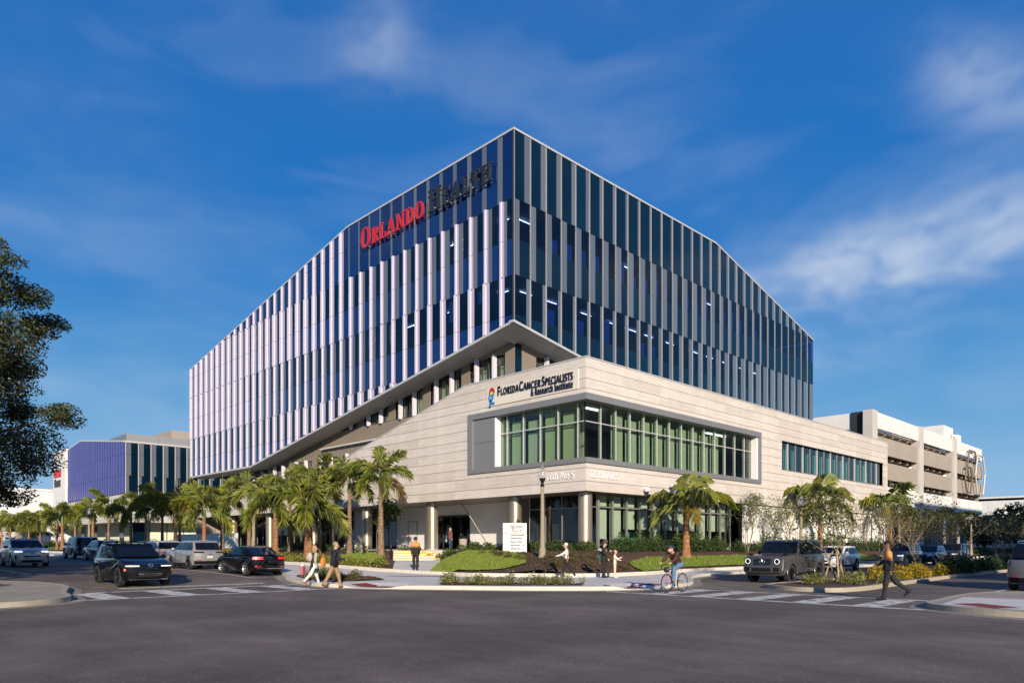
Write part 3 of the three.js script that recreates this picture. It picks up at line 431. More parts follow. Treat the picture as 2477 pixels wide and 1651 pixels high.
  const winset = (face, list, lim) => { list.forEach(([s0, s1, y0, y1], n) => { const w = part('window', bw), put = (nm, p, o0, o1, m) => { p = clip(p, ...lim); if (p.length > 2 && polyArea(p) > .01) mesh(nm, o0 === o1 ? sheet(p, o0, face) : prism(p, o0, o1, face), m, w); };
    const d = (s1 - s0) / 4; for (let k = 0; k < 4; k++) { put('pane', rect(s0 + k * d + 0.03, s0 + (k + 1) * d - 0.03, y0 + 0.03, y1 - 0.03), -0.14, -0.14, M.green); put('mullion', rect(s0 + k * d - 0.03, s0 + k * d + 0.03, y0, y1), -0.2, -0.08, M.darkmetal); if ((k + n) % 3 !== 1) put('blind', rect(s0 + k * d + 0.1, s0 + (k + 1) * d - 0.06, y0, y1 - (0.5 + (k % 2) * 0.4)), -0.42, -0.4, M.blind); }
    put('transom', rect(s0, s1, y1 - 0.78, y1 - 0.72), -0.19, -0.09, M.darkmetal); put('sill', rect(s0, s1, y0 - 0.05, y0), -0.2, 0.02, M.darkmetal);
    for (const k of [1, 3]) put('sun_fin', rect(s0 + k * d - 0.02, s0 + k * d + 0.14, y0 - 0.1, y1 + 0.06), -0.08, 0.26, M.fin); }); };
  winset(BL, wins, topL); winset(BR, winR, topR);
  mesh('inner_wall', box(40, 40.2, 7, 15, 36, 86), M.inner, B); mesh('inner_ceiling', box(34.3, 40, 14.95, 15.05, 34.9, 86), M.innerwhite, B); mesh('inner_wall', box(34.3, 46, 12, 15, 40, 40.2), M.inner, B);
}
// ------------------------------- the stone podium
const PL = faceL(32.9), PR = faceR(27.4);
{
  const courses = [4.94, 5.53, 6.31, 6.99, 7.66, 8.34, 9.02, 9.69, 10.37, 11.05, 11.63, 12.3, 12.92], stone = part('stone_cladding', B), r = rnd(21), G = 0.013;
  const holesL = [[27, 37.9, 6.64, 10.74]], holesR = [[32, 54.6, 6.64, 10.74], [58.6, 82.8, 8.1, 10.48]];
  const slope = [0.234, 1, 12.92 + 0.234 * 38.3];
  function clad(face, s0, s1, holes, limit, len) {
    for (let c = 0; c < 12; c++) { const y0 = courses[c] + (c ? G : 0), y1 = courses[c + 1] - (c < 11 ? G : 0.06);
      for (let s = s0, first = true; s < s1 - 0.01;) { const e = Math.min(s1, s + (first ? len * (0.8) : len)); first = false; let rs = [[s, e - 0.006, y0, y1]]; for (const h of holes) rs = rs.flatMap((x) => minus(x, h));
        for (const x of rs) { if (x[1] - x[0] < 0.05 || x[3] - x[2] < 0.05) continue; const p = limit ? clip(rect(...x), ...limit) : rect(...x); if (p.length > 2 && polyArea(p) > 0.02) { const q = r(); mesh('stone_panel', prism(p, -0.09, 0, face), q < .4 ? M.stone : q < .7 ? M.stone2 : M.stone3, stone); } } s = e; } }
  }
  clad(PR, 32.91, 84.1, holesR, null, 4.3); clad(PL, 27.49, 61, holesL, slope, 4.3);
  for (let c = 0; c < 4; c++) for (let s = 61.01; s < 88; s += 4.5) mesh('stone_panel', prism(rect(s, Math.min(88, s + 4.494), courses[c] + (c ? G : 0), Math.min(7.6, courses[c + 1] - G)), -0.09, 0, PL), [M.stone, M.stone2, M.stone3][c % 3], stone);
  const back = (face, s0, s1, y0, y1, holes, limit) => { let rs = [[s0, s1, y0, y1]]; for (const h of holes) rs = rs.flatMap((x) => minus(x, h)); for (const x of rs) { const p = limit ? clip(rect(...x), ...limit) : rect(...x); if (p.length > 2) mesh('backing_wall', prism(p, -0.4, -0.1, face), M.joint, B); } };
  back(PR, 33, 84, 4.96, 12.85, holesR); back(PL, 27.85, 61, 4.96, 12.85, holesL, [slope[0], 1, slope[2] - 0.06]); back(PL, 61, 88, 4.96, 7.5, []);
  mesh('parapet_coping', box(32.86, 84.15, 12.87, 12.94, 27.36, 27.85), M.alum, B); mesh('parapet_coping', box(32.86, 33.35, 12.87, 12.941, 27.86, 38.3), M.alum, B);
  mesh('parapet_coping', prism([[38.3, 12.875], [61, 7.56], [61, 7.63], [38.3, 12.945]], -0.42, 0.04, PL), M.alum, B); mesh('ledge', prism([[38.3, 12.6], [61, 7.3], [61, 7.4], [38.3, 12.7]], -1.3, -0.4, PL), M.joint, B);
  mesh('podium_roof', box(33.3, 84, 12.2, 12.35, 27.8, 34.7), M.inner, B); mesh('podium_roof', box(33.3, 34.3, 12.2, 12.349, 34.7, 38.3), M.inner, B); mesh('end_wall', box(83.8, 84.09, 1, 12.85, 27.8, 60), M.stuccob, B);
  mesh('podium_soffit', box(32.95, 84.05, 4.97, 5.1, 27.45, 88), M.brown, B);
  // the corner window box
  const fr = part('corner_window', B), gm = (...a) => mesh('frame', box(...a), M.greymetal, fr);
  gm(32.78, 54.72, 10.36, 10.75, 27.28, 28.2); gm(32.78, 33.7, 10.36, 10.751, 28.2, 38); gm(32.78, 54.72, 6.63, 6.93, 27.28, 28.2); gm(32.78, 33.7, 6.63, 6.931, 28.2, 38);
  gm(54.45, 54.72, 6.93, 10.36, 27.281, 28.2); gm(32.781, 33.2, 6.93, 10.36, 37.55, 38);
  for (const [s0, s1] of [[35.4, 36.1], [36.12, 36.8], [36.82, 37.54]]) for (const [y0, y1] of [[6.94, 8.7], [8.72, 10.35]]) mesh('metal_panel', prism(rect(s0, s1, y0, y1), -0.2, -0.02, PL), M.greymetal, fr);
  mesh('reveal', box(32.95, 33.68, 6.94, 10.35, 35.3, 35.395), M.white, fr); mesh('reveal', box(54.2, 54.44, 6.94, 10.35, 27.45, 28.12), M.white, fr);
  const lg = faceL(33.4), rg = faceR(27.9), bayL = [27.9, 28.45, 30.07, 31.6, 33.12, 34.65, 35.4], bayR = [33.4, 34.9]; for (let s = 36.41; s < 53.9; s += 1.51) bayR.push(s); bayR.push(54.2);
  for (const [face, bays, dark] of [[lg, bayL, [0]], [rg, bayR, [0, 1, 11, 12, 13]]]) for (let i = 0; i + 1 < bays.length; i++) { const s0 = bays[i], s1 = bays[i + 1];
    for (const [y0, y1] of [[6.93, 9.17], [9.23, 10.36]]) mesh('pane', sheet(rect(s0 + 0.02, s1 - 0.02, y0, y1), 0, face), M.green, fr);
    mesh('transom', prism(rect(s0, s1, 9.17, 9.23), -0.1, 0.03, face), M.alum, fr); if (i) mesh('mullion', prism(rect(s0 - 0.025, s0 + 0.025, 6.93, 10.36), -0.16, 0.05, face), M.alum, fr);
    if (!dark.includes(i) && s1 - s0 > .6) { const w = face === rg ? [s0 + 0.04, s1 - 0.26] : [s0 + 0.26, s1 - 0.06]; mesh('blind', prism(rect(...w, 6.95, i % 5 === 3 ? 9.05 : 9.12), -0.42, -0.4, face), i % 3 ? M.blind : M.blind2, fr); mesh('blind', prism(rect(...w, 9.2, 9.85 + (i % 3) * .12), -0.43, -0.41, face), M.blind, fr); } }
  mesh('corner_post', box(33.37, 33.43, 6.93, 10.36, 27.87, 27.93), M.black, fr);
  mesh('inner_floor', box(33.7, 84, 6.5, 6.63, 28.2, 60), M.inner, B); mesh('inner_ceiling', box(33.7, 84, 10.5, 10.6, 28.2, 60), M.innerwhite, B); mesh('inner_wall', box(39, 84, 6.6, 10.5, 35, 35.2), M.inner, B); mesh('inner_wall', box(39, 39.2, 6.6, 10.5, 35.2, 60), M.inner, B); mesh('partition', box(36.3, 36.5, 6.6, 10.5, 30.5, 35), M.innerwhite, B);
  for (const a of [35.4, 50, 51.5]) mesh('ceiling_light', box(a, a + 1.4, 10.42, 10.48, 29.4, 29.6), M.lit, B);
  // the ribbon window
  const rb = part('ribbon_window', B), bf = faceR(27.15 + 0.5); const n = 16, d = (82.8 - 58.6) / n;
  for (let i = 0; i < n; i++) { const s = 58.6 + i * d; mesh('pane', sheet(rect(s + 0.03, s + d - 0.03, 8.14, 10.44), 0, bf), M.greenblue, rb); mesh('mullion', prism(rect(s - 0.035, s + 0.035, 8.1, 10.48), -0.1, 0.1, bf), i % 2 ? M.alum : M.greymetal, rb); if (i % 8 !== 3 && i < 14) mesh('blind', prism(rect(s + 0.1, s + d - 0.42 - (i % 3) * .1, 8.15, 10.0), -0.4, -0.38, bf), M.blind, rb); }
  mesh('frame', box(58.5, 82.9, 10.48, 10.54, 27.36, 28), M.greymetal, rb); mesh('frame', box(58.5, 82.9, 8.05, 8.1, 27.36, 28), M.greymetal, rb); mesh('frame', box(82.8, 82.95, 8.1, 10.48, 27.5, 28), M.greymetal, rb); mesh('frame', box(58.48, 58.6, 8.1, 10.48, 27.5, 28), M.greymetal, rb);
  // ground floor: columns, glazing, white walls
  [[33.9, 28.3], ...[0, 1, 2, 3, 4, 5, 6].map((k) => [33.9, 34.4 + 9 * k])].forEach(([a, b]) => { const c = part('column', B); c.position.set(a, 1.3, -b);
    const h = 3.64; mesh('shaft', lathe([[0.44, 0], [0.44, 2.02], [0.43, 2.025], [0.43, 2.045], [0.44, 2.05], [0.44, h]], 32), M.column, c); mesh('plinth', lathe([[0, -0.35], [0.47, -0.35], [0.47, 0.07], [0.44, 0.08]], 32), M.walk, c); });
  const gf = part('shopfront', B), front = (face, s0, s1, step, dark, y0 = 1.5) => { for (let s = s0, i = 0; s < s1 - 0.1; s += step, i++) { const e = Math.min(s1, s + step); for (const [a, b] of [[y0, 4.08], [4.16, 4.92]]) mesh('pane', sheet(rect(s + 0.03, e - 0.03, a, b), 0, face), dark ? M.dusk : M.clear, gf); mesh('mullion', prism(rect(s - 0.035, s + 0.035, y0, 4.95), -0.12, 0.05, face), M.alumdark, gf); mesh('transom', prism(rect(s, e, 4.08, 4.16), -0.1, 0.04, face), M.alumdark, gf);
      if (!dark) { const low = i > 1 && i % 4 !== 0 ? 2.75 : i % 4 === 0 ? 2.1 : 1.55; mesh('blind', prism(rect(s + 0.06, e - 0.3, low, 4.06), -0.3, -0.28, face), M.blind2, gf); mesh('blind', prism(rect(s + 0.06, e - 0.3, 4.2, 4.9), -0.31, -0.29, face), M.blind2, gf); } } mesh('sill', prism(rect(s0, s1, y0 - 0.07, y0), -0.15, 0.08, face), M.alum, gf); mesh('plinth', prism(rect(s0, s1, 0.8, y0 - 0.07), -0.2, 0.05, face), M.stuccow, gf); };
  front(faceR(28.5), 35.4, 52.5, 1.5, false); front(faceL(35.4), 28.5, 34.5, 1.5, true, 1.42);
  for (const s of [30.1, 31.6, 33.1]) mesh('blind', prism(rect(s, s + 1.15, 1.5, 2.95 + (s % 2) * .1), -0.4, -0.38, faceL(35.4)), M.blind2, gf);
  mesh('inner_wall', box(35.8, 84, 1.3, 4.95, 36, 36.2), M.innerdark, B); mesh('inner_floor', box(35.45, 84, 1.2, 1.36, 28.55, 36), M.inner, B);
  mesh('counter', box(39.6, 42.2, 1.37, 2.6, 30.2, 30.5), M.teal, B); mesh('counter', box(42.25, 44, 1.37, 2.2, 30.6, 31.2), M.innerwhite, B);
  const wp = part('white_wall', B), panelW = (face, s0, s1, y0, y1, st, o = 0) => { for (let s = s0; s < s1 - 0.05; s += st) mesh('wall_panel', prism(rect(s, Math.min(s1, s + st - 0.012), y0, y1), o - 0.08, o, face), M.stuccow, wp); };
  for (let s = 52.55; s < 83.9; s += 4.5) mesh('wall_panel', prism(rect(s, Math.min(84.05, s + 4.488), 0.7, 4.86), -0.2, 0, faceR(27.62)), M.stucco, wp); mesh('backing', box(52.5, 84, 0.7, 4.95, 27.9, 28.1), M.black, wp);
  const WL = faceL(37.4); panelW(WL, 34.6, 43.1, 1.3, 4.95, 1.06); panelW(WL, 43.1, 47.1, 4.1, 4.95, 1.3); panelW(WL, 47.1, 53, 1.3, 4.95, 1.18); panelW(WL, 57, 60, 1.3, 4.95, 1.0); panelW(faceR(34.55), 35.5, 37.4, 1.3, 4.95, 0.95);
  mesh('backing', box(37.5, 37.8, 1.3, 4.96, 34.6, 43), M.joint, wp); mesh('backing', box(37.5, 37.8, 1.3, 4.96, 47.2, 53), M.joint, wp);
  const dr = part('entrance', B); for (const s of [43.1, 44.2, 45.4, 46.4, 47.06]) mesh('door_frame', prism(rect(s - 0.05, s + 0.05, 1.35, 4.1), -0.1, 0.05, WL), M.darkmetal, dr); mesh('door_frame', prism(rect(43.1, 47.1, 3.98, 4.12), -0.1, 0.06, WL), M.darkmetal, dr); for (const [a, b] of [[43.15, 44.15], [45.45, 46.35], [46.45, 47]]) mesh('door_pane', sheet(rect(a, b, 1.37, 3.98), -0.02, WL), M.dusk, dr); mesh('door_handle', prism(rect(44.0, 44.05, 2.1, 2.7), 0.05, 0.1, WL), M.chrome, dr);
  const sd = part('service_door', B); mesh('door_leaf', prism(rect(50, 51.2, 1.36, 3.7), -0.02, 0.015, WL), M.stuccow, sd); for (const [a, b, c, d2] of [[49.93, 50, 1.36, 3.77], [51.2, 51.27, 1.36, 3.77], [50, 51.2, 3.7, 3.77]]) mesh('door_frame', prism(rect(a, b, c, d2), -0.02, 0.05, WL), M.alumdark, sd); mesh('door_handle', prism(rect(50.08, 50.13, 2.2, 2.5), 0.015, 0.07, WL), M.chrome, sd);
  front(WL, 53, 57, 1.33, true, 1.4); front(WL, 60, 87.9, 1.5, true, 1.4); mesh('inner_wall', box(44, 44.2, 1.2, 5, 34.6, 88), M.innerdark, B); mesh('inner_floor', box(37.6, 44, 1.25, 1.34, 34.6, 88), M.inner, B);
  mesh('raking_brace', limb(new THREE.Vector3(34.6, 4.95, -40.9), new THREE.Vector3(35.6, 1.3, -38.6), 0.05, 0.05, 4), M.stuccob, B);
  mesh('end_wall', box(33, 70, 1.2, 7.5, 87.7, 88), M.stuccob, B); mesh('end_wall', box(83.7, 83.95, 1, 4.96, 28.1, 60), M.stuccob, B);
}
// ------------------------------- lettering on the building
function letters(t, str, f, size, depth, mats, map, x0, track = 0, smallCap = 1, bevel = 0.0, width) { // one mesh per letter; a lower-case letter stands for a small capital
  let x = 0; const made = [];
  for (const ch of str) { if (ch === ' ') { x += size * 0.36; continue; } const small = smallCap < 1 && ch === ch.toLowerCase() && /[a-z]/.test(ch), g = glyphs(small ? ch.toUpperCase() : ch, f, small ? size * smallCap : size, depth, bevel), bb = g.boundingBox; made.push([ch, g, x]); x += (font[f].data.glyphs[small ? ch.toUpperCase() : ch].ha / font[f].data.resolution) * (small ? size * smallCap : size) + track; void bb; }
  const k = width ? width / x : 1; for (const [ch, g, xx] of made) { g.scale(k, 1, 1); g.translate(xx * k + x0, 0, 0); mesh('letter', g, mats(ch, xx * k), t); } return x * k;
}
function signAt(t, face, s, y, o) { const p = face.f(s, y, o); t.position.set(...p); t.rotation.y = face.flip ? -Math.PI / 2 : 0; return t; }
{
  const t = signAt(thing('roof_sign', 'tall red and charcoal capital lettering reading ORLANDO HEALTH on the glass tower', 'sign'), TL, 50.3, 25.62, 0.22);
  letters(t, 'Orlando', 'serif', 1.62, 0.12, () => M.red, null, 0, 0.06, 0.76, 0, 8.55); letters(t, 'Health', 'serif', 1.62, 0.12, () => M.charcoal, null, 8.95, 0.1, 0.76, 0, 6.9);
  for (const x of [0.6, 2.2, 4, 5.6, 7.4, 9.6, 11, 12.4, 13.7, 15.2]) mesh('mounting_bracket', cbox(0.05, 0.05, 0.22, x, 0.25, -0.1), M.alum, t);
  const c = signAt(thing('clinic_sign', 'dark raised lettering with a looped ribbon emblem on a pale panel above the corner window', 'sign'), PL, 36, 11.06, 0.012);
  mesh('sign_panel', cbox(8.1, 1.22, 0.06, 4.0, 0.61, 0.02), std(rgb(0.68, 0.64, 0.57), 0.7), c);
  const l1 = new THREE.Group(); l1.name = 'lettering'; l1.position.set(1.02, 0.6, 0.1); c.add(l1); letters(l1, 'Florida', 'sans', 0.6, 0.04, () => M.navy, null, 0, 0, 0.78, 0, 2.05); letters(l1, 'Cancer', 'sans', 0.6, 0.04, () => M.navy, null, 2.07, 0, 0.78, 0, 1.95); letters(l1, 'Specialists', 'sans', 0.6, 0.04, () => M.navy, null, 4.08, 0, 0.78, 0, 2.62);
  const l2 = new THREE.Group(); l2.name = 'lettering'; l2.position.set(4.15, 0.13, 0.1); c.add(l2); letters(l2, '& Research Institute', 'sans', 0.42, 0.035, () => M.navy, null, 0, 0, 1, 0, 3.55);
  const em = new THREE.Group(); em.name = 'ribbon_emblem'; em.position.set(0.22, -0.02, 0.1); c.add(em);
  const strip = (pts, w, m) => { const l = smooth(pts, 6), A = offset(l, w / 2), Bk = offset(l, -w / 2).reverse(); const sh = new THREE.Shape([...A, ...Bk].map((p) => new THREE.Vector2(p[0], p[1]))); mesh('ribbon_band', new THREE.ExtrudeGeometry(sh, { depth: 0.06, bevelEnabled: false }), m, em); };
  strip([[0.12, 0.82], [0.14, 1.05], [0.28, 1.16], [0.44, 1.1], [0.5, 0.92]], 0.14, M.red); strip([[0.1, 0.86], [0.07, 0.6], [0.16, 0.4], [0.34, 0.24], [0.56, 0.18]], 0.13, std(rgb(0.03, 0.3, 0.6), 0.5)); strip([[0.46, 0.84], [0.34, 0.52], [0.16, 0.3], [0.12, 0.0]], 0.12, std(rgb(0.02, 0.16, 0.5), 0.5)); mesh('ribbon_dot', new THREE.CylinderGeometry(0.11, 0.11, 0.08, 20).rotateX(Math.PI / 2).translate(0.28, 0.84, 0.05), std(rgb(0.75, 0.55, 0.02), 0.5), em);
  const a1 = signAt(thing('address_sign', 'white street address numerals on the stone facing the left street', 'sign'), PL, 31.25, 5.74, 0.03); letters(a1, '725 6th Ave S', 'sansr', 0.42, 0.03, () => M.white, null, 0, 0, 1, 0.004, 2.95);
  const a2 = signAt(thing('address_sign', 'white street address numerals on the stone facing the right street', 'sign'), PR, 33.15, 5.76, 0.03); letters(a2, '725 6th Ave S', 'sansr', 0.4, 0.03, () => M.white, null, 0, 0, 1, 0.004, 2.8);
}

// ---------------------------------------------------------------- the parking garage
{
  const G = thing('parking_garage', 'four level parking garage with beige parapets and white top band behind the podium', 'building'), gr = faceR(33), gl = faceL(96);
  const lev = [[16.65, 18.7, M.stuccow], [13.45, 15.7, M.stuccob], [10.3, 12.5, M.stuccob], [7.1, 9.36, M.stuccow]], cols = [96, 114.6, 131.8, 149.4];
  for (let k = 0; k < 3; k++) for (const [y0, y1, m] of lev) { const s0 = cols[k] + 0.9, s1 = cols[k + 1] - (k < 2 ? 0.9 : 0); if (y0 === 7.1) for (let q = 0; q < 3; q++) { const d = (s1 - s0) / 3; mesh('parapet', prism(rect(s0 + q * d, s0 + (q + 1) * d - 0.04, y0, y1), -0.4, 0, gr), m, G); } else mesh('parapet', prism(rect(s0, s1, y0, y1), -0.4, 0, gr), m, G); }
  for (const [y0, y1, m] of lev) for (let s = 34; s < 70; s += 18) mesh('parapet', prism(rect(s, s + 17.9, y0, y1), -0.4, 0, gl), m, G);
  for (const c of cols.slice(0, 3)) mesh('pier', box(c - 0.9, c + 0.9, 0.1, 18.75, 32.75, 33.9), M.precast, G);
  mesh('pier', box(95.8, 96.3, 0.1, 18.74, 33.9, 35.6), M.darkmetal, G);
  for (const y of [15.4, 12.2, 9.05]) mesh('deck', box(96.5, 149.3, y, y + 0.3, 33.5, 70), M.stuccob, G); mesh('deck', box(96.5, 149.3, 6.8, 7.1, 33.5, 70), M.stuccob, G); mesh('deck', box(96.5, 149.3, 16.4, 16.62, 33.5, 70), M.stuccob, G);
  for (let a = 99; a < 149; a += 3.1) for (const y of [15.9, 12.75, 9.6]) mesh('deck_beam', box(a, a + 0.25, y + 0.3, y + .68, 33.6, 69), M.stuccob, G);
  mesh('rear_wall', box(96.5, 149.3, 0, 16.4, 69.8, 70), M.innerdark, G); mesh('side_wall', box(149, 149.3, 6.9, 16.4, 33.5, 70), M.stuccob, G);
  for (const [a, y] of [[98.6, 16.2], [115.9, 16.2], [115.9, 13.05], [115.9, 9.9], [133, 13.05]]) mesh('ceiling_light', box(a, a + 1.1, y, y + 0.1, 34.4, 34.8), M.lit, G);
  mesh('ground_wall', box(97, 112, 0.1, 6.8, 36.5, 36.8), M.stuccob, G); mesh('ground_wall', box(118, 149, 0.1, 6.8, 39, 39.3), M.innerdark, G); for (const a of [104, 122, 141]) mesh('ground_pier', box(a, a + 0.8, 0.1, 6.8, 33.6, 34.4), M.stuccob, G);
  const st = part('stair_tower', G); mesh('stair_wall', box(130.8, 136.2, 18.4, 21.1, 34.2, 42), M.stuccow, st); mesh('stair_wall', box(138.6, 141, 18.4, 20.4, 34.2, 42), M.stuccow, st); mesh('lintel', box(136.2, 138.6, 19.9, 20.3, 34.4, 42), M.stuccow, st); mesh('opening_back', box(136.2, 138.6, 18.4, 19.9, 37, 37.2), M.innerdark, st); for (const a of [137, 137.8]) mesh('post', box(a, a + .15, 18.6, 19.9, 34.5, 34.65), M.white, st); mesh('vent_slot', box(134.9, 135.1, 18.9, 20, 34.17, 34.21), M.darkmetal, st);
  // the metal hexagons hung on the corner
  const hx = thing('wall_sculpture', 'overlapping tall hexagon frames of bronze metal hung on the garage corner', 'sculpture'), hex = (c, w, h, m, o) => { const P = [[-.28, 1], [.28, 1], [.5, .1], [.28, -1], [-.28, -1], [-.5, -.1]].map(([x, y]) => new THREE.Vector3(c[0] + x * w, c[1] + y * h / 2, -(33 - o))); mesh('hexagon', merge(P.map((p, i) => limb(p, P[(i + 1) % 6], 0.15, 0.15, 4))), m, hx); };
  const bronze = std(rgb(0.3, 0.255, 0.2), 0.4, { metalness: 0.6 }), pale = std(rgb(0.66, 0.63, 0.58), 0.45, { metalness: 0.3 });
  hex([141.2, 15.2], 6.3, 4.9, bronze, 0.4); hex([145.6, 13.9], 6.4, 6.6, pale, 0.6); hex([138.2, 12.6], 4.4, 4.2, bronze, 0.6);
  const pl = thing('roof_light_pole', 'thin dark floodlight pole standing on the garage roof', 'light pole', null, [101, 16.6, 50]); mesh('pole', new THREE.CylinderGeometry(0.1, 0.14, 8.2, 8).translate(0, 4.1, 0), M.darkmetal, pl); mesh('cross_arm', cbox(2.2, 0.1, 0.1, 0, 8.1, 0), M.darkmetal, pl); for (const x of [-0.9, 0.9]) mesh('lamp_head', cbox(0.7, 0.14, 0.45, x, 8.24, 0), M.darkmetal, pl);
}
// ---------------------------------------------------------------- the blue building up the left street
{
  const G = thing('clinic_building', 'lower building with blue finned glass side farther up the left street', 'building'), l = faceL(36), rr = faceR(125.4);
  const blue = phy(rgb(0.006, 0.018, 0.13), 0.1, { ior: 1.5 }), blue2 = phy(rgb(0.02, 0.05, 0.26), 0.15), pale = phy(rgb(0.075, 0.085, 0.29), 0.25), lim = [[-(21 - 18.2) / 26.5, 1, 18.2 - (21 - 18.2) / 26.5 * 125.4], [0.089, 1, 21 + 0.089 * 151.9]], r = rnd(41);
  for (let i = 0; i < 24; i++) { const s = 125.4 + i * 1.479; for (const [y0, y1, n] of [[16.4, 21.2, 0], [13.1, 16.36, 1], [10.1, 13.06, 2]]) { let p = rect(s + 0.02, s + (n % 2 ? 0.85 : 0.98), y0, y1), q = rect(s + (n % 2 ? 0.87 : 1.0), s + (n % 2 ? 1.3 : 1.42), y0, y1); for (const m of lim) { p = p.length > 2 ? clip(p, ...m) : p; q = q.length > 2 ? clip(q, ...m) : q; } if (p.length > 2) mesh('glass_pane', prism(p, -0.1, 0, l), r() < 0.6 ? blue : blue2, G); if (q.length > 2) mesh('sun_fin', prism(q, -0.1, 0.2, l), pale, G); } }
  for (let i = 0; i < 18; i++) { const s = 36 + i * 1.9; for (const [y0, y1, n] of [[16.3, 18.15, 0], [12.9, 16.26, 0], [9.9, 12.86, 1]]) { mesh('frit_panel', prism(rect(s + 0.08, s + (n ? 0.5 : 0.82), y0, y1), -0.1, 0, rr), M.frit2, G); mesh('glass_pane', prism(rect(s + (n ? 0.52 : 0.84), s + 1.84, y0, y1), -0.1, 0, rr), M.spandrelR, G); } mesh('mullion', prism(rect(s - 0.05, s + 0.05, 9.9, 18.2), -0.05, 0.12, rr), M.alum, G); }
  mesh('roof_coping', prism([[125.3, 18.2], [151.9, 21], [151.9, 21.25], [125.3, 18.45]], -0.4, 0.1, l), M.alum, G); mesh('roof_coping', prism([[151.9, 21], [160.9, 20.2], [160.9, 20.45], [151.9, 21.25]], -0.4, 0.1, l), M.alum, G); mesh('roof_coping', prism(rect(35.7, 72, 18.15, 18.45), -0.4, 0.12, rr), M.alum, G);
  mesh('wall', box(36.2, 70, 9.6, 18, 125.7, 160), M.innerdark, G); mesh('white_wing', box(35.4, 60, 0.3, 20.5, 161, 170.6), M.stuccow, G);
  for (let i = 0; i < 5; i++) mesh('penthouse_panel', box(38.9 + i * 5.2, 38.9 + i * 5.2 + 5.14, 18, 20.95, 135, 135.2), std(rgb(0.36, 0.35, 0.35), 0.5, { metalness: 0.4 }), G); for (let i = 0; i < 6; i++) mesh('penthouse_panel', box(38.9, 39.1, 18, 20.95, 135.2 + i * 4, 139.15 + i * 4), M.greymetal, G); mesh('plant_room', box(48, 75, 18.4, 23.1, 140, 156), M.stuccob, G);
  mesh('stone_band', box(34.6, 70, 5.9, 9.6, 121.5, 160.5), M.precast, G); mesh('canopy', box(33, 70, 5.2, 5.9, 118, 160), M.precast, G); for (let i = 0; i < 14; i++) { mesh('shop_pane', prism(rect(122 + i * 2.6, 124.4 + i * 2.6, 0.5, 5.2), -0.1, 0, faceL(37)), i % 3 ? M.blind : M.spandrelL, G); } for (let i = 0; i < 11; i++) mesh('shop_pane', prism(rect(36 + i * 2.6, 38.4 + i * 2.6, 0.5, 5.2), -0.1, 0, faceR(121.8)), i % 4 ? M.blind : M.spandrelR, G); mesh('shop_wall', box(37.2, 66, 0.3, 5.2, 122, 160), M.innerdark, G);
  const t = signAt(thing('clinic_wall_sign', 'small red and black two line lettering on the white end wall of the blue building', 'sign'), faceL(35.4), 169.4, 15.3, 0.05); letters(t, 'Orlando', 'serif', 1.5, 0.15, () => M.red, null, 0, 0, 0.8, 0.02, 5.6); const l2 = new THREE.Group(); l2.name = 'lettering'; l2.position.set(0.5, -1.9, 0); t.add(l2); letters(l2, 'Health', 'serif', 1.5, 0.15, () => M.charcoal, null, 0, 0, 0.8, 0.02, 4.6);
  for (let k = 0; k < 5; k++) { const w = top('screen_wall', box(31, 31.2, 0.9, 2.95, 72 + k * 3.4, 74.9 + k * 3.4), M.stuccow, 'low white screen wall panel in the row beyond the palms', 'wall', 'white screen wall panels'); void w; }
  for (const [n, lab, a0, a1, y1, b0, b1, wd] of [['white_building', 'flat roofed white building low behind the far palms', 26, 60, 13.6, 186, 210, 5], ['grey_house', 'grey house with white trim far up the left street', 22, 31, 7.5, 176, 184, 3], ['white_annex', 'white annex with stepped parapet beyond the far palms', 4, 24, 11.5, 214, 236, 4]]) { const h = thing(n, lab, 'building'); mesh('wall', box(a0, a1, 0, y1, b0, b1), n === 'grey_house' ? M.precast : M.stuccow, h); mesh('parapet', box(a0 - 0.2, a1 + 0.2, y1, y1 + 0.5, b0 - 0.2, b1 + 0.2), M.stuccow, h); for (let k = 0; k < wd; k++) { const s = a0 + 1.5 + k * (a1 - a0 - 2) / wd; for (const y of n === 'grey_house' ? [1.2, 4.4] : [2, 6.5]) { const w = part('window', h); mesh('pane', box(s, s + 1.6, y, y + 2.1, b0 - 0.06, b0 - 0.02), M.spandrelL, w); mesh('frame', box(s - 0.12, s + 1.72, y - 0.12, y, b0 - 0.1, b0 - 0.01), M.white, w); } } }
  const f = thing('far_hall', 'long white flat roofed building on the skyline at the far right', 'building'); mesh('roof', box(296, 380, 17.2, 18.6, 50, 74), M.stuccow, f); mesh('wall', box(300, 376, 2, 17.2, 58, 72), M.spandrelL, f); mesh('wall', box(296, 304, 2, 18, 52, 74), M.stuccow, f); for (let a = 308; a < 376; a += 8) mesh('column', box(a, a + 0.9, 2, 17.2, 52, 53), M.stuccow, f);
  const pg = thing('far_garage', 'pale low building with dark openings behind the trees at the far right', 'building'); mesh('wall', box(190, 270, 0, 4.2, 30, 60), M.precast, pg); mesh('roof', box(189, 271, 4.2, 4.7, 29, 61), M.stuccow, pg); for (let k = 0; k < 8; k++) mesh('opening', box(193 + k * 9, 200 + k * 9, 1.4, 3.4, 29.9, 29.98), M.innerdark, pg);
}
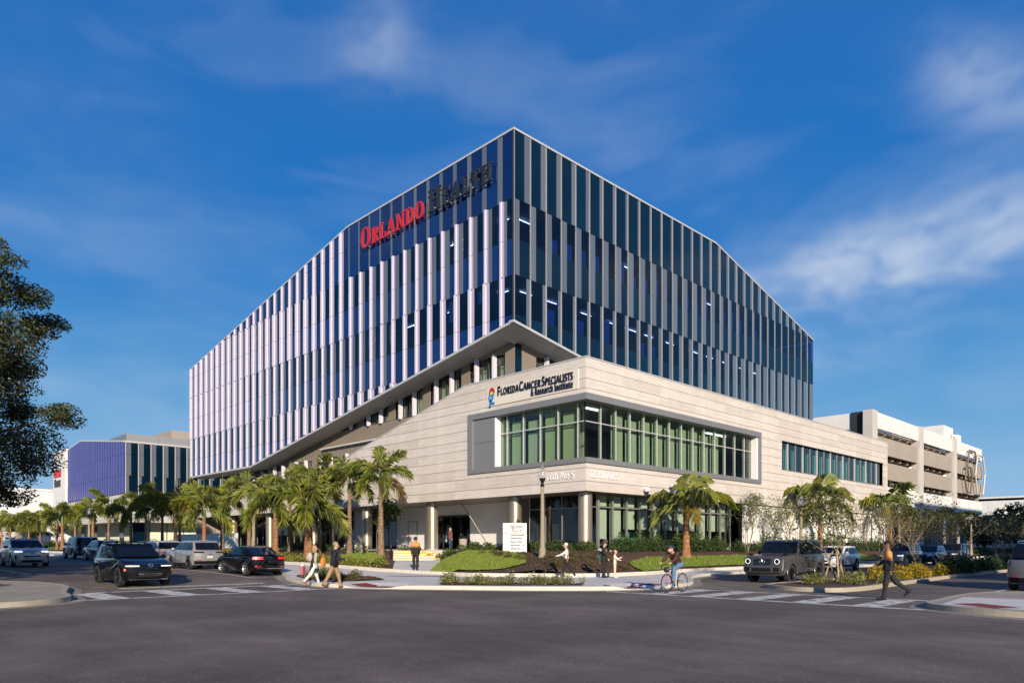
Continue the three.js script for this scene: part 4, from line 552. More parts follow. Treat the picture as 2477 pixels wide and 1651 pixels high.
// ---------------------------------------------------------------- street furniture
{
  const post = lathe([[0.24, 0], [0.24, 0.12], [0.2, 0.16], [0.19, 0.5], [0.15, 0.56], [0.13, 1], [0.095, 3.9]], 12), cap = lathe([[0, 3.9], [0.12, 3.9], [0.12, 3.98], [0.07, 4.02], [0.09, 4.16], [0.17, 4.3], [0.17, 4.36], [0, 4.36]], 16), globe = lathe([[0.13, 4.36], [0.2, 4.46], [0.225, 4.6], [0.2, 4.8], [0.13, 4.9]], 16), lid = lathe([[0.135, 4.9], [0.15, 4.92], [0.1, 4.99], [0.03, 5.05], [0.025, 5.16], [0, 5.18]], 14), ribs = merge([0, 1, 2, 3].map((k) => { const a = k * Math.PI / 2; return tube([[0.14 * Math.cos(a), 4.36, 0.14 * Math.sin(a)], [0.225 * Math.cos(a), 4.6, 0.225 * Math.sin(a)], [0.14 * Math.cos(a), 4.9, 0.14 * Math.sin(a)]], 0.012, 4); })), bulb = new THREE.SphereGeometry(0.06, 8, 6).translate(0, 4.55, 0);
  const spots = [[28.7, 27.0, 'lamp post standing in the mulch in front of the corner window'], [23.9, 52.4, 'lamp post among the palms left of the podium'], [52.3, 23.0, 'lamp post in front of the white wall right of the grey off-roader'], [75.7, 23.6, 'lamp post beside the palm at the far end of the podium'], [103, 23.9, 'lamp post before the shaded foot of the garage'], [22.6, 72, 'lamp post behind the parked cars up the left street'], [22.6, 92, 'lamp post farthest up the left street']];
  let l0; spots.forEach(([a, b, lab], i) => { const y = groundH(a, b) - 0.03; if (!i) { l0 = thing('street_lamp', lab, 'street lamp', 'acorn street lamps', [a, y, b]); mesh('post', post, M.post, l0); mesh('capital', cap, M.black, l0); const g = mesh('globe', globe, M.lampglass, l0); mesh('globe_rib', ribs, M.alum, g); mesh('bulb', bulb, M.white, g); mesh('finial', lid, M.greymetal, l0); } else dup(l0, [a, y, b], 0, lab); });
  // the directory sign
  const s = thing('directory_sign', 'white directory sign with navy foot listing six destinations on the mulch bank', 'sign', null, [30.6, 0.78, 31.1]); s.rotation.y = -0.72;
  mesh('foot', cbox(0.95, 0.42, 0.2, 0, 0.1, 0), M.navy, s); mesh('board', cbox(1.44, 1.95, 0.24, 0, 1.28, 0), M.white, s); mesh('side_strip', cbox(0.27, 1.9, 0.012, -0.58, 1.28, 0.126), std(rgb(0.6, 0.61, 0.64), 0.5), s); mesh('rule', cbox(1.4, 0.03, 0.012, 0.0, 1.63, 0.13), M.charcoal, s);
  const txt = (str, f, size, x, y, m, w, cap2 = 1) => { const g = new THREE.Group(); g.name = 'lettering'; g.position.set(x, y, 0.118); s.add(g); letters(g, str, f, size, 0.015, () => m, null, 0, 0, cap2, 0.004, w); };
  txt('Orlando', 'serif', 0.22, -0.3, 1.95, std(rgb(0.06, 0.012, 0.02), 0.6), 0.8, 0.8); txt('Health', 'serif', 0.22, -0.2, 1.71, M.charcoal, 0.6, 0.8);
  ['Institute Square', 'Medical Pavilion', "Women's Pavilion", 'West Entrance', 'Medical Place', 'James Heart'].forEach((q, i) => { const y = 1.49 - i * 0.205; txt(q, 'sans', 0.1, -0.25, y, M.charcoal, q.length * 0.045); if (i % 2 === 0 || i === 3) { if (i !== 2 && i !== 4 || i === 0) { mesh('arrow', new THREE.ConeGeometry(0.04, 0.06, 3).rotateZ(i === 0 ? 0 : i === 3 ? Math.PI / 2 : -Math.PI / 2).translate(-0.35, y + 0.05, 0.125), M.charcoal, s); } } if (i === 5) mesh('arrow', new THREE.ConeGeometry(0.04, 0.06, 3).rotateZ(-Math.PI / 2).translate(-0.35, y + 0.05, 0.125), M.charcoal, s); if ([0, 3, 5].includes(i)) mesh('parking_disc', new THREE.CylinderGeometry(0.05, 0.05, 0.02, 16).rotateX(Math.PI / 2).translate(0.5, y + 0.045, 0.12), M.navy, s); });
  // parking pay post, bin, camera, seat wall, bollards
  const p = thing('pay_station', 'black parking pay post beside the white car', 'pay station', null, [57.5, 0.15, 21.6]); mesh('post', new THREE.CylinderGeometry(0.05, 0.06, 1.2, 8).translate(0, 0.6, 0), M.black, p); mesh('housing', cbox(0.34, 0.55, 0.26, 0, 1.42, 0), M.black, p); mesh('screen', cbox(0.2, 0.12, 0.01, 0, 1.5, 0.136), M.carglass, p); mesh('top_cap', lathe([[0, 1.78], [0.2, 1.7], [0.2, 1.68], [0, 1.68]], 12), M.black, p);
  const bin = thing('litter_bin', 'tan litter bin with dark hooded lid outside the entrance', 'litter bin', null, [33.9, 1.345, 39.8]); mesh('body', lathe([[0, 0], [0.27, 0], [0.3, 0.8], [0.28, 0.82]], 16), M.stuccob, bin); mesh('lid', lathe([[0.31, 0.82], [0.31, 0.9], [0.26, 1.02], [0, 1.06]], 16), M.black, bin);
  const cam = thing('security_camera', 'white security camera with black dome under the stone edge', 'camera', null, [38.7, 5.1, 27.1]); mesh('bracket', cbox(0.12, 0.12, 0.4, 0, 0.3, -0.1), M.white, cam); mesh('housing', lathe([[0, 0.25], [0.2, 0.2], [0.18, 0.1], [0.12, 0.05]], 14), M.white, cam); mesh('dome', new THREE.SphereGeometry(0.12, 12, 8).translate(0, 0.03, 0), M.blackgloss, cam); mesh('lens_head', cbox(0.22, 0.12, 0.16, 0.08, -0.16, 0.06), M.black, cam);
  const seat = top('seat_wall', prism([[45.6, 1.0], [48.6, 1.0], [48.3, 1.75], [46.2, 1.75]], -0.5, 0, faceL(29.2)), M.walk, 'pale concrete seat wall with sloping ends behind the palms', 'wall'); void seat;
  for (const [a, b, lab] of [[27.6, 43.1, 'black bollard light left of the palm trunks'], [28.3, 40.8, 'black bollard light at the path beside the rightmost palm trunk']]) { const g = thing('bollard_light', lab, 'bollard', 'bollard lights', [a, groundH(a, b), b]); mesh('post', new THREE.CylinderGeometry(0.08, 0.08, 0.85, 12).translate(0, 0.42, 0), M.black, g); mesh('cap', new THREE.CylinderGeometry(0.09, 0.09, 0.08, 12).translate(0, 0.9, 0), M.darkmetal, g); }
}

// unseen block across the right street, placed and sized to shade the garage foot
{ const o = thing('unseen_block', 'plain block out of view across the right street placed to shade the garage foot', 'building'); mesh('wall', box(80, 132, 0, 24.2, -36, -12), M.precast, o); mesh('parapet', box(79.8, 132.2, 24.2, 24.7, -36.2, -11.8), M.stuccow, o); for (let k = 0; k < 12; k++) for (let f = 0; f < 5; f++) { const w = part('window', o); mesh('pane', box(82 + k * 4.1, 85 + k * 4.1, 2 + f * 4.5, 4.4 + f * 4.5, -12.02, -11.96), M.spandrelL, w); } }

// ---------------------------------------------------------------- plants
const v3 = (x, y, z) => new THREE.Vector3(x, y, z);
function pushLeaf(P, C, o, d, w, len, c, bend = 0.25) { // a leaf blade with a fold: 4 points, 2 triangles
  const tip = o.clone().addScaledVector(d, len), m = o.clone().addScaledVector(d, len * 0.45); m.y += len * bend * 0.3; tip.y -= len * bend * 0.4;
  const l = m.clone().addScaledVector(w, 0.5), r = m.clone().addScaledVector(w, -0.5);
  for (const p of [o, l, tip, o, tip, r]) { P.push(p.x, p.y, p.z); C.push(...c); }
}
const shade = (r, a, b) => { const t = r(), k = 0.82 + r() * 0.36; return [0, 1, 2].map((i) => mix(a[i], b[i], t) * k); };
function randDir(r) { const z = r() * 2 - 1, t = r() * 6.2832, s = Math.sqrt(1 - z * z); return v3(s * Math.cos(t), z, s * Math.sin(t)); }
// palm fronds: a curved rachis with leaflets all round it (bushy) or in two hanging rows (feather)
function frond(seed, { len = 2.6, up = 0.9, droop = 1.7, n = 25, rows = 4, leaf = 0.54, width = 0.034, bushy = true, colA = [0.035, 0.075, 0.014], colB = [0.13, 0.17, 0.03] }) {
  const r = rnd(seed), pts = [], P = [], C = [], K = 18; let p = v3(0, 0, 0);
  for (let k = 0; k <= K; k++) { pts.push(p.clone()); const t = k / K, an = up - droop * Math.pow(t, 1.25); p = p.clone().add(v3(Math.cos(an), Math.sin(an), 0).multiplyScalar(len / K)); }
  const cur = new THREE.CatmullRomCurve3(pts), S = v3(0, 0, 1);
  for (let k = 0; k < n; k++) for (let q = 0; q < rows; q++) {
    const t = clamp(0.13 + 0.87 * (k + r()) / n, 0, 1), o = cur.getPoint(t), T = cur.getTangent(t), N = v3().crossVectors(S, T).normalize();
    const an = bushy ? (q + r() * 0.9) / rows * 6.2832 : (q % 2 ? 0.2 : Math.PI - 0.2) + (r() - 0.5) * 0.5, side = S.clone().multiplyScalar(Math.cos(an)).addScaledVector(N, Math.sin(an));
    const d = side.multiplyScalar(bushy ? 0.85 : 1).addScaledVector(T, 0.5 + 0.5 * t + r() * 0.2); d.y -= bushy ? 0.22 : 0.3 + r() * .6; d.normalize();
    const L = leaf * (0.55 + 0.75 * Math.sin(Math.PI * clamp(0.15 + t * 0.75))) * (0.8 + r() * 0.4) * (t > 0.93 ? 0.7 : 1), w = v3().crossVectors(d, randDir(r)).normalize().multiplyScalar(width * (0.8 + r() * 0.5));
    pushLeaf(P, C, o, d, w, L, shade(r, colA, colB), bushy ? 0.45 : 0.7);
  }
  const g = geoOf(P, null, null, C), rg = new THREE.TubeGeometry(cur, 10, 0.022, 4, false);
  return { leaf: g, stem: rg };
}
const GREEN = { colA: [0.06, 0.105, 0.018], colB: [0.31, 0.32, 0.055] }, LIME = { colA: [0.1, 0.15, 0.015], colB: [0.36, 0.36, 0.04] }, GOLD = { colA: [0.16, 0.12, 0.02], colB: [0.38, 0.26, 0.03] }, DRY = { colA: [0.1, 0.065, 0.025], colB: [0.24, 0.16, 0.06] };
const fox = { high: [1, 2].map((s) => frond(s, { up: 1.25, droop: 1.25, len: 2.5, ...GREEN })), mid: [3, 4, 5].map((s) => frond(s, { up: 0.75, droop: 1.75, len: 2.7, ...GREEN })), midlime: [frond(6, { up: 0.8, droop: 1.7, len: 2.6, ...LIME })], low: [7, 8].map((s) => frond(s, { up: 0.15, droop: 1.75, len: 2.5, ...GREEN })), lowlime: [frond(9, { up: 0.1, droop: 1.8, len: 2.4, ...LIME })], gold: [frond(10, { up: 0.7, droop: 1.6, len: 2.3, ...GOLD })], dry: [frond(11, { up: -0.35, droop: 1.25, len: 2.1, ...DRY })] };
const fea = { high: [21].map((s) => frond(s, { bushy: false, rows: 2, n: 22, width: 0.034, up: 1.2, droop: 1.1, len: 2.6, leaf: 0.72, ...GREEN })), mid: [22, 23].map((s) => frond(s, { bushy: false, rows: 2, n: 22, width: 0.034, up: 0.75, droop: 1.5, len: 2.8, leaf: 0.75, ...GREEN })), midlime: [frond(24, { bushy: false, rows: 2, n: 22, width: 0.034, up: 0.7, droop: 1.6, len: 2.7, leaf: 0.72, ...LIME })], low: [frond(25, { bushy: false, rows: 2, n: 22, width: 0.034, up: 0.2, droop: 1.6, len: 2.5, leaf: 0.72, ...GREEN })], lowlime: [frond(26, { bushy: false, rows: 2, n: 22, width: 0.034, up: 0.15, droop: 1.7, len: 2.4, leaf: 0.68, ...LIME })], gold: [frond(27, { bushy: false, rows: 2, n: 22, width: 0.034, up: 0.1, droop: 1.5, len: 2.2, leaf: 0.6, ...GOLD })], dry: [frond(28, { bushy: false, rows: 2, n: 22, width: 0.034, up: -0.4, droop: 1.1, len: 2, leaf: 0.6, ...DRY })] };
function trunkGeo(h, r0, r1) { const g = lathe([[r0 * 1.55, -0.15], [r0 * 1.5, 0.05], [r0 * 1.2, h * 0.12], [r0, h * 0.3], [mix(r0, r1, 0.6), h * 0.65], [r1, h]], 14), uv = g.attributes.uv; for (let i = 0; i < uv.count; i++) uv.setXY(i, uv.getX(i) * 2, uv.getY(i) * h); return g; }
function palm(a, b, h, { seed = 1, kind = fox, scale = 1, plan = null, thick = 0.15, bronze = false, spear = true, label, group, gold = 0, dry = 0, gh = groundH } = {}) {
  const r = rnd(seed * 97 + 5), t = thing('palm_tree', label, 'palm tree', group, [a, gh(a, b), b]); t.rotation.y = r() * 6.28;
  mesh('trunk', trunkGeo(h, thick, thick * 0.72), bronze ? M.palmtrunk2 : M.palmtrunk, t);
  const sh = 0.9 * scale; mesh('crownshaft', lathe([[thick * 0.74, h - 0.02], [thick * 0.95, h + 0.1 * sh], [thick * 0.7, h + sh * 0.7], [0.035, h + sh * 1.15]], 12), M.shaft, t);
  const list = plan ?? ['high', 'mid', 'mid', 'midlime', 'mid', 'low', 'low', 'lowlime'].concat(Array(gold).fill('gold'), Array(dry).fill('dry'));
  list.forEach((k, i) => { const v = kind[k][Math.floor(r() * kind[k].length)], f = mesh('frond', v.leaf, M.leaf, t), s = scale * (0.88 + r() * 0.26); f.position.y = h + sh * (k === 'high' ? 1 : k === 'mid' || k === 'midlime' ? 0.85 : 0.7); f.rotation.y = i * 2.39996 + (r() - 0.5) * 0.5; f.rotation.z = (r() - 0.5) * 0.25; f.scale.setScalar(s); const st = mesh('rachis', v.stem, M.rachis, f); void st; });
  if (spear) mesh('spear', tube([[0, h + sh, 0], [0.03, h + sh + 1.9 * scale, 0.02]], 0.022, 5), M.shaft, t);
  return t;
}
{
  const onA = (x, A) => { const u = (x - 1238.5) / 1737, Z = A / (0.6987 + 0.7154 * u); return Z * (0.7154 - 0.6987 * u); };
  const row = [[921, 27.2, 4.3, { thick: .19, scale: .92, dry: 1, plan: ['high', 'high', 'mid', 'mid', 'mid', 'low', 'mid', 'lowlime', 'dry'], label: 'palm with ringed grey trunk rightmost of the row left of the podium wall' }], [845, 27.4, 4.1, { thick: .17, scale: .9, gold: 1, label: 'slim palm with yellowing fronds second from the right end of the row' }], [772, 27.6, 4.6, { thick: .13, scale: .95, label: 'thin trunked tall palm behind the walking couple' }], [746, 25.2, 2.5, { thick: .3, scale: 1.3, bronze: true, label: 'large palm with thick swollen trunk left of the walking couple' }], [701, 28, 4.0, { gold: 1, label: 'palm with golden top fronds between the thick trunked palm and the lamp post' }], [666, 23.7, 2.9, { bronze: true, thick: .2, scale: 1.1, label: 'palm with orange brown trunk behind the black sedan' }], [602, 24.6, 3.9, { thick: .15, label: 'palm right behind the tail of the silver crossover' }], [537, 27, 3.6, { dry: 1, label: 'palm before the third metal column with a dry hanging frond' }], [493, 23.6, 2.7, { bronze: true, thick: .19, scale: 1.12, gold: 1, label: 'palm with orange trunk above the silver crossover' }], [434, 27, 3.7, { gold: 1, label: 'palm with pale trunk above the silver hatchback' }], [424, 23.6, 3.0, { bronze: true, thick: .18, scale: 1.1, label: 'palm with brown trunk between two pale ones above the silver hatchback' }], [392, 23.8, 3.3, { plan: ['high', 'midlime', 'midlime', 'mid', 'midlime', 'mid', 'low', 'lowlime', 'low', 'dry'], label: 'bright lime fronded palm above the black moving car' }], [352, 26.5, 3.9, { label: 'palm at the left edge of the glass tower' }], [316, 23.8, 2.9, { thick: .17, label: 'palm in front of the corner of the blue building' }], [262, 26, 3.5, { label: 'palm before the blue glass near its corner' }], [224, 24.6, 2.9, { bronze: true, thick: .19, label: 'palm with orange trunk before the middle of the blue glass' }], [181, 24.6, 3.3, { label: 'palm before the left part of the blue glass' }], [150, 24.6, 2.7, { bronze: true, thick: .2, scale: 1.05, label: 'thicker palm of the leaning pair left of the blue building' }], [137, 24.6, 2.9, { bronze: true, label: 'thinner palm of the leaning pair left of the blue building' }], [96, 24.6, 2.7, { bronze: true, label: 'palm with orange trunk right behind the silver car with lights on' }], [69, 24.6, 2.7, { bronze: true, label: 'palm above the roof of the silver car with lights on' }], [45, 24.6, 2.8, { bronze: true, label: 'third palm from the left edge of the picture' }], [24, 24.6, 2.8, { bronze: true, label: 'second palm from the left edge of the picture' }], [3, 24.6, 2.8, { bronze: true, label: 'palm cut by the left edge of the picture' }]];
  row.forEach(([x, A, h, o], i) => palm(A, onA(x, A), h + (i < 14 ? 0.35 : 0.9), { seed: 30 + i, group: 'palms along the left street', ...o, scale: (o.scale ?? 1) * 1.08 }));
  const P = { kind: fea, bronze: true, group: 'palms along the right side of the building' };
  palm(40.1, 25.1, 2.6, { ...P, seed: 71, thick: 0.24, scale: 1.1, plan: ['mid', 'high', 'mid', 'midlime', 'low', 'gold', 'high'], label: 'palm with swollen orange trunk before the ground floor windows' });
  palm(61, 25.2, 3.6, { ...P, seed: 78, thick: 0.2, scale: 1.35, plan: ['mid', 'mid', 'high', 'mid', 'low', 'low', 'mid'], label: 'palm with wide spread fronds before the white wall' });
  palm(78.2, 25.2, 3.8, { ...P, seed: 74, thick: 0.17, scale: 1.3, plan: ['mid', 'high', 'mid', 'midlime', 'low', 'mid', 'low'], label: 'palm at the far end of the podium wall' });
  palm(112, 28, 4.2, { ...P, seed: 75, thick: 0.17, scale: 1.1, plan: ['mid', 'high', 'mid', 'low', 'mid', 'low', 'low'], label: 'small fan of palm fronds against the garage foot', gh: () => 0.2 });
}
// leafy clouds
function leafCloud(seed, count, place, size, colA, colB, fold = 0.25, wide = 0.55) {
  const r = rnd(seed), P = [], C = []; for (let i = 0; i < count; i++) { const o = place(r); if (!o) continue; const d = randDir(r); d.y = d.y * 0.6 + 0.1; d.normalize(); const w = v3().crossVectors(d, randDir(r)).normalize(), L = size * (0.65 + r() * 0.7); pushLeaf(P, C, o, d, w.multiplyScalar(L * wide), L, shade(r, colA, colB), fold); } return geoOf(P, null, null, C);
}
function branchy(seed, base, top, n, spread, r0, levels = 3, stems = 1) { // recursive limbs; returns geometry and twig ends
  const r = rnd(seed), list = [], ends = [];
  const go = (A, dir, len, rad, lev) => { const bend = dir.clone().add(randDir(r).multiplyScalar(0.16)).normalize(), Bp = A.clone().addScaledVector(bend, len); list.push(limb(A, Bp, rad, rad * 0.66, lev < 1 ? 9 : 5)); if (lev >= levels) { ends.push(Bp); return; } if (lev > 0) ends.push(A.clone().lerp(Bp, 0.7)); const k = lev === 0 ? n : 2 + Math.floor(r() * 2); for (let i = 0; i < k; i++) { const d = bend.clone().add(randDir(r).multiplyScalar(spread)).normalize(); d.y = Math.max(d.y, -0.1) + 0.12; go(Bp, d.normalize(), len * (0.62 + r() * 0.22), rad * (0.6), lev + 1); } };
  for (let s = 0; s < stems; s++) { const d = v3((r() - .5) * (stems > 1 ? 0.5 : 0.06), 1, (r() - .5) * (stems > 1 ? 0.5 : 0.06)).normalize(); go(v3(base.x + (r() - .5) * (stems > 1 ? .25 : 0), base.y, base.z + (r() - .5) * (stems > 1 ? .25 : 0)), d, top, r0, 0); }
  return { wood: merge(list.map((g) => { g.deleteAttribute('uv'); return g; })), ends };
}
// the live oaks on the near left corner; their shade falls over the left street
function oak(a, b, H, rad, seed, label) {
  const r = rnd(seed), t = thing('oak_tree', label, 'tree', 'live oaks of the near left corner', [a, 0.12 + (a < 10 ? streetH(b) : 0), b]);
  const trunk = [limb(v3(0, -0.1, 0), v3(0.2, H * 0.22, 0.1), 0.55, 0.42, 12)], lobes = []; const fork = v3(0.2, H * 0.22, 0.1);
  for (let i = 0; i < 112; i++) { const an = i * 2.39996, up = mix(0.22, 0.97, Math.pow((i + 0.5) / 112, 0.85)), rr = rad * Math.sqrt(1 - Math.pow(clamp((up - 0.46) / 0.56, -0.9, 0.96), 2)) * mix(0.5, 1.06, r()); const low = mix(0.85, 1, sstep(0.25, 0.5, up)), c = v3(Math.cos(an) * rr * low, H * up, Math.sin(an) * rr * low); lobes.push([c, mix(0.8, 1.7, r()) * H / 16]); const m = fork.clone().lerp(c, 0.5).add(v3(0, H * 0.05, 0)); trunk.push(limb(fork, m, 0.16, 0.09, 6), limb(m, c, 0.09, 0.025, 5)); }
  mesh('trunk', merge(trunk.map((g) => { g.deleteAttribute('uv'); return g; })), M.bark, t);
  const geo = leafCloud(seed + 1, seed === 301 ? 270000 : 45000, (q) => { const [c, s] = lobes[Math.floor(q() * lobes.length)], d = randDir(q), k = Math.pow(q(), 0.42) * s, p = v3(c.x + d.x * k * 1.2, c.y + d.y * k * 0.66, c.z + d.z * k * 1.2); const clumpy = vnoise(p.x * 1.6 + 40, p.y * 1.8 + p.z * 1.3 + 40, 0, seed); return clumpy < 0.34 ? null : p; }, seed === 301 ? 0.15 : 0.26, [0.018, 0.03, 0.01], [0.075, 0.085, 0.025], 0.2, 0.6);
  mesh('crown', geo, M.leafglossy, t); return t;
}
oak(3.0, 49.6, 18.2, 8.4, 301, 'dark live oak leaning in from the left edge of the picture');
oak(-4, 33, 13, 8, 305, 'live oak out of view whose shade falls on the left street');
{ const t = oak(36, -5, 10, 4.6, 309, 'live oak out of view beyond the right edge of the picture shading the planter island'); t.userData.group = 'street trees of the near right corner'; const u = oak(52, -4, 11, 5.5, 313, 'live oak out of view farther along the right street shading the road and planter'); u.userData.group = 'street trees of the near right corner'; }  // oaks out of view, placed to shade the planter island and right street
// small ornamental trees
function ornamental(a, b, H, o) { const { seed, leaves = 900, label, group, stems = 1, colA = [0.05, 0.09, 0.02], colB = [0.16, 0.2, 0.04], bark = M.palebark, spread = 0.8, size = 0.12, name = 'ornamental_tree', gh = groundH, levels = 3, jitter = 0.4, n = 4, low = 0, r0 = .035 } = o; const t = thing(name, label, 'tree', group, [a, gh(a, b), b]);
  const { wood, ends } = branchy(seed, v3(0, -0.05, 0), H * 0.36, n, spread, r0, levels, stems); mesh('trunk', wood, bark, t); const pts = low ? ends.filter((e) => e.y > low) : ends;
  mesh('crown', leafCloud(seed + 3, leaves * 0.95, (q) => { const e = pts[Math.floor(q() * pts.length)], d = randDir(q), k = q() * jitter; return e.clone().addScaledVector(d, k); }, size, colA, colB), M.leaf, t); return t; }
{
  const isH = () => 0.12, G1 = 'young multi stemmed trees before the white wall', G2 = 'young trees on the planter island';
  ornamental(50.2, 26.2, 4.3, { seed: 401, stems: 4, leaves: 2300, jitter: .5, label: 'dense green young tree at the left end of the white wall', group: G1, n: 3 });
  ornamental(54.5, 26.3, 4.2, { seed: 402, stems: 5, leaves: 700, label: 'sparse many stemmed tree second along the white wall', group: G1, n: 3, size: .12 }); ornamental(57.6, 26.2, 4.4, { seed: 403, stems: 5, leaves: 850, label: 'sparse leafy tree left of the lamp before the white wall', group: G1, n: 3, size: .12 });
  ornamental(69.5, 26, 4.3, { seed: 404, stems: 4, leaves: 500, label: 'nearly bare tree far along the white wall', group: G1, n: 3, colA: [0.1, 0.06, 0.03], colB: [0.2, 0.14, 0.06] }); ornamental(74.4, 26, 4.2, { seed: 405, stems: 4, leaves: 350, label: 'thin bare tree near the end of the white wall', group: G1, n: 3, colA: [0.1, 0.07, 0.03], colB: [0.22, 0.16, 0.06] });
  const t = ornamental(31.9, 12.5, 3.9, { seed: 406, stems: 3, leaves: 2600, jitter: .62, gh: isH, label: 'staked young tree with autumn tints beside the grey off-roader', group: G2, n: 4, colA: [0.06, 0.1, 0.02], colB: [0.24, 0.22, 0.05], size: .12, low: 1.0, spread: .72 }); for (let k = 0; k < 3; k++) { const an = k * 2.1 + .4; mesh('stake', limb(v3(Math.cos(an) * 0.5, -0.05, Math.sin(an) * 0.5), v3(Math.cos(an) * 0.12, 1.35, Math.sin(an) * 0.12), 0.035, 0.035, 5), M.stake, t); } mesh('tie', lathe([[0.17, 1.1], [0.19, 1.14], [0.17, 1.18]], 8), M.black, t);
  ornamental(36.8, 12.2, 3.6, { seed: 407, stems: 4, leaves: 260, gh: isH, label: 'slender bare tree right of the staked tree', group: G2, n: 3, colA: [0.12, 0.09, 0.02], colB: [0.35, 0.26, 0.05] }); ornamental(43, 12.4, 4.6, { seed: 408, stems: 3, leaves: 1300, gh: isH, label: 'taller leafy tree before the parked dark cars', group: G2, n: 4, jitter: .5 }); ornamental(51.5, 12.3, 4.2, { seed: 409, stems: 4, leaves: 500, gh: isH, label: 'thin tree before the rearmost parked dark car', group: G2, n: 3 }); ornamental(60, 12.3, 4.4, { seed: 410, stems: 4, leaves: 700, gh: isH, label: 'thin tree toward the far end of the planter', group: G2, n: 3 }); ornamental(69, 12.3, 4.4, { seed: 411, stems: 4, leaves: 700, gh: isH, label: 'thin tree at the far end of the planter', group: G2, n: 3 });
  [[92, 27, 6], [99, 26, 5.6], [106, 27.5, 6.4], [113, 26, 5.8], [121, 27, 6.2], [130, 25, 6], [140, 27, 6.6], [152, 24, 6.6], [165, 26, 7], [172, 18, 6]].forEach(([a, b, h], i) => ornamental(a, b, h, { seed: 420 + i, stems: 3, leaves: 1500, jitter: .8, gh: () => 0.15, label: 'twiggy tree in the row at the foot of the garage', group: 'twiggy trees at the foot of the garage', n: 4, bark: M.bark, size: .2, colA: [0.03, 0.04, 0.015], colB: [0.1, 0.1, 0.03] }));
  const mag = { stems: 1, leaves: 1800, jitter: .55, colA: [0.02, 0.05, 0.012], colB: [0.09, 0.14, 0.03], size: .2, n: 4, name: 'broadleaf_tree', group: 'small broadleaf trees before the entrance' };
  ornamental(30.2, 45.4, 3.9, { ...mag, seed: 441, label: 'round leafy small tree behind the rightmost palm trunk' }); ornamental(30.2, 53, 3.6, { ...mag, seed: 442, label: 'round leafy small tree behind the walking couple' });
  [[27, 128, 4], [27, 137, 4.6], [27, 146, 4], [29, 152, 5], [24, 170, 7], [18, 174, 7.5], [12, 178, 8], [30, 172, 7], [6, 182, 8]].forEach(([a, b, h], i) => ornamental(a, b, h, { ...mag, seed: 445 + i, label: 'dark leafy tree below the blue building', group: 'dark leafy trees below the blue building' }));
  for (let i = 0; i < 22; i++) { const rr = rnd(900 + i), left = i < 7, near = i > 15, a = left ? 2 + rr() * 28 - i * 1.5 : near ? 158 + (i - 16) * 5 : 190 + rr() * 120, b = left ? 240 + rr() * 40 : near ? 22 + ((i * 7) % 5) * 3.4 : 18 + rr() * 36, h = left ? 9 + rr() * 4 : near ? 7 + rr() * 2.5 : 8 + rr() * 6; const t = thing('distant_tree', left ? 'distant green tree on the skyline up the left street' : 'distant green tree on the skyline at the far right', 'tree', left ? 'distant trees up the left street' : 'distant trees at the far right', [a, 0, b]); mesh('trunk', limb(v3(0, -.2, 0), v3(0, h * 0.6, 0), 0.35, 0.2, 7), M.bark, t); mesh('crown', leafCloud(950 + i, 1500, (q) => { const d = randDir(q), k = Math.pow(q(), .4); return v3(d.x * k * h * 0.55, h * 0.62 + d.y * k * h * 0.4, d.z * k * h * 0.55); }, 0.75, [0.025, 0.045, 0.015], [0.08, 0.1, 0.03]), M.leaf, t); }
}
// shrubs: a few models, copied plant by plant
function shrubGeo(seed, n, w, h, size, colA, colB, tall = false) { return leafCloud(seed, n, (q) => { const d = randDir(q), k = Math.pow(q(), 0.45), y = Math.abs(d.y) * k * h; return v3(d.x * k * w * (tall ? 0.5 + 0.5 * Math.sin(Math.PI * clamp(y / h)) : 1), y + 0.03, d.z * k * w); }, size, colA, colB); }
const shrubKinds = {
  green: [1, 2, 3].map((s) => shrubGeo(500 + s, 420, 0.5, 0.6, 0.12, [0.03, 0.06, 0.015], [0.11, 0.16, 0.03])), variegated: [1, 2, 3].map((s) => shrubGeo(510 + s, 420, 0.5, 0.62, 0.12, [0.06, 0.1, 0.015], [0.42, 0.4, 0.06])), upright: [1, 2].map((s) => shrubGeo(520 + s, 380, 0.4, 1.35, 0.13, [0.03, 0.07, 0.015], [0.12, 0.17, 0.03], true)), low: [1, 2, 3].map((s) => shrubGeo(530 + s, 150, 0.3, 0.34, 0.075, [0.07, 0.1, 0.02], [0.32, 0.32, 0.07])), golden: [1, 2, 3].map((s) => shrubGeo(540 + s, 420, 0.46, 0.6, 0.11, [0.2, 0.16, 0.015], [0.6, 0.42, 0.02])), dark: [1, 2, 3].map((s) => shrubGeo(550 + s, 430, 0.55, 0.75, 0.13, [0.018, 0.045, 0.012], [0.07, 0.12, 0.025])), sprig: [1, 2].map((s) => shrubGeo(560 + s, 70, 0.22, 0.5, 0.08, [0.1, 0.13, 0.03], [0.4, 0.38, 0.1], true)), rust: [1, 2].map((s) => shrubGeo(570 + s, 240, 0.4, 0.45, 0.1, [0.07, 0.06, 0.02], [0.2, 0.16, 0.05])) };
const twig = merge([0, 1, 2, 3, 4].map((k) => { const a = k * 1.26; return limb(v3(0, -0.06, 0), v3(Math.cos(a) * 0.16, 0.28, Math.sin(a) * 0.16), 0.012, 0.006, 4); }).map((g) => { g.deleteAttribute('uv'); return g; }));
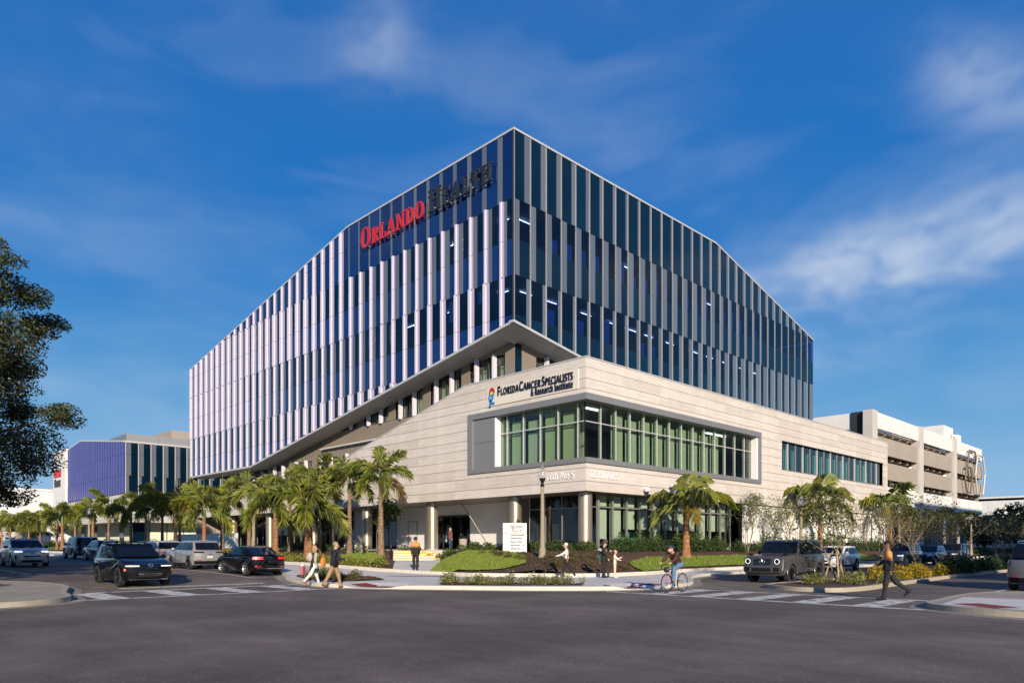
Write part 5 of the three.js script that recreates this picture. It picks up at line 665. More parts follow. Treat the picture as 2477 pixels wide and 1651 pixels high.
{
  const r = rnd(88), plant = (kind, a, b, gh, label, group, s = 1) => { const t = thing('shrub', label, 'shrub', group, [a, gh(a, b) - 0.01, b]); t.rotation.y = r() * 6.28; t.scale.setScalar(s * (0.8 + r() * 0.4)); const v = shrubKinds[kind]; mesh('foliage', v[Math.floor(r() * v.length)], M.leaf, t); mesh('stem', twig, M.bark, t); };
  const line = (kind, p, q, n, jit, gh, label, group, s) => { for (let k = 0; k < n; k++) { const t = (k + 0.5) / n; plant(kind, mix(p[0], q[0], t) + (r() - .5) * jit, mix(p[1], q[1], t) + (r() - .5) * jit, gh, label, group, s); } };
  const mh = mulchH, b0 = bedH, ih = () => 0.13;
  line('variegated', [23.1, 34.4], [23.3, 60], 36, 1.2, mh, 'yellow variegated shrub in the bed below the palms', 'yellow variegated shrubs below the palms'); line('variegated', [23.4, 62], [23.4, 100], 16, 1.2, mh, 'yellow variegated shrub far along the palm bed', 'yellow variegated shrubs far along the palms', 1.3);
  line('green', [29.6, 46], [30, 60], 16, .8, mh, 'green shrub along the plaza edge behind the palms', 'green shrubs along the plaza edge'); line('green', [30.2, 41.9], [30.6, 34.6], 9, .6, mh, 'green shrub beside the entrance steps', 'green shrubs beside the entrance steps', .9);
  line('green', [31.6, 36.4], [32.2, 33], 7, .5, mh, 'green shrub between the lawn and the plaza', 'green shrubs behind the lawn', 0.85); line('rust', [29.4, 32.6], [27.2, 27], 9, .6, mh, 'low reddish shrub along the lawn edge', 'low reddish shrubs edging the lawn', .8);
  line('green', [31.4, 31.6], [33.6, 27.2], 12, .7, mh, 'green shrub at the top of the bank around the directory sign', 'green shrubs around the directory sign'); line('rust', [27.6, 25.4], [31.6, 24.4], 14, 2.2, mh, 'thin low plant scattered on the mulch bank', 'thin low plants on the mulch bank', .7);
  line('dark', [35.2, 27], [52, 26.6], 24, .7, mh, 'dark green shrub below the ground floor windows', 'dark green shrubs below the ground floor windows'); line('upright', [36, 27.7], [50, 27.6], 12, .4, mh, 'upright slender shrub against the ground floor glass', 'upright shrubs against the ground floor glass');
  line('dark', [52, 26.4], [82, 26.2], 34, .8, mh, 'dark green shrub along the white wall', 'dark green shrubs along the white wall', 1.1); line('upright', [54, 27], [82, 26.9], 16, .5, mh, 'upright shrub against the white wall', 'upright shrubs against the white wall', 1.05);
  line('low', [16.2, 29], [18.3, 32], 11, 1.2, b0, 'small pale shrub in the kerb bed behind the walking couple', 'small pale shrubs in the left kerb bed', 1.1); line('rust', [16.2, 27.4], [18, 28.6], 6, 1, b0, 'small withered shrub at the tip of the kerb bed', 'small withered shrubs in the left kerb bed', .7);
  line('low', [18, 22.2], [21, 18.4], 20, .7, b0, 'small pale shrub in the narrow bed at the kerb corner', 'small pale shrubs in the corner kerb bed'); line('sprig', [18, 21.9], [21.3, 18], 15, .6, b0, 'thin sprig in the narrow bed at the kerb corner', 'thin sprigs in the corner kerb bed');
  line('golden', [34.5, 11.4], [46, 11.9], 16, 1.2, ih, 'golden shrub on the planter island', 'golden shrubs on the planter island'); line('low', [28, 11.6], [35, 11.8], 18, 2, ih, 'small green shrub at the near end of the planter island', 'small green shrubs on the planter island', 1.2); line('dark', [44, 11.4], [77, 11.8], 40, 1, ih, 'dark hedge shrub along the planter island', 'dark hedge shrubs along the planter island', 1.15); line('dark', [86, 25], [145, 25], 30, 2, () => .15, 'dark shrub before the garage foot', 'dark shrubs before the garage foot', 1.6);
  line('dark', [3.6, 30.4], [2.6, 31.6], 3, .4, (a, b) => .15 + streetH(b), 'clipped dark shrub at the left picture edge', 'dark shrubs at the near left corner', 1.15); line('dark', [27, 90], [27, 165], 22, 3, groundH, 'dark shrub far up the left street', 'dark shrubs far up the left street', 1.4); line('low', [25.5, 2.4], [29, 2.6], 5, .6, () => .15, 'small weedy tuft on the near right verge', 'weedy tufts on the near right verge', .8);
}

// ---------------------------------------------------------------- vehicles
// x runs forward, y up, z to the car's left; the body is a side outline drawn across the width, then pulled in at nose, tail and roof
function makeCar(s) {
  const { L, W, H, belt, wr, axF, axR, clear = 0.22, hood, nose, cowl, roofF, roofR, tailTop, tailLow, rearBelt, tumble = 0.2, plan = 0.26, paint } = s;
  const hf = L / 2, hw = W / 2;
  const def = (g, top) => { const p = g.attributes.position; for (let i = 0; i < p.count; i++) { let x = p.getX(i), y = p.getY(i), z = p.getZ(i); const zn = clamp(Math.abs(z) / hw, 0, 1.05), e = sstep(hf * 0.62, hf, Math.abs(x)); x -= Math.sign(x) * plan * e * Math.pow(zn, 2.6); if (y > belt) z *= 1 - tumble * (y - belt) / (H - belt); else z *= 1 - 0.05 * sstep(belt - 0.2, belt, y) * 0.6 - 0.07 * (1 - sstep(clear, clear + 0.28, y)); z *= 1 - 0.06 * e; p.setXYZ(i, x, y, z); } return g; };
  const ext = (pts, z0, z1, steps = 10, bevel = 0) => { const sh = pts instanceof THREE.Shape ? pts : new THREE.Shape(pts.map((p) => new THREE.Vector2(p[0], p[1]))); const g = new THREE.ExtrudeGeometry(sh, { depth: z1 - z0 - 2 * bevel, steps, bevelEnabled: bevel > 0, bevelSize: bevel, bevelThickness: bevel, bevelSegments: 2, bevelOffset: -bevel }); g.translate(0, 0, z0 + bevel); return g; };
  const creased = (g) => { g = g.index ? g.toNonIndexed() : g; g.deleteAttribute('normal'); g.computeVertexNormals(); return toCreasedNormals(g, 0.55); };
  const car = thing(s.name, s.label, s.category ?? 'car', s.group, s.at); car.rotation.y = s.turn;
  // lower body with wheel arches
  const sh = new THREE.Shape(), ar = wr + 0.07, arch = (x) => { sh.lineTo(x + ar, clear); sh.absarc(x, wr, ar, -Math.asin((wr - clear) / ar), Math.PI + Math.asin((wr - clear) / ar), false); };
  sh.moveTo(-hf + 0.1, clear + 0.03); sh.lineTo(-hf, tailLow); sh.lineTo(...tailTop); sh.lineTo(...rearBelt); sh.lineTo(cowl[0] - 0.1, belt + 0.01); sh.lineTo(...cowl); for (const p of hood) sh.lineTo(...p); sh.lineTo(...nose); sh.lineTo(hf, tailLow); sh.lineTo(hf - 0.1, clear + 0.02);
  arch(axF); arch(axR); sh.closePath();
  mesh('body', creased(def(ext(sh, -hw, hw, 12, 0.045))), paint, car);
  mesh('underbody', flat(new THREE.BoxGeometry(L * 0.88, 0.42, W * 0.7).translate(0, clear + 0.2, 0)), M.black, car);
  mesh('arch_liner', merge([axF, axR].map((x) => flat(new THREE.BoxGeometry(ar * 1.9, 0.25, W * 0.88).translate(x, wr + ar * 0.72, 0)))), M.black, car);
  // cabin
  const cab = [[rearBelt[0] + 0.02, belt - 0.05], [roofR[0], roofR[1] - 0.02], [roofR[0] + 0.18, H - 0.035], [mix(roofR[0], roofF[0], 0.5), H], [roofF[0] - 0.12, H - 0.03], [roofF[0], roofF[1] - 0.02], [cowl[0] + 0.02, cowl[1] - 0.04]];
  mesh('cabin', creased(def(ext(cab, -hw + 0.06, hw - 0.06, 10, 0.05))), s.roofPaint ?? paint, car);
  const onLine = (x, lo, hi) => { const t = clamp((x - lo[0]) / (hi[0] - lo[0] || 1e-6)); return lo[1] + (hi[1] - lo[1]) * t; };
  const topAt = (x) => x > roofF[0] ? onLine(x, roofF, cowl) - 0.1 : x < roofR[0] ? onLine(x, [rearBelt[0], belt], roofR) - 0.1 : Math.min(H - 0.12, roofR[1] - 0.03 + 0.12);
  const posts = s.posts, gy = belt + 0.045;
  for (let k = 0; k + 1 < posts.length; k++) { const x0 = posts[k] + 0.035, x1 = posts[k + 1] - 0.035, P = [[x0, gy], [x1, gy]]; for (let q = 6; q >= 0; q--) { const x = mix(x0, x1, q / 6), y = Math.max(gy + 0.005, Math.min(topAt(x), H - 0.13)); P.push([x, y]); }
    for (const z of [hw - 0.066, -hw + 0.052]) { const w = mesh('side_window', creased(def(ext(P, z, z + 0.014, 1))), M.carglass, car); void w; } }
  const slope = (A, Bp, in0, in1, name) => { // a pane lying on the slanted line A-B
    const nx = (Bp[1] - A[1]), ny = -(Bp[0] - A[0]), l = Math.hypot(nx, ny), sg = (nx / l) * (name === 'windscreen' ? 1 : -1) > 0 ? 1 : -1, o = 0.028, ox = nx / l * o * sg * (name === 'windscreen' ? 1 : -1), oy = Math.abs(ny / l) * o, pos = [], N = 8; const pt = (t, v) => { const w = (hw - 0.06 - mix(in0, in1, t)) * v; return [mix(A[0], Bp[0], t) + (name === 'windscreen' ? Math.abs(ox) : -Math.abs(ox)), mix(A[1], Bp[1], t) + oy, w]; }; for (let i = 0; i < N; i++) for (const [a, b] of [[-1 + 2 * i / N, -1 + 2 * (i + 1) / N]]) pos.push(...pt(0, a), ...pt(0, b), ...pt(1, b), ...pt(0, a), ...pt(1, b), ...pt(1, a)); const g = def(geoOf(pos)); g.computeVertexNormals(); mesh(name, g, M.carglass, car); };
  const lp = (A, Bp, t) => [mix(A[0], Bp[0], t), mix(A[1], Bp[1], t)];
  slope(lp(cowl, roofF, 0.05), lp(cowl, roofF, 0.93), 0.05, 0.07, 'windscreen'); slope(lp([rearBelt[0], belt], roofR, s.rearLow ?? 0.12), lp([rearBelt[0], belt], roofR, 0.94), 0.1, 0.1, 'rear_window');
  // wheels
  const tyre = lathe([[wr * 0.66, -0.1], [wr * 0.95, -0.115], [wr, -0.085], [wr, 0.085], [wr * 0.95, 0.115], [wr * 0.66, 0.1]], 28).rotateX(Math.PI / 2), rimM = s.rim ?? M.rim;
  const spokes = []; const ns = s.spokes ?? 5; for (let k = 0; k < ns; k++) for (const q of [-0.09, 0.09]) { const g = new THREE.BoxGeometry(wr * 0.62, 0.035, 0.03); g.translate(wr * 0.34, 0, 0.075); g.rotateZ(k * 6.2832 / ns + q); spokes.push(flat(g)); } spokes.push(flat(new THREE.CylinderGeometry(0.06, 0.07, 0.05, 12).rotateX(Math.PI / 2).translate(0, 0, 0.075).toNonIndexed())); spokes.push(flat(lathe([[wr * 0.69, -0.09], [wr * 0.63, 0], [wr * 0.62, 0.06], [wr * 0.69, 0.1]], 24).rotateX(Math.PI / 2).toNonIndexed()));
  const rimG = merge(spokes), hubG = flat(new THREE.CylinderGeometry(wr * 0.64, wr * 0.64, 0.06, 20).rotateX(Math.PI / 2));
  for (const x of [axF, axR]) for (const z of [1, -1]) { const w = part('wheel', car); w.position.set(x, wr, z * (hw - 0.12)); if (z < 0) w.rotation.y = Math.PI; mesh('tyre', tyre, M.tyre, w); mesh('rim', rimG, rimM, w); mesh('brake_disc', hubG, M.black, w); }
  // nose and tail
  const noseX = (y) => { const pr = [[hf - 0.1, clear + 0.02], [hf, tailLow], nose, ...hood.slice().reverse()]; for (let i = 0; i + 1 < pr.length; i++) if (y >= pr[i][1] && y <= pr[i + 1][1]) return mix(pr[i][0], pr[i + 1][0], (y - pr[i][1]) / (pr[i + 1][1] - pr[i][1] || 1)); return nose[0]; };
  const tailX = (y) => { const pr = [[-hf + 0.1, clear + 0.03], [-hf, tailLow], tailTop, rearBelt]; for (let i = 0; i + 1 < pr.length; i++) if (y >= pr[i][1] && y <= pr[i + 1][1]) return mix(pr[i][0], pr[i + 1][0], (y - pr[i][1]) / (pr[i + 1][1] - pr[i][1] || 1)); return tailTop[0]; };
  const patch = (name, front, y0, y1, z0, z1, mat, t = 0.03, parent = car) => { const N = 5, F = [], pos = []; for (let i = 0; i <= N; i++) for (const y of [y0, y1]) { const z = mix(z0, z1, i / N); F.push([(front ? noseX(y) : tailX(y)), y, z]); } const q = (a, b, c, d) => pos.push(...a, ...b, ...c, ...a, ...c, ...d); const out = (p, k) => [p[0] + (front ? k : -k), p[1], p[2]];
    for (let i = 0; i < N; i++) { const A = F[2 * i], Bq = F[2 * i + 1], C = F[2 * i + 3], D = F[2 * i + 2]; q(out(A, t), out(D, t), out(C, t), out(Bq, t)); q(out(Bq, t), out(C, t), out(C, -0.02), out(Bq, -0.02)); q(out(A, -0.02), out(D, -0.02), out(D, t), out(A, t)); } for (const i of [0, 2 * N]) q(out(F[i], t), out(F[i + 1], t), out(F[i + 1], -0.02), out(F[i], -0.02)); return mesh(name, def(geoOf(pos)), mat, parent); };
  s.detail?.(car, patch, { hf, hw, noseX, tailX, def, ext, creased });
  for (const z of [1, -1]) { const m = part('wing_mirror', car); m.position.set(cowl[0] - 0.32, belt + 0.09, z * (hw + 0.07)); mesh('shell', new THREE.SphereGeometry(0.11, 10, 8).scale(0.7, 0.75, 1.1), s.mirror ?? paint, m); }
  mesh('door_gap', merge(posts.slice(1, -1).concat([posts[posts.length - 1] - 0.3]).map((x) => mergeGeometries([1, -1].map((z) => flat(new THREE.BoxGeometry(0.012, belt - clear - 0.22, 0.012).translate(x, (belt + clear) / 2 + 0.08, z * (hw - 0.018))))))), M.black, car);
  mesh('door_handle', merge(posts.slice(1, -1).flatMap((x) => [1, -1].map((z) => flat(new THREE.BoxGeometry(0.17, 0.03, 0.03).translate(x + 0.14, belt - 0.13, z * (hw - 0.005)))))), s.handle ?? paint, car);
  if (s.cladding) mesh('sill_trim', merge([1, -1].map((z) => flat(new THREE.BoxGeometry(axF - axR - 2 * ar, 0.13, 0.04).translate((axF + axR) / 2, clear + 0.08, z * (hw - 0.055))))), M.black, car);
  if (s.rails) for (const z of [1, -1]) mesh('roof_rail', tube([[roofR[0] + 0.2, H - 0.03, z * hw * 0.7], [roofR[0] + 0.35, H + 0.03, z * hw * 0.71], [roofF[0] - 0.35, H + 0.03, z * hw * 0.71], [roofF[0] - 0.15, H - 0.04, z * hw * 0.7]], 0.02, 5), s.railMat ?? M.black, car);
  return car;
}
const paintOf = (r, g, b, rough = 0.3, o = {}) => phy(rgb(r, g, b), rough, { clearcoat: 1, clearcoatRoughness: 0.04, ...o });
const PT = { black: phy(rgb(0.003, 0.0033, 0.0045), 0.1, { clearcoat: 0.5, clearcoatRoughness: 0.03, ior: 1.35 }), silver: paintOf(0.42, 0.42, 0.43, 0.35, { metalness: 0.5 }), pearl: paintOf(0.5, 0.49, 0.48, 0.35, { metalness: 0.25 }), satin: phy(rgb(0.085, 0.085, 0.084), 0.35, { metalness: 0.35, clearcoat: 0.8, clearcoatRoughness: 0.15 }), white: paintOf(0.72, 0.72, 0.72), navy: paintOf(0.012, 0.02, 0.045, 0.25, { metalness: 0.3 }), dark: paintOf(0.015, 0.016, 0.02, 0.25), grey: paintOf(0.22, 0.22, 0.225, 0.35, { metalness: 0.5 }) };
const SUV = { L: 4.7, W: 1.86, H: 1.68, belt: 1.08, wr: 0.365, axF: 1.4, axR: -1.4, clear: 0.24, cowl: [0.98, 1.12], hood: [[1.6, 1.07], [2.05, 0.98]], nose: [2.31, 0.84], roofF: [0.3, 1.56], roofR: [-1.75, 1.55], rearBelt: [-2.2, 1.08], tailTop: [-2.32, 0.98], tailLow: 0.5, posts: [-1.95, -1.2, -0.22, 0.85], cladding: true, rails: true, rearLow: 0.1 };
const SEDAN = { L: 4.87, W: 1.85, H: 1.47, belt: 0.98, wr: 0.335, axF: 1.48, axR: -1.37, clear: 0.2, cowl: [1.0, 1.0], hood: [[1.7, 0.93], [2.15, 0.84]], nose: [2.4, 0.72], roofF: [0.2, 1.37], roofR: [-1.0, 1.38], rearBelt: [-1.85, 0.99], tailTop: [-2.38, 0.98], tailLow: 0.45, posts: [-1.55, -0.95, -0.12, 0.85], tumble: 0.22, rearLow: 0.04 };
const faceA = Math.PI, faceB = Math.PI / 2;     // headings: +b is turn +90 degrees, -b is -90, -a is 180
const tailSUV = (lamp = M.taillamp, plateY = 0.86, o = {}) => (car, patch, k) => { for (const z of [1, -1]) patch('tail_lamp', false, o.ly ?? 0.92, o.hy ?? 1.04, z * (k.hw - 0.04), z * (k.hw - (o.lw ?? 0.42)), lamp); patch('plate', false, plateY - 0.07, plateY + 0.07, -0.17, 0.17, M.plate); patch('rear_bumper', false, 0.3, 0.5, -k.hw + 0.05, k.hw - 0.05, M.black, 0.035); patch('badge', false, plateY + 0.13, plateY + 0.18, -0.1, 0.1, M.chrome); for (const z of [1, -1]) patch('reflector', false, 0.52, 0.56, z * (k.hw - 0.2), z * (k.hw - 0.42), M.taillamp); };
// the black car coming towards the crossing
makeCar({ ...SUV, L: 4.72, W: 1.9, H: 1.71, name: 'suv', rim: M.rimblack, spokes: 7, wr: 0.385, label: 'glossy black sport utility vehicle driving towards the left crosswalk', paint: PT.black, at: [9.5, streetH(32.2), 32.3], turn: -faceB, railMat: M.chrome,
  detail: (car, patch, k) => { for (const z of [1, -1]) { patch('headlight', true, 0.8, 0.9, z * (k.hw - 0.02), z * (k.hw - 0.56), M.blackgloss); patch('headlight_strip', true, 0.79, 0.825, z * (k.hw - 0.06), z * (k.hw - 0.52), M.headlit, 0.04); patch('air_intake', true, 0.33, 0.56, z * (k.hw - 0.1), z * (k.hw - 0.42), M.blackgloss); patch('side_marker', true, 0.62, 0.7, z * (k.hw + 0.0), z * (k.hw - 0.06), M.orange); } patch('grille', true, 0.77, 0.88, -0.4, 0.4, M.blackgloss); patch('grille_trim', true, 0.885, 0.9, -k.hw + 0.1, k.hw - 0.1, M.chrome, 0.035); patch('lower_grille', true, 0.36, 0.62, -0.5, 0.5, M.black); for (const y of [0.42, 0.49]) patch('grille_bar', true, y, y + 0.022, -0.46, 0.46, M.chrome, 0.04); patch('bumper_trim', true, 0.27, 0.295, -k.hw + 0.15, k.hw - 0.15, M.chrome, 0.035);
    const e = part('emblem', car); e.position.set(k.noseX(0.83) + 0.05, 0.835, 0); mesh('emblem_ring', new THREE.TorusGeometry(0.075, 0.009, 6, 20).rotateY(Math.PI / 2), M.chrome, e); const V = (p) => mesh('emblem_stroke', merge(p.slice(1).map((q, i) => flat(limb(v3(0, p[i][1], p[i][0]), v3(0, q[1], q[0]), 0.008, 0.008, 4)))), M.chrome, e); V([[-0.03, 0.065], [0, 0.005], [0.03, 0.065]]); V([[-0.065, 0.03], [-0.03, -0.06], [0, -0.01], [0.03, -0.06], [0.065, 0.03]]); } });
// the silver car behind it, lamps on
makeCar({ ...SUV, L: 5.0, W: 1.95, H: 1.74, name: 'suv', wr: 0.39, axF: 1.5, axR: -1.5, cowl: [1.0, 1.16], hood: [[1.7, 1.13], [2.2, 1.03]], nose: [2.46, 0.86], belt: 1.12, rearBelt: [-2.34, 1.12], tailTop: [-2.47, 1.0], roofR: [-1.8, 1.6], roofF: [0.25, 1.62], posts: [-2.0, -1.2, -0.2, 0.85], label: 'silver sport utility vehicle with lit headlamps at the left picture edge', paint: PT.pearl, at: [9.55, streetH(53.4), 53.6], turn: -faceB, mirror: M.black,
  detail: (car, patch, k) => { for (const z of [1, -1]) { patch('headlight', true, 0.88, 0.99, z * (k.hw - 0.04), z * (k.hw - 0.45), M.headlit); patch('headlight_bar', true, 0.86, 0.89, z * (k.hw - 0.3), z * (k.hw - 0.62), M.headlamp); patch('side_intake', true, 0.5, 0.72, z * (k.hw - 0.06), z * (k.hw - 0.14), M.black); } patch('grille', true, 0.62, 0.95, -0.46, 0.46, M.blackgloss); patch('lower_grille', true, 0.3, 0.42, -0.6, 0.6, M.black); patch('badge', true, 0.82, 0.9, -0.09, 0.09, M.chrome, 0.05); } });
// parked along the left street, backs towards us
makeCar({ ...SEDAN, name: 'sedan', label: 'black four door sedan parked nearest the corner on the left street', paint: PT.black, at: [16.35, streetH(36), 36.3], turn: faceB, spokes: 9, group: 'cars parked along the left street',
  detail: (car, patch, k) => { for (const z of [1, -1]) { patch('tail_lamp', false, 0.8, 0.93, z * (k.hw - 0.02), z * (k.hw - 0.5), M.tailbright); patch('reflector', false, 0.42, 0.47, z * (k.hw - 0.12), z * (k.hw - 0.42), M.taillamp); } patch('plate', false, 0.62, 0.76, -0.17, 0.17, M.black); patch('badge', false, 0.86, 0.91, -0.09, 0.09, M.chrome); patch('bumper_trim', false, 0.34, 0.37, -0.75, 0.75, M.chrome, 0.04); } });
makeCar({ ...SUV, L: 4.55, W: 1.85, H: 1.68, name: 'crossover', rim: M.rimblack, spokes: 5, label: 'silver crossover parked behind the black sedan', paint: PT.silver, at: [16.35, streetH(43.6), 43.8], turn: faceB, group: 'cars parked along the left street', rails: false, detail: tailSUV(M.taildark, 0.72, { ly: 0.95, hy: 1.03, lw: 0.55 }) });
makeCar({ ...SUV, L: 4.5, H: 1.66, name: 'crossover', spokes: 5, label: 'pale silver crossover with red tail lamps two cars beyond the black sedan', paint: PT.pearl, at: [16.35, streetH(49.5), 49.8], turn: faceB, group: 'cars parked along the left street', detail: tailSUV(M.taillamp, 0.7, { ly: 0.9, hy: 1.06, lw: 0.4 }) });
makeCar({ ...SUV, L: 4.6, H: 1.62, name: 'crossover', label: 'dark blue crossover parked in shade behind the black moving car', paint: PT.navy, at: [16.3, streetH(62), 62.5], turn: faceB, group: 'cars parked along the left street', detail: tailSUV() });
makeCar({ ...SUV, L: 4.6, W: 1.9, H: 1.86, belt: 1.18, wr: 0.42, clear: 0.32, cowl: [0.85, 1.22], hood: [[1.5, 1.2], [2.1, 1.14]], nose: [2.28, 0.95], roofF: [0.45, 1.78], roofR: [-2.12, 1.78], rearBelt: [-2.24, 1.18], tailTop: [-2.28, 1.1], tumble: 0.1, posts: [-2.05, -1.25, -0.25, 0.7], name: 'offroader', label: 'boxy black off-roader with plate hung low parked farthest up the left street', paint: PT.dark, at: [16.3, streetH(68.8), 68.8], turn: faceB, group: 'cars parked along the left street', rails: false, detail: (car, patch, k) => { tailSUV(M.taillamp, 0.72, { ly: 0.9, hy: 1.08, lw: 0.18 })(car, patch, k); mesh('spare_wheel', lathe([[0, -0.12], [0.36, -0.12], [0.4, -0.05], [0.4, 0.08], [0, 0.1]], 20).rotateZ(Math.PI / 2).translate(-k.hf - 0.12, 1.05, 0.1), M.tyre, car); } });
// the grey off-roader
makeCar({ L: 4.65, W: 1.96, H: 1.96, belt: 1.27, wr: 0.42, axF: 1.42, axR: -1.42, clear: 0.34, cowl: [0.72, 1.3], hood: [[1.5, 1.27], [2.12, 1.22]], nose: [2.24, 1.08], roofF: [0.42, 1.88], roofR: [-2.12, 1.88], rearBelt: [-2.26, 1.27], tailTop: [-2.3, 1.2], tailLow: 0.6, posts: [-2.02, -1.15, -0.3, 0.6], tumble: 0.09, plan: 0.1, cladding: true, rim: M.rimblack, spokes: 5, rearLow: 0.16, name: 'offroader', label: 'boxy satin grey off-roader with round headlamps beside the planter island', paint: PT.satin, at: [32.55, 0, 15.05], turn: faceA, mirror: M.black, handle: M.black,
  detail: (car, patch, k) => { patch('grille', true, 0.84, 1.1, -0.42, 0.42, M.blackgloss, 0.04); for (const y of [0.9, 0.97, 1.04]) patch('grille_bar', true, y, y + 0.02, -0.4, 0.4, M.darkmetal, 0.055); patch('bumper', true, 0.5, 0.76, -k.hw + 0.04, k.hw - 0.04, PT.satin, 0.14); patch('lower_grille', true, 0.54, 0.7, -0.46, 0.46, M.black, 0.15); for (const z of [1, -1]) { patch('side_intake', true, 0.54, 0.72, z * (k.hw - 0.12), z * (k.hw - 0.38), M.black, 0.15); const h = part('headlight', car); h.position.set(k.noseX(0.97) + 0.01, 0.98, z * (k.hw - 0.3)); mesh('lens', new THREE.CylinderGeometry(0.125, 0.125, 0.07, 22).rotateZ(Math.PI / 2), M.blackgloss, h); mesh('lamp_ring', new THREE.TorusGeometry(0.108, 0.011, 8, 24).rotateY(Math.PI / 2).translate(0.04, 0, 0), M.headlit, h); mesh('turn_light', flat(new THREE.BoxGeometry(0.3, 0.08, 0.1).translate(1.75, 1.29, z * (k.hw - 0.14))), M.black, car); mesh('fender_flare', merge([1.42, -1.42].map((x) => new THREE.TorusGeometry(0.5, 0.05, 6, 18, Math.PI).translate(x, 0.42, z * (k.hw - 0.015)))), PT.satin, car); }
    const e = part('emblem', car); e.position.set(k.noseX(0.97) + 0.06, 0.97, 0); mesh('emblem_ring', new THREE.TorusGeometry(0.11, 0.012, 6, 24).rotateY(Math.PI / 2), M.chrome, e); for (let q = 0; q < 3; q++) { const an = Math.PI / 2 + q * 2.0944; mesh('emblem_ray', limb(v3(0, 0, 0), v3(0, Math.sin(an) * 0.11, Math.cos(an) * 0.11), 0.02, 0.006, 5), M.chrome, e); } mesh('spare_wheel', lathe([[0, -0.12], [0.38, -0.12], [0.4, 0.1], [0, 0.1]], 20).rotateZ(Math.PI / 2).translate(-k.hf - 0.1, 1.1, 0), M.black, car); } });
// parked along the right street, facing us
const noseCar = (lamps = M.headlamp) => (car, patch, k) => { for (const z of [1, -1]) patch('headlight', true, 0.82, 0.93, z * (k.hw - 0.03), z * (k.hw - 0.45), lamps); patch('grille', true, 0.6, 0.9, -0.4, 0.4, M.blackgloss); patch('lower_grille', true, 0.32, 0.5, -0.6, 0.6, M.black); patch('badge', true, 0.78, 0.85, -0.08, 0.08, M.chrome, 0.05); };
const G9 = 'cars parked along the right street';
makeCar({ ...SUV, name: 'crossover', H: 1.66, label: 'white crossover parked behind the staked tree', paint: PT.white, at: [50.4, 0, 19.75], turn: faceA, group: G9, detail: noseCar() });
makeCar({ ...SUV, L: 5.2, W: 2, H: 1.92, belt: 1.25, wr: 0.41, clear: 0.3, axF: 1.6, axR: -1.6, cowl: [1.1, 1.28], hood: [[1.8, 1.24], [2.35, 1.16]], nose: [2.56, 0.98], roofF: [0.55, 1.8], roofR: [-2.1, 1.8], rearBelt: [-2.45, 1.25], tailTop: [-2.56, 1.14], posts: [-2.2, -1.2, -0.1, 0.95], name: 'suv', label: 'large navy sport utility vehicle parked behind the walking man in orange', paint: PT.navy, at: [63.6, 0, 19.7], turn: faceA, group: G9, detail: noseCar() });
makeCar({ ...SUV, H: 1.68, name: 'crossover', label: 'dark crossover parked in the middle of the three shaded cars', paint: PT.navy, at: [71.2, 0, 19.75], turn: faceA, group: G9, detail: noseCar() });
makeCar({ ...SUV, L: 4.95, W: 1.95, H: 1.88, belt: 1.2, cowl: [1.0, 1.24], hood: [[1.7, 1.2], [2.2, 1.12]], nose: [2.42, 0.94], roofF: [0.45, 1.76], roofR: [-2.0, 1.76], rearBelt: [-2.33, 1.2], tailTop: [-2.44, 1.1], posts: [-2.1, -1.2, -0.15, 0.9], name: 'suv', label: 'dark grey sport utility vehicle parked last in the shaded row', paint: PT.dark, at: [78.4, 0, 19.7], turn: faceA, group: G9, detail: noseCar() });
makeCar({ ...SUV, L: 4.95, W: 1.95, H: 1.8, belt: 1.16, wr: 0.39, cowl: [1.0, 1.2], hood: [[1.7, 1.15], [2.2, 1.06]], nose: [2.42, 0.9], roofF: [0.35, 1.7], roofR: [-1.85, 1.68], rearBelt: [-2.33, 1.16], tailTop: [-2.44, 1.05], posts: [-2.05, -1.2, -0.2, 0.9], name: 'suv', label: 'grey sport utility vehicle parked at the right picture edge seen from behind', paint: PT.grey, roofPaint: PT.black, at: [34.2, 0, 5.35], turn: 0, railMat: M.chrome, detail: tailSUV(M.taildark, 0.82, { ly: 0.95, hy: 1.12, lw: 0.14 }) });

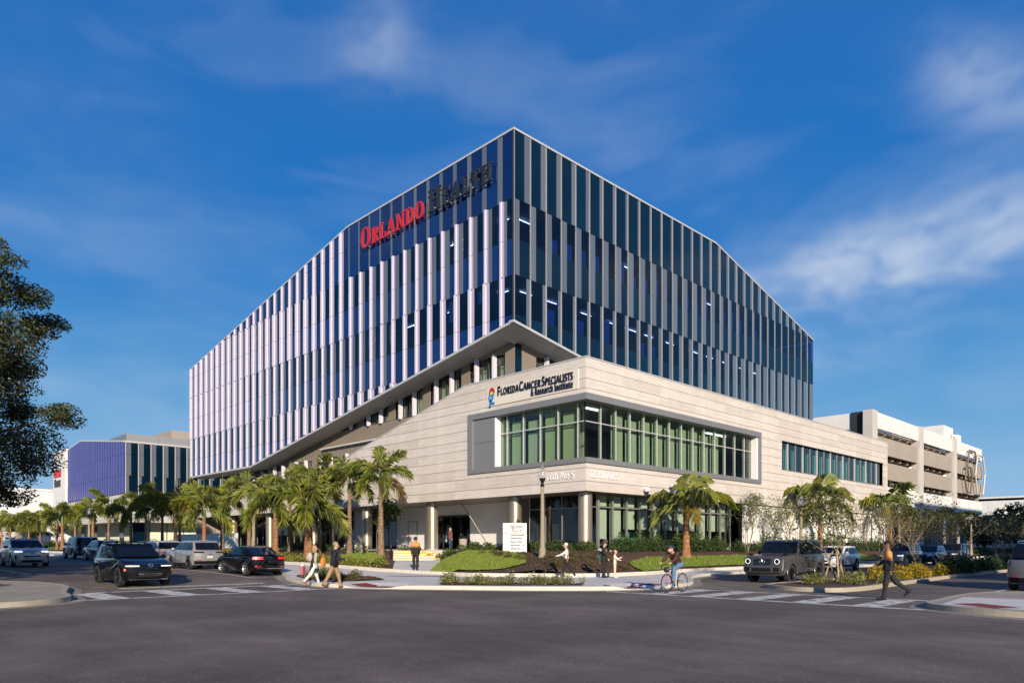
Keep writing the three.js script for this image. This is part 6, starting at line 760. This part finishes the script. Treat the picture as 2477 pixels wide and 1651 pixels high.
// ---------------------------------------------------------------- people
// z runs forward, x to the person's left. The body is one skin over tapered bones.
function surfaceNet(bones, cell, k) {
  const lo = [9, 9, 9], hi = [-9, -9, -9]; for (const [A, Bq, r0, r1] of bones) for (const [P, r] of [[A, r0], [Bq, r1]]) P.forEach((v, i) => { lo[i] = Math.min(lo[i], v - r - 2 * cell); hi[i] = Math.max(hi[i], v + r + 2 * cell); });
  const n = lo.map((l, i) => Math.ceil((hi[i] - l) / cell) + 1), [nx, ny, nz] = n, f = new Float32Array(nx * ny * nz);
  const pre = bones.map(([A, Bq, r0, r1]) => { const d = [Bq[0] - A[0], Bq[1] - A[1], Bq[2] - A[2]]; return [A, d, d[0] * d[0] + d[1] * d[1] + d[2] * d[2] || 1e-9, r0, r1]; });
  const dist = (p, b) => { const [A, d, l, r0, r1] = b, x = p[0] - A[0], y = p[1] - A[1], z = p[2] - A[2], t = clamp((x * d[0] + y * d[1] + z * d[2]) / l), a = x - d[0] * t, c = y - d[1] * t, e = z - d[2] * t; return Math.sqrt(a * a + c * c + e * e) - (r0 + (r1 - r0) * t); };
  const field = (p) => { let s = 9; for (const b of pre) { const d = dist(p, b); if (d > s + k) continue; const h = Math.max(k - Math.abs(s - d), 0) / k; s = Math.min(s, d) - h * h * k * 0.25; } return s; };
  for (let z = 0, i = 0; z < nz; z++) for (let y = 0; y < ny; y++) for (let x = 0; x < nx; x++, i++) f[i] = field([lo[0] + x * cell, lo[1] + y * cell, lo[2] + z * cell]);
  const id = new Int32Array(nx * ny * nz).fill(-1), pos = [], idx = [], own = [], st = [1, nx, nx * ny];
  for (let z = 0; z < nz - 1; z++) for (let y = 0; y < ny - 1; y++) for (let x = 0; x < nx - 1; x++) {
    const c = x + y * nx + z * nx * ny; let m = 0, cnt = 0, sx = 0, sy = 0, sz = 0; const g = []; for (let q = 0; q < 8; q++) { const v = f[c + (q & 1) + ((q >> 1) & 1) * nx + (q >> 2) * nx * ny]; g.push(v); if (v < 0) m |= 1 << q; } if (m === 0 || m === 255) continue;
    for (const [a, b] of [[0, 1], [2, 3], [4, 5], [6, 7], [0, 2], [1, 3], [4, 6], [5, 7], [0, 4], [1, 5], [2, 6], [3, 7]]) if ((g[a] < 0) !== (g[b] < 0)) { const t = g[a] / (g[a] - g[b]); sx += mix(a & 1, b & 1, t); sy += mix((a >> 1) & 1, (b >> 1) & 1, t); sz += mix(a >> 2, b >> 2, t); cnt++; }
    const p = [lo[0] + (x + sx / cnt) * cell, lo[1] + (y + sy / cnt) * cell, lo[2] + (z + sz / cnt) * cell]; id[c] = pos.length / 3; pos.push(...p); let best = 0, bd = 9; pre.forEach((b, i) => { const d = dist(p, b); if (d < bd) { bd = d; best = i; } }); own.push(best);
  }
  for (let z = 1; z < nz - 1; z++) for (let y = 1; y < ny - 1; y++) for (let x = 1; x < nx - 1; x++) { const c = x + y * nx + z * nx * ny; for (let ax = 0; ax < 3; ax++) { const o = c + st[ax]; if ((f[c] < 0) === (f[o] < 0)) continue; const u = st[(ax + 1) % 3], v = st[(ax + 2) % 3], q = [id[c], id[c - u], id[c - u - v], id[c - v]]; if (q.some((e) => e < 0)) continue; if (f[c] < 0) idx.push(q[0], q[1], q[2], q[0], q[2], q[3]); else idx.push(q[0], q[2], q[1], q[0], q[3], q[2]); } }
  return { pos, idx, own };
}
const SKIN = [0.42, 0.24, 0.16], SKIN2 = [0.5, 0.32, 0.24];
function person(o) {
  const { H = 1.75, at, turn, label, lean = 0, legL = [0, 0], legR = [0, 0], armL = [0, 0.1, 0.2], armR = [0, 0.1, 0.2], top: ct, sleeve = ct, yoke = null, pants, shoe = [0.03, 0.03, 0.03], skin = SKIN, hair = [0.03, 0.02, 0.015], build = 1, lift = null, headTurn = 0, nod = 0, hairStyle = 'short', pattern = null, bareArm = false } = o;
  const s = H, B3 = [], col = [], add = (A, Bq, r0, r1, c) => { B3.push([A.map((v) => v * s), Bq.map((v) => v * s), r0 * s, r1 * s]); col.push(c); };
  const hipY = 0.52, rotl = (p, base) => { const y = p[1] - base, z = p[2]; return [p[0], base + y * Math.cos(lean) - z * Math.sin(lean), y * Math.sin(lean) + z * Math.cos(lean)]; }, T = (x, y, z = 0) => rotl([x, y, z], hipY);
  const feet = []; for (const [sd, [th, kn]] of [[1, legL], [-1, legR]]) { const h = [sd * 0.05, hipY - 0.02, 0], k = [sd * 0.055, h[1] - 0.245 * Math.cos(th), 0.245 * Math.sin(th)], a = [sd * 0.05, k[1] - 0.235 * Math.cos(th - kn), k[2] + 0.235 * Math.sin(th - kn)], fa = th - kn + (o.toe ?? 0.15) * (kn > 0.3 ? -2 : 0), toe = [a[0] + sd * 0.012, a[1] - 0.03 - 0.085 * Math.sin(-fa * 0.7), a[2] + 0.095 * Math.cos(fa * 0.7)];
    add(h, k, 0.054 * build, 0.036 * build, pants); add(k, a, 0.037 * build, 0.027 * build, o.bareLeg ? skin : pants); add([a[0], a[1] - 0.012, a[2] - 0.018], toe, 0.025, 0.021, shoe); feet.push(a[1] - 0.04, toe[1] - 0.02); }
  add([-0.045, hipY + 0.005, 0], [0.045, hipY + 0.005, 0], 0.062 * build, 0.062 * build, pants); add(T(-0.035, 0.6), T(0.035, 0.6), 0.058 * build, 0.058 * build, ct); add(T(-0.05, 0.7, 0.003), T(0.05, 0.7, 0.003), 0.062 * build, 0.062 * build, ct); add(T(-0.065, 0.775), T(0.065, 0.775), 0.05 * build, 0.05 * build, yoke ?? ct);
  add(T(0, 0.8), T(0, 0.87, 0.01), 0.034, 0.028, skin); const hc = T(0, 0.925, 0.018), hx = Math.sin(headTurn), hz = Math.cos(headTurn); add([hc[0], hc[1] + 0.016, hc[2] - 0.006], [hc[0] + hx * .01, hc[1] - 0.018, hc[2] + hz * 0.012], 0.054, 0.045, skin); add([hc[0] + hx * 0.02, hc[1] - 0.035, hc[2] + hz * 0.02], [hc[0] + hx * 0.03, hc[1] - 0.042, hc[2] + hz * 0.03], 0.026, 0.02, skin); add([hc[0] + hx * 0.045, hc[1] + 0.0, hc[2] + hz * 0.045], [hc[0] + hx * 0.066, hc[1] - 0.014, hc[2] + hz * 0.066], 0.008, 0.009, skin);
  for (const q of [1, -1]) add([hc[0] + q * hz * 0.054, hc[1] + 0.004, hc[2] - q * hx * 0.054], [hc[0] + q * hz * 0.056, hc[1] - 0.018, hc[2] - q * hx * 0.056], 0.009, 0.007, skin);
  const extra = [];
  for (const [sd, [al, ab, el]] of [[1, armL], [-1, armR]]) { const S = T(sd * 0.1, 0.79), e = [S[0] + sd * 0.165 * Math.sin(ab), S[1] - 0.165 * Math.cos(al) * Math.cos(ab), S[2] + 0.165 * Math.sin(al)], w = [e[0] - sd * 0.03 * Math.sin(el), e[1] - 0.14 * Math.cos(al + el), e[2] + 0.14 * Math.sin(al + el)], d = [w[0] - e[0], w[1] - e[1], w[2] - e[2]].map((v) => v / 0.14), pm = w.map((v, i) => v + d[i] * 0.038);
    add(S, e, 0.036 * build, 0.028 * build, sleeve); add(e, w, 0.027 * build, 0.019, bareArm ? skin : sleeve); add(w, pm, 0.014, 0.018, skin);
    for (let q = 0; q < 5; q++) { const off = q === 4 ? [0, 0, 0.018] : [sd * 0.004, 0, (q - 1.5) * 0.009], len = [0.036, 0.042, 0.039, 0.03, 0.03][q], A = (q === 4 ? w.map((v, i) => v + d[i] * 0.012) : pm).map((v, i) => v + off[i]), Bq = A.map((v, i) => v + d[i] * len + (i === 2 && q === 4 ? 0.014 : 0) - (i === 0 ? sd * 0.008 : 0)); extra.push(limb(v3(...A.map((v) => v * s)), v3(...Bq.map((v) => v * s)), 0.0058 * s, 0.0045 * s, 5)); } }
  const net = surfaceNet(B3, 0.024, 0.035 * s), C = []; net.own.forEach((w, i) => { let c = col[w]; const x = net.pos[i * 3], y = net.pos[i * 3 + 1], z = net.pos[i * 3 + 2]; if (pattern && (c === ct || c === sleeve)) c = pattern(x, y, z, c); C.push(...c); });
  const g = geoOf(net.pos, net.idx, null, C); g.computeVertexNormals(); const parts = [g.toNonIndexed()]; for (const e of extra) { const q = e.toNonIndexed(); q.deleteAttribute('uv'); q.setAttribute('color', new THREE.Float32BufferAttribute(Array(q.attributes.position.count).fill(skin).flat(), 3)); parts.push(q); }
  for (const q of [1, -1]) { const e = new THREE.SphereGeometry(0.006 * s, 6, 4).translate((hc[0] + hx * 0.05 + q * hz * 0.02) * s, (hc[1] + 0.008) * s, (hc[2] + hz * 0.05 - q * hx * 0.02) * s).toNonIndexed(); e.deleteAttribute('uv'); e.setAttribute('color', new THREE.Float32BufferAttribute(Array(e.attributes.position.count).fill([0.02, 0.015, 0.012]).flat(), 3)); parts.push(e); }
  const y0 = lift ?? -Math.min(...feet) * s, t = thing('person', label, 'person', o.group, [at[0], at[1] + y0, at[2]]); t.rotation.y = turn;
  mesh('body', mergeGeometries(parts), M.vc, t);
  const hg = new THREE.Group(); hg.name = 'hair'; hg.position.set(hc[0] * s, hc[1] * s, hc[2] * s); hg.rotation.y = headTurn; t.add(hg); const hm = std(rgb(...hair), 0.7), hb = [];
  const ball = (x, y, z, r, sy = 1, sz = 1) => hb.push(new THREE.SphereGeometry(r * s, 14, 10).scale(1, sy, sz).translate(x * s, y * s, z * s));
  ball(0, 0.026, -0.014, 0.058, 0.95, 1.02); if (hairStyle === 'long') { ball(0, -0.03, -0.032, 0.052, 1.5, .8); ball(0, -0.08, -0.035, 0.04, 1.4, 0.7); } if (hairStyle === 'bun') ball(0, 0.062, -0.05, 0.026); if (hairStyle === 'tail') { ball(0, -0.01, -0.066, 0.024, 1.2); ball(0, -0.07, -0.075, 0.022, 2.2); } if (hairStyle === 'bob') ball(0, -0.02, -0.02, 0.06, 1.15, .9);
  mesh('hair_cap', merge(hb), hm, hg); hg.name = 'head_hair';
  if (o.cap) { const cm = std(rgb(...o.cap), 0.8); mesh('cap', merge([new THREE.SphereGeometry(0.063 * s, 14, 8, 0, 6.2832, 0, 1.7).translate(0, 0.024 * s, -0.008 * s), new THREE.CylinderGeometry(0.062 * s, 0.062 * s, 0.008 * s, 14, 1, false, -1.2, 2.4).scale(0.9, 1, 1.25).translate(0, 0.022 * s, 0.03 * s)]), cm, hg); }
  if (o.helmet) mesh('helmet', new THREE.SphereGeometry(0.073 * s, 16, 10, 0, 6.2832, 0, 1.75).scale(0.95, 0.85, 1.2).translate(0, 0.03 * s, -0.008 * s), std(rgb(...o.helmet), 0.4), hg);
  if (o.glasses) mesh('sunglasses', new THREE.TorusGeometry(0.05 * s, 0.007 * s, 5, 14, Math.PI).rotateX(Math.PI / 2).translate(0, 0.008 * s, 0.012 * s), M.black, hg);
  if (o.skirt) mesh('skirt', lathe([[0.085 * s, 0.57 * s], [0.1 * s, 0.48 * s], [0.115 * s, o.skirt[3] * s], [0.1 * s, o.skirt[3] * s]], 16), std(rgb(...o.skirt.slice(0, 3)), 0.9), t);
  if (o.hem) mesh('jacket_hem', lathe([[0.082 * s * build, 0.64 * s], [0.098 * s * build, 0.56 * s], [0.1 * s * build, 0.485 * s], [0.088 * s * build, 0.483 * s]], 18).scale(1.08, 1, 0.82), std(rgb(...o.hem), 0.85), t);
  return t;
}
const headA = Math.PI / 2, headB = Math.PI;                  // walking along +a, along +b
function carry(name, label, category, geos, at, turn) { const t = thing(name, label, category, null, at); t.rotation.y = turn; for (const [n, g, m] of geos) mesh(n, g, m, t); return t; }
const blob = (rx, ry, rz, x = 0, y = 0, z = 0) => new THREE.SphereGeometry(1, 14, 10).scale(rx, ry, rz).translate(x, y, z);
{
  const KH = [0.33, 0.21, 0.11], NV = [0.014, 0.016, 0.036], BK = [0.012, 0.012, 0.013];
  person({ H: 1.82, at: [14.85, 0.01, 25.3], turn: headA - 0.1, label: 'person in navy jacket and khaki trousers crossing the left street', top: NV, pants: KH, shoe: [0.12, 0.05, 0.025], skin: SKIN2, hair: [0.3, 0.24, 0.16], legL: [-0.42, 0.12], legR: [0.3, 0.08], armL: [0.35, 0.12, 1.0], armR: [0.25, 0.12, 1.15], hem: NV, build: 1.08, lean: 0.06, nod: 0.2 });
  carry('shoulder_bag', 'black shoulder bag at the hip of the person in navy jacket', 'bag', [['bag_body', blob(0.16, 0.13, 0.08), M.black], ['strap', tube([[-0.08, 0.1, 0], [0.0, 0.5, 0.06], [0.08, 0.1, 0]], 0.015, 5), M.black]], [14.75, 0.98, 25.02], 0.3);
  carry('orange_bag', 'orange cloth bag carried between the walking pair', 'bag', [['bag_body', blob(0.17, 0.22, 0.08), std(rgb(0.62, 0.24, 0.04), 0.8)], ['handle', tube([[-0.08, 0.18, 0], [0, 0.36, 0], [0.08, 0.18, 0]], 0.012, 5), std(rgb(0.4, 0.16, 0.04), 0.8)]], [14.6, 1.02, 25.72], 0.5);
  person({ H: 1.68, at: [14.75, 0.03, 26.7], turn: headA - 0.05, label: 'person with long blond hair and white trousers behind the one in navy', top: [0.03, 0.05, 0.045], sleeve: [0.4, 0.34, 0.28], pants: [0.68, 0.66, 0.64], shoe: [0.35, 0.12, 0.05], skin: SKIN2, hair: [0.4, 0.24, 0.1], hairStyle: 'long', legL: [0.35, 0.05], legR: [-0.55, 0.25], armL: [0.2, 0.1, 0.4], armR: [-0.2, 0.1, 0.5], skirt: [0.01, 0.03, 0.028, 0.36] });
  carry('backpack', 'beige backpack worn by the blond person', 'bag', [['bag_body', blob(0.15, 0.2, 0.11), std(rgb(0.45, 0.4, 0.34), 0.9)], ['pocket', blob(0.11, 0.09, 0.05, 0, -0.06, -0.1), std(rgb(0.38, 0.33, 0.28), 0.9)]], [14.55, 1.22, 26.72], headA);
  carry('paper_bag', 'dull pink shopping bag hanging left of the blond person', 'bag', [['bag_body', cbox(0.24, 0.34, 0.12, 0, 0.17, 0), std(rgb(0.42, 0.12, 0.15), 0.8)], ['tissue', blob(0.15, 0.06, 0.08, 0, 0.38, 0), M.white], ['handle', tube([[-0.07, 0.34, 0], [0, 0.5, 0], [0.07, 0.34, 0]], 0.008, 4), M.white]], [14.4, 0.5, 27.0], 0.6);
  const OR = [0.55, 0.25, 0.06];
  person({ H: 1.78, at: [23.75, 0.33, 31.9], turn: Math.atan2(0.59, -0.81), label: 'person in black jacket with orange shoulders walking up the path', top: [0.02, 0.018, 0.017], sleeve: [0.02, 0.018, 0.017], yoke: OR, pants: BK, shoe: BK, legL: [0.28, 0.05], legR: [-0.3, 0.15], armL: [-0.2, 0.16, 0.15], armR: [0.2, 0.16, 0.2], hem: BK, build: 1.12, cap: [0.012, 0.012, 0.012], pattern: (x, y, z, c) => y > 1.28 ? OR : y > 1.2 ? [0.22, 0.09, 0.04] : c });
  person({ H: 1.8, at: [23.95, 0.012, 7.78], turn: Math.atan2(-0.35, -0.93), label: 'person in black with orange shoulders striding over the right crosswalk', top: [0.02, 0.018, 0.017], yoke: OR, pants: BK, shoe: BK, legL: [0.18, 0.05], legR: [-0.5, 0.45], armL: [-0.25, 0.14, 0.3], armR: [0.35, 0.16, 0.7], hem: BK, build: 1.12, cap: [0.01, 0.01, 0.01], skin: [0.2, 0.11, 0.08], pattern: (x, y, z, c) => y > 1.28 ? OR : y > 1.2 ? [0.22, 0.09, 0.04] : c });
  person({ H: 1.66, at: [36.3, 1.36, 44.2], turn: headA, label: 'person in plaid jacket and jeans entering the building', top: [0.3, 0.05, 0.08], pants: [0.03, 0.06, 0.11], shoe: [0.02, 0.02, 0.03], skin: SKIN2, hair: [0.42, 0.28, 0.14], hairStyle: 'bob', legL: [0.12, 0.05], legR: [-0.12, 0.1], hem: [0.24, 0.05, 0.08], pattern: (x, y, z, c) => (Math.floor(y / 0.05) % 2) ? [0.09, 0.02, 0.03] : (Math.floor((x + z + 9) / 0.06) % 2) ? [0.4, 0.2, 0.22] : c });
  carry('handbag', 'pale blue handbag held by the person in plaid', 'bag', [['bag_body', blob(0.14, 0.12, 0.06), std(rgb(0.35, 0.5, 0.5), 0.7)], ['strap', tube([[-0.07, 0.09, 0], [0.02, 0.45, 0], [0.07, 0.09, 0]], 0.012, 4), std(rgb(0.3, 0.42, 0.42), 0.7)]], [36.15, 2.05, 44.5], 0.4);
  person({ H: 1.64, at: [24.9, 0.15, 21.9], turn: Math.atan2(-0.7154, -0.6987), label: 'person in white top, cap and black leggings walking left on the pavement', top: [0.66, 0.63, 0.58], sleeve: [0.66, 0.63, 0.58], pants: BK, shoe: [0.7, 0.68, 0.68], skin: SKIN2, hair: [0.04, 0.02, 0.012], hairStyle: 'tail', legL: [0.3, 0.1], legR: [-0.42, 0.25], armL: [0.9, 0.15, 0.35], armR: [0.5, 0.1, 1.0], cap: [0.7, 0.68, 0.64] });
  carry('sling_bag', 'small tan bag at the hip of the person in white', 'bag', [['bag_body', blob(0.1, 0.09, 0.05), std(rgb(0.3, 0.12, 0.05), 0.7)], ['strap', tube([[-0.05, 0.07, 0], [0.08, 0.4, 0.03], [0.05, 0.07, 0]], 0.01, 4), std(rgb(0.3, 0.12, 0.05), 0.7)]], [24.75, 1.0, 21.72], 0.6);
  const mt = Math.atan2(0.45, 0.9);
  person({ H: 1.68, at: [26.95, 0.15, 21.35], turn: mt, label: 'person in black with hair in a bun holding a toddler', top: BK, pants: BK, shoe: BK, skin: SKIN2, hair: [0.05, 0.025, 0.015], hairStyle: 'bun', glasses: true, headTurn: 0.6, armL: [0.15, 0.08, 0.4], armR: [0.35, 0.3, 1.7], legL: [0.03, 0.02], legR: [-0.03, 0.02], pattern: (x, y, z, c) => z > 0.05 && y > 1.12 && y < 1.26 && Math.abs(x) < 0.07 ? [0.4, 0.34, 0.05] : c });
  person({ H: 0.82, at: [26.86, 0.15, 21.62], turn: mt - 0.6, lift: 0.62, label: 'toddler in dark hooded jacket carried on an arm', top: [0.02, 0.022, 0.025], pants: [0.02, 0.09, 0.06], shoe: [0.5, 0.14, 0.03], hair: [0.015, 0.015, 0.016], skin: SKIN2, hairStyle: 'bob', legL: [1.1, 1.2], legR: [0.9, 1.0], armL: [0.7, 0.2, 0.9], build: 1.35 });
  person({ H: 1.28, at: [27.35, 0.15, 21.0], turn: mt + 0.1, label: 'girl in peach patterned tracksuit beside the person with the toddler', top: [0.7, 0.45, 0.3], pants: [0.72, 0.52, 0.36], shoe: [0.7, 0.6, 0.6], skin: SKIN2, hair: [0.05, 0.03, 0.02], hairStyle: 'tail', armL: [0.3, 0.15, 1.2], armR: [0.7, 0.2, 1.3], cap: [0.6, 0.32, 0.28], pattern: (x, y, z, c) => fbm(x * 14 + 5, y * 14 + z * 9, 0, 2, 77) > 0.5 ? [0.78, 0.7, 0.68] : c });
  // the cyclist and the bicycle, heading for the left
  const bk = thing('bicycle', 'light road bicycle ridden over the right crosswalk', 'bicycle', null, [22.05, 0.01, 14.27]); bk.rotation.y = Math.PI;
  const R0 = 0.345, fm = std(rgb(0.5, 0.45, 0.46), 0.35), pk = std(rgb(0.5, 0.1, 0.16), 0.4), bt = (name, pts, r, m) => mesh(name, tube(pts, r, 7), m, bk);
  for (const x of [0.51, -0.51]) { const w = part('wheel', bk); w.position.set(x, R0, 0); mesh('tyre', new THREE.TorusGeometry(R0 - 0.016, 0.017, 8, 36), M.tyre, w); mesh('rim', new THREE.TorusGeometry(R0 - 0.04, 0.009, 6, 36), M.rim, w); mesh('spoke', merge(Array.from({ length: 18 }, (_, k) => limb(v3(0, 0, (k % 2 - .5) * 0.05), v3(Math.cos(k * 0.349) * (R0 - 0.04), Math.sin(k * 0.349) * (R0 - 0.04), 0), 0.002, 0.002, 3))), M.chrome, w); mesh('hub', new THREE.CylinderGeometry(0.022, 0.022, 0.09, 8).rotateX(Math.PI / 2), M.chrome, w); }
  bt('top_tube', [[-0.14, 0.86, 0], [0.36, 0.88, 0]], 0.016, fm); bt('down_tube', [[0.38, 0.8, 0], [-0.06, 0.29, 0]], 0.02, fm); bt('seat_tube', [[-0.06, 0.29, 0], [-0.19, 0.98, 0]], 0.016, fm); bt('head_tube', [[0.35, 0.92, 0], [0.4, 0.76, 0]], 0.02, pk); for (const z of [0.06, -0.06]) { bt('chain_stay', [[-0.06, 0.29, z * 0.3], [-0.51, R0, z]], 0.009, fm); bt('seat_stay', [[-0.15, 0.84, z * 0.3], [-0.51, R0, z]], 0.008, fm); bt('fork', [[0.4, 0.76, z * 0.7], [0.51, R0, z]], 0.011, pk); bt('crank', [[-0.06, 0.29, z * 1.2], [z > 0 ? 0.03 : -0.15, z > 0 ? 0.15 : 0.43, z * 1.3]], 0.01, M.black); mesh('pedal', cbox(0.09, 0.02, 0.07, z > 0 ? 0.03 : -0.15, z > 0 ? 0.15 : 0.43, z * 1.9), M.black, bk); }
  bt('handlebar', [[0.5, 0.86, 0.22], [0.53, 0.98, 0.21], [0.36, 1.0, 0.18], [0.36, 1.0, -0.18], [0.53, 0.98, -0.21], [0.5, 0.86, -0.22]], 0.013, M.black); mesh('saddle', blob(0.14, 0.03, 0.065, -0.2, 1.0, 0), M.black, bk); mesh('chainring', new THREE.CylinderGeometry(0.09, 0.09, 0.01, 20).rotateX(Math.PI / 2).translate(-0.06, 0.29, 0.05), M.black, bk); mesh('handlebar_bag', blob(0.09, 0.1, 0.12, 0.5, 0.82, 0), M.darkmetal, bk);
  person({ H: 1.78, at: [22.28, 0.01, 14.27], turn: -headA, lift: 0.1, label: 'cyclist in dark plaid jacket, jeans and helmet crossing to the left', top: [0.1, 0.03, 0.028], pants: [0.1, 0.19, 0.3], shoe: [0.1, 0.03, 0.03], skin: SKIN2, hair: [0.05, 0.04, 0.03], helmet: [0.03, 0.03, 0.032], lean: 0.72, legL: [1.25, 1.15], legR: [0.62, 0.75], armL: [0.85, 0.12, 0.25], armR: [0.85, 0.12, 0.25], build: 1.08, headTurn: 0, pattern: (x, y, z, c) => (Math.floor(y / 0.06) + Math.floor(z / 0.07)) % 2 ? [0.02, 0.018, 0.018] : c });
}

renderer.render(scene, camera);
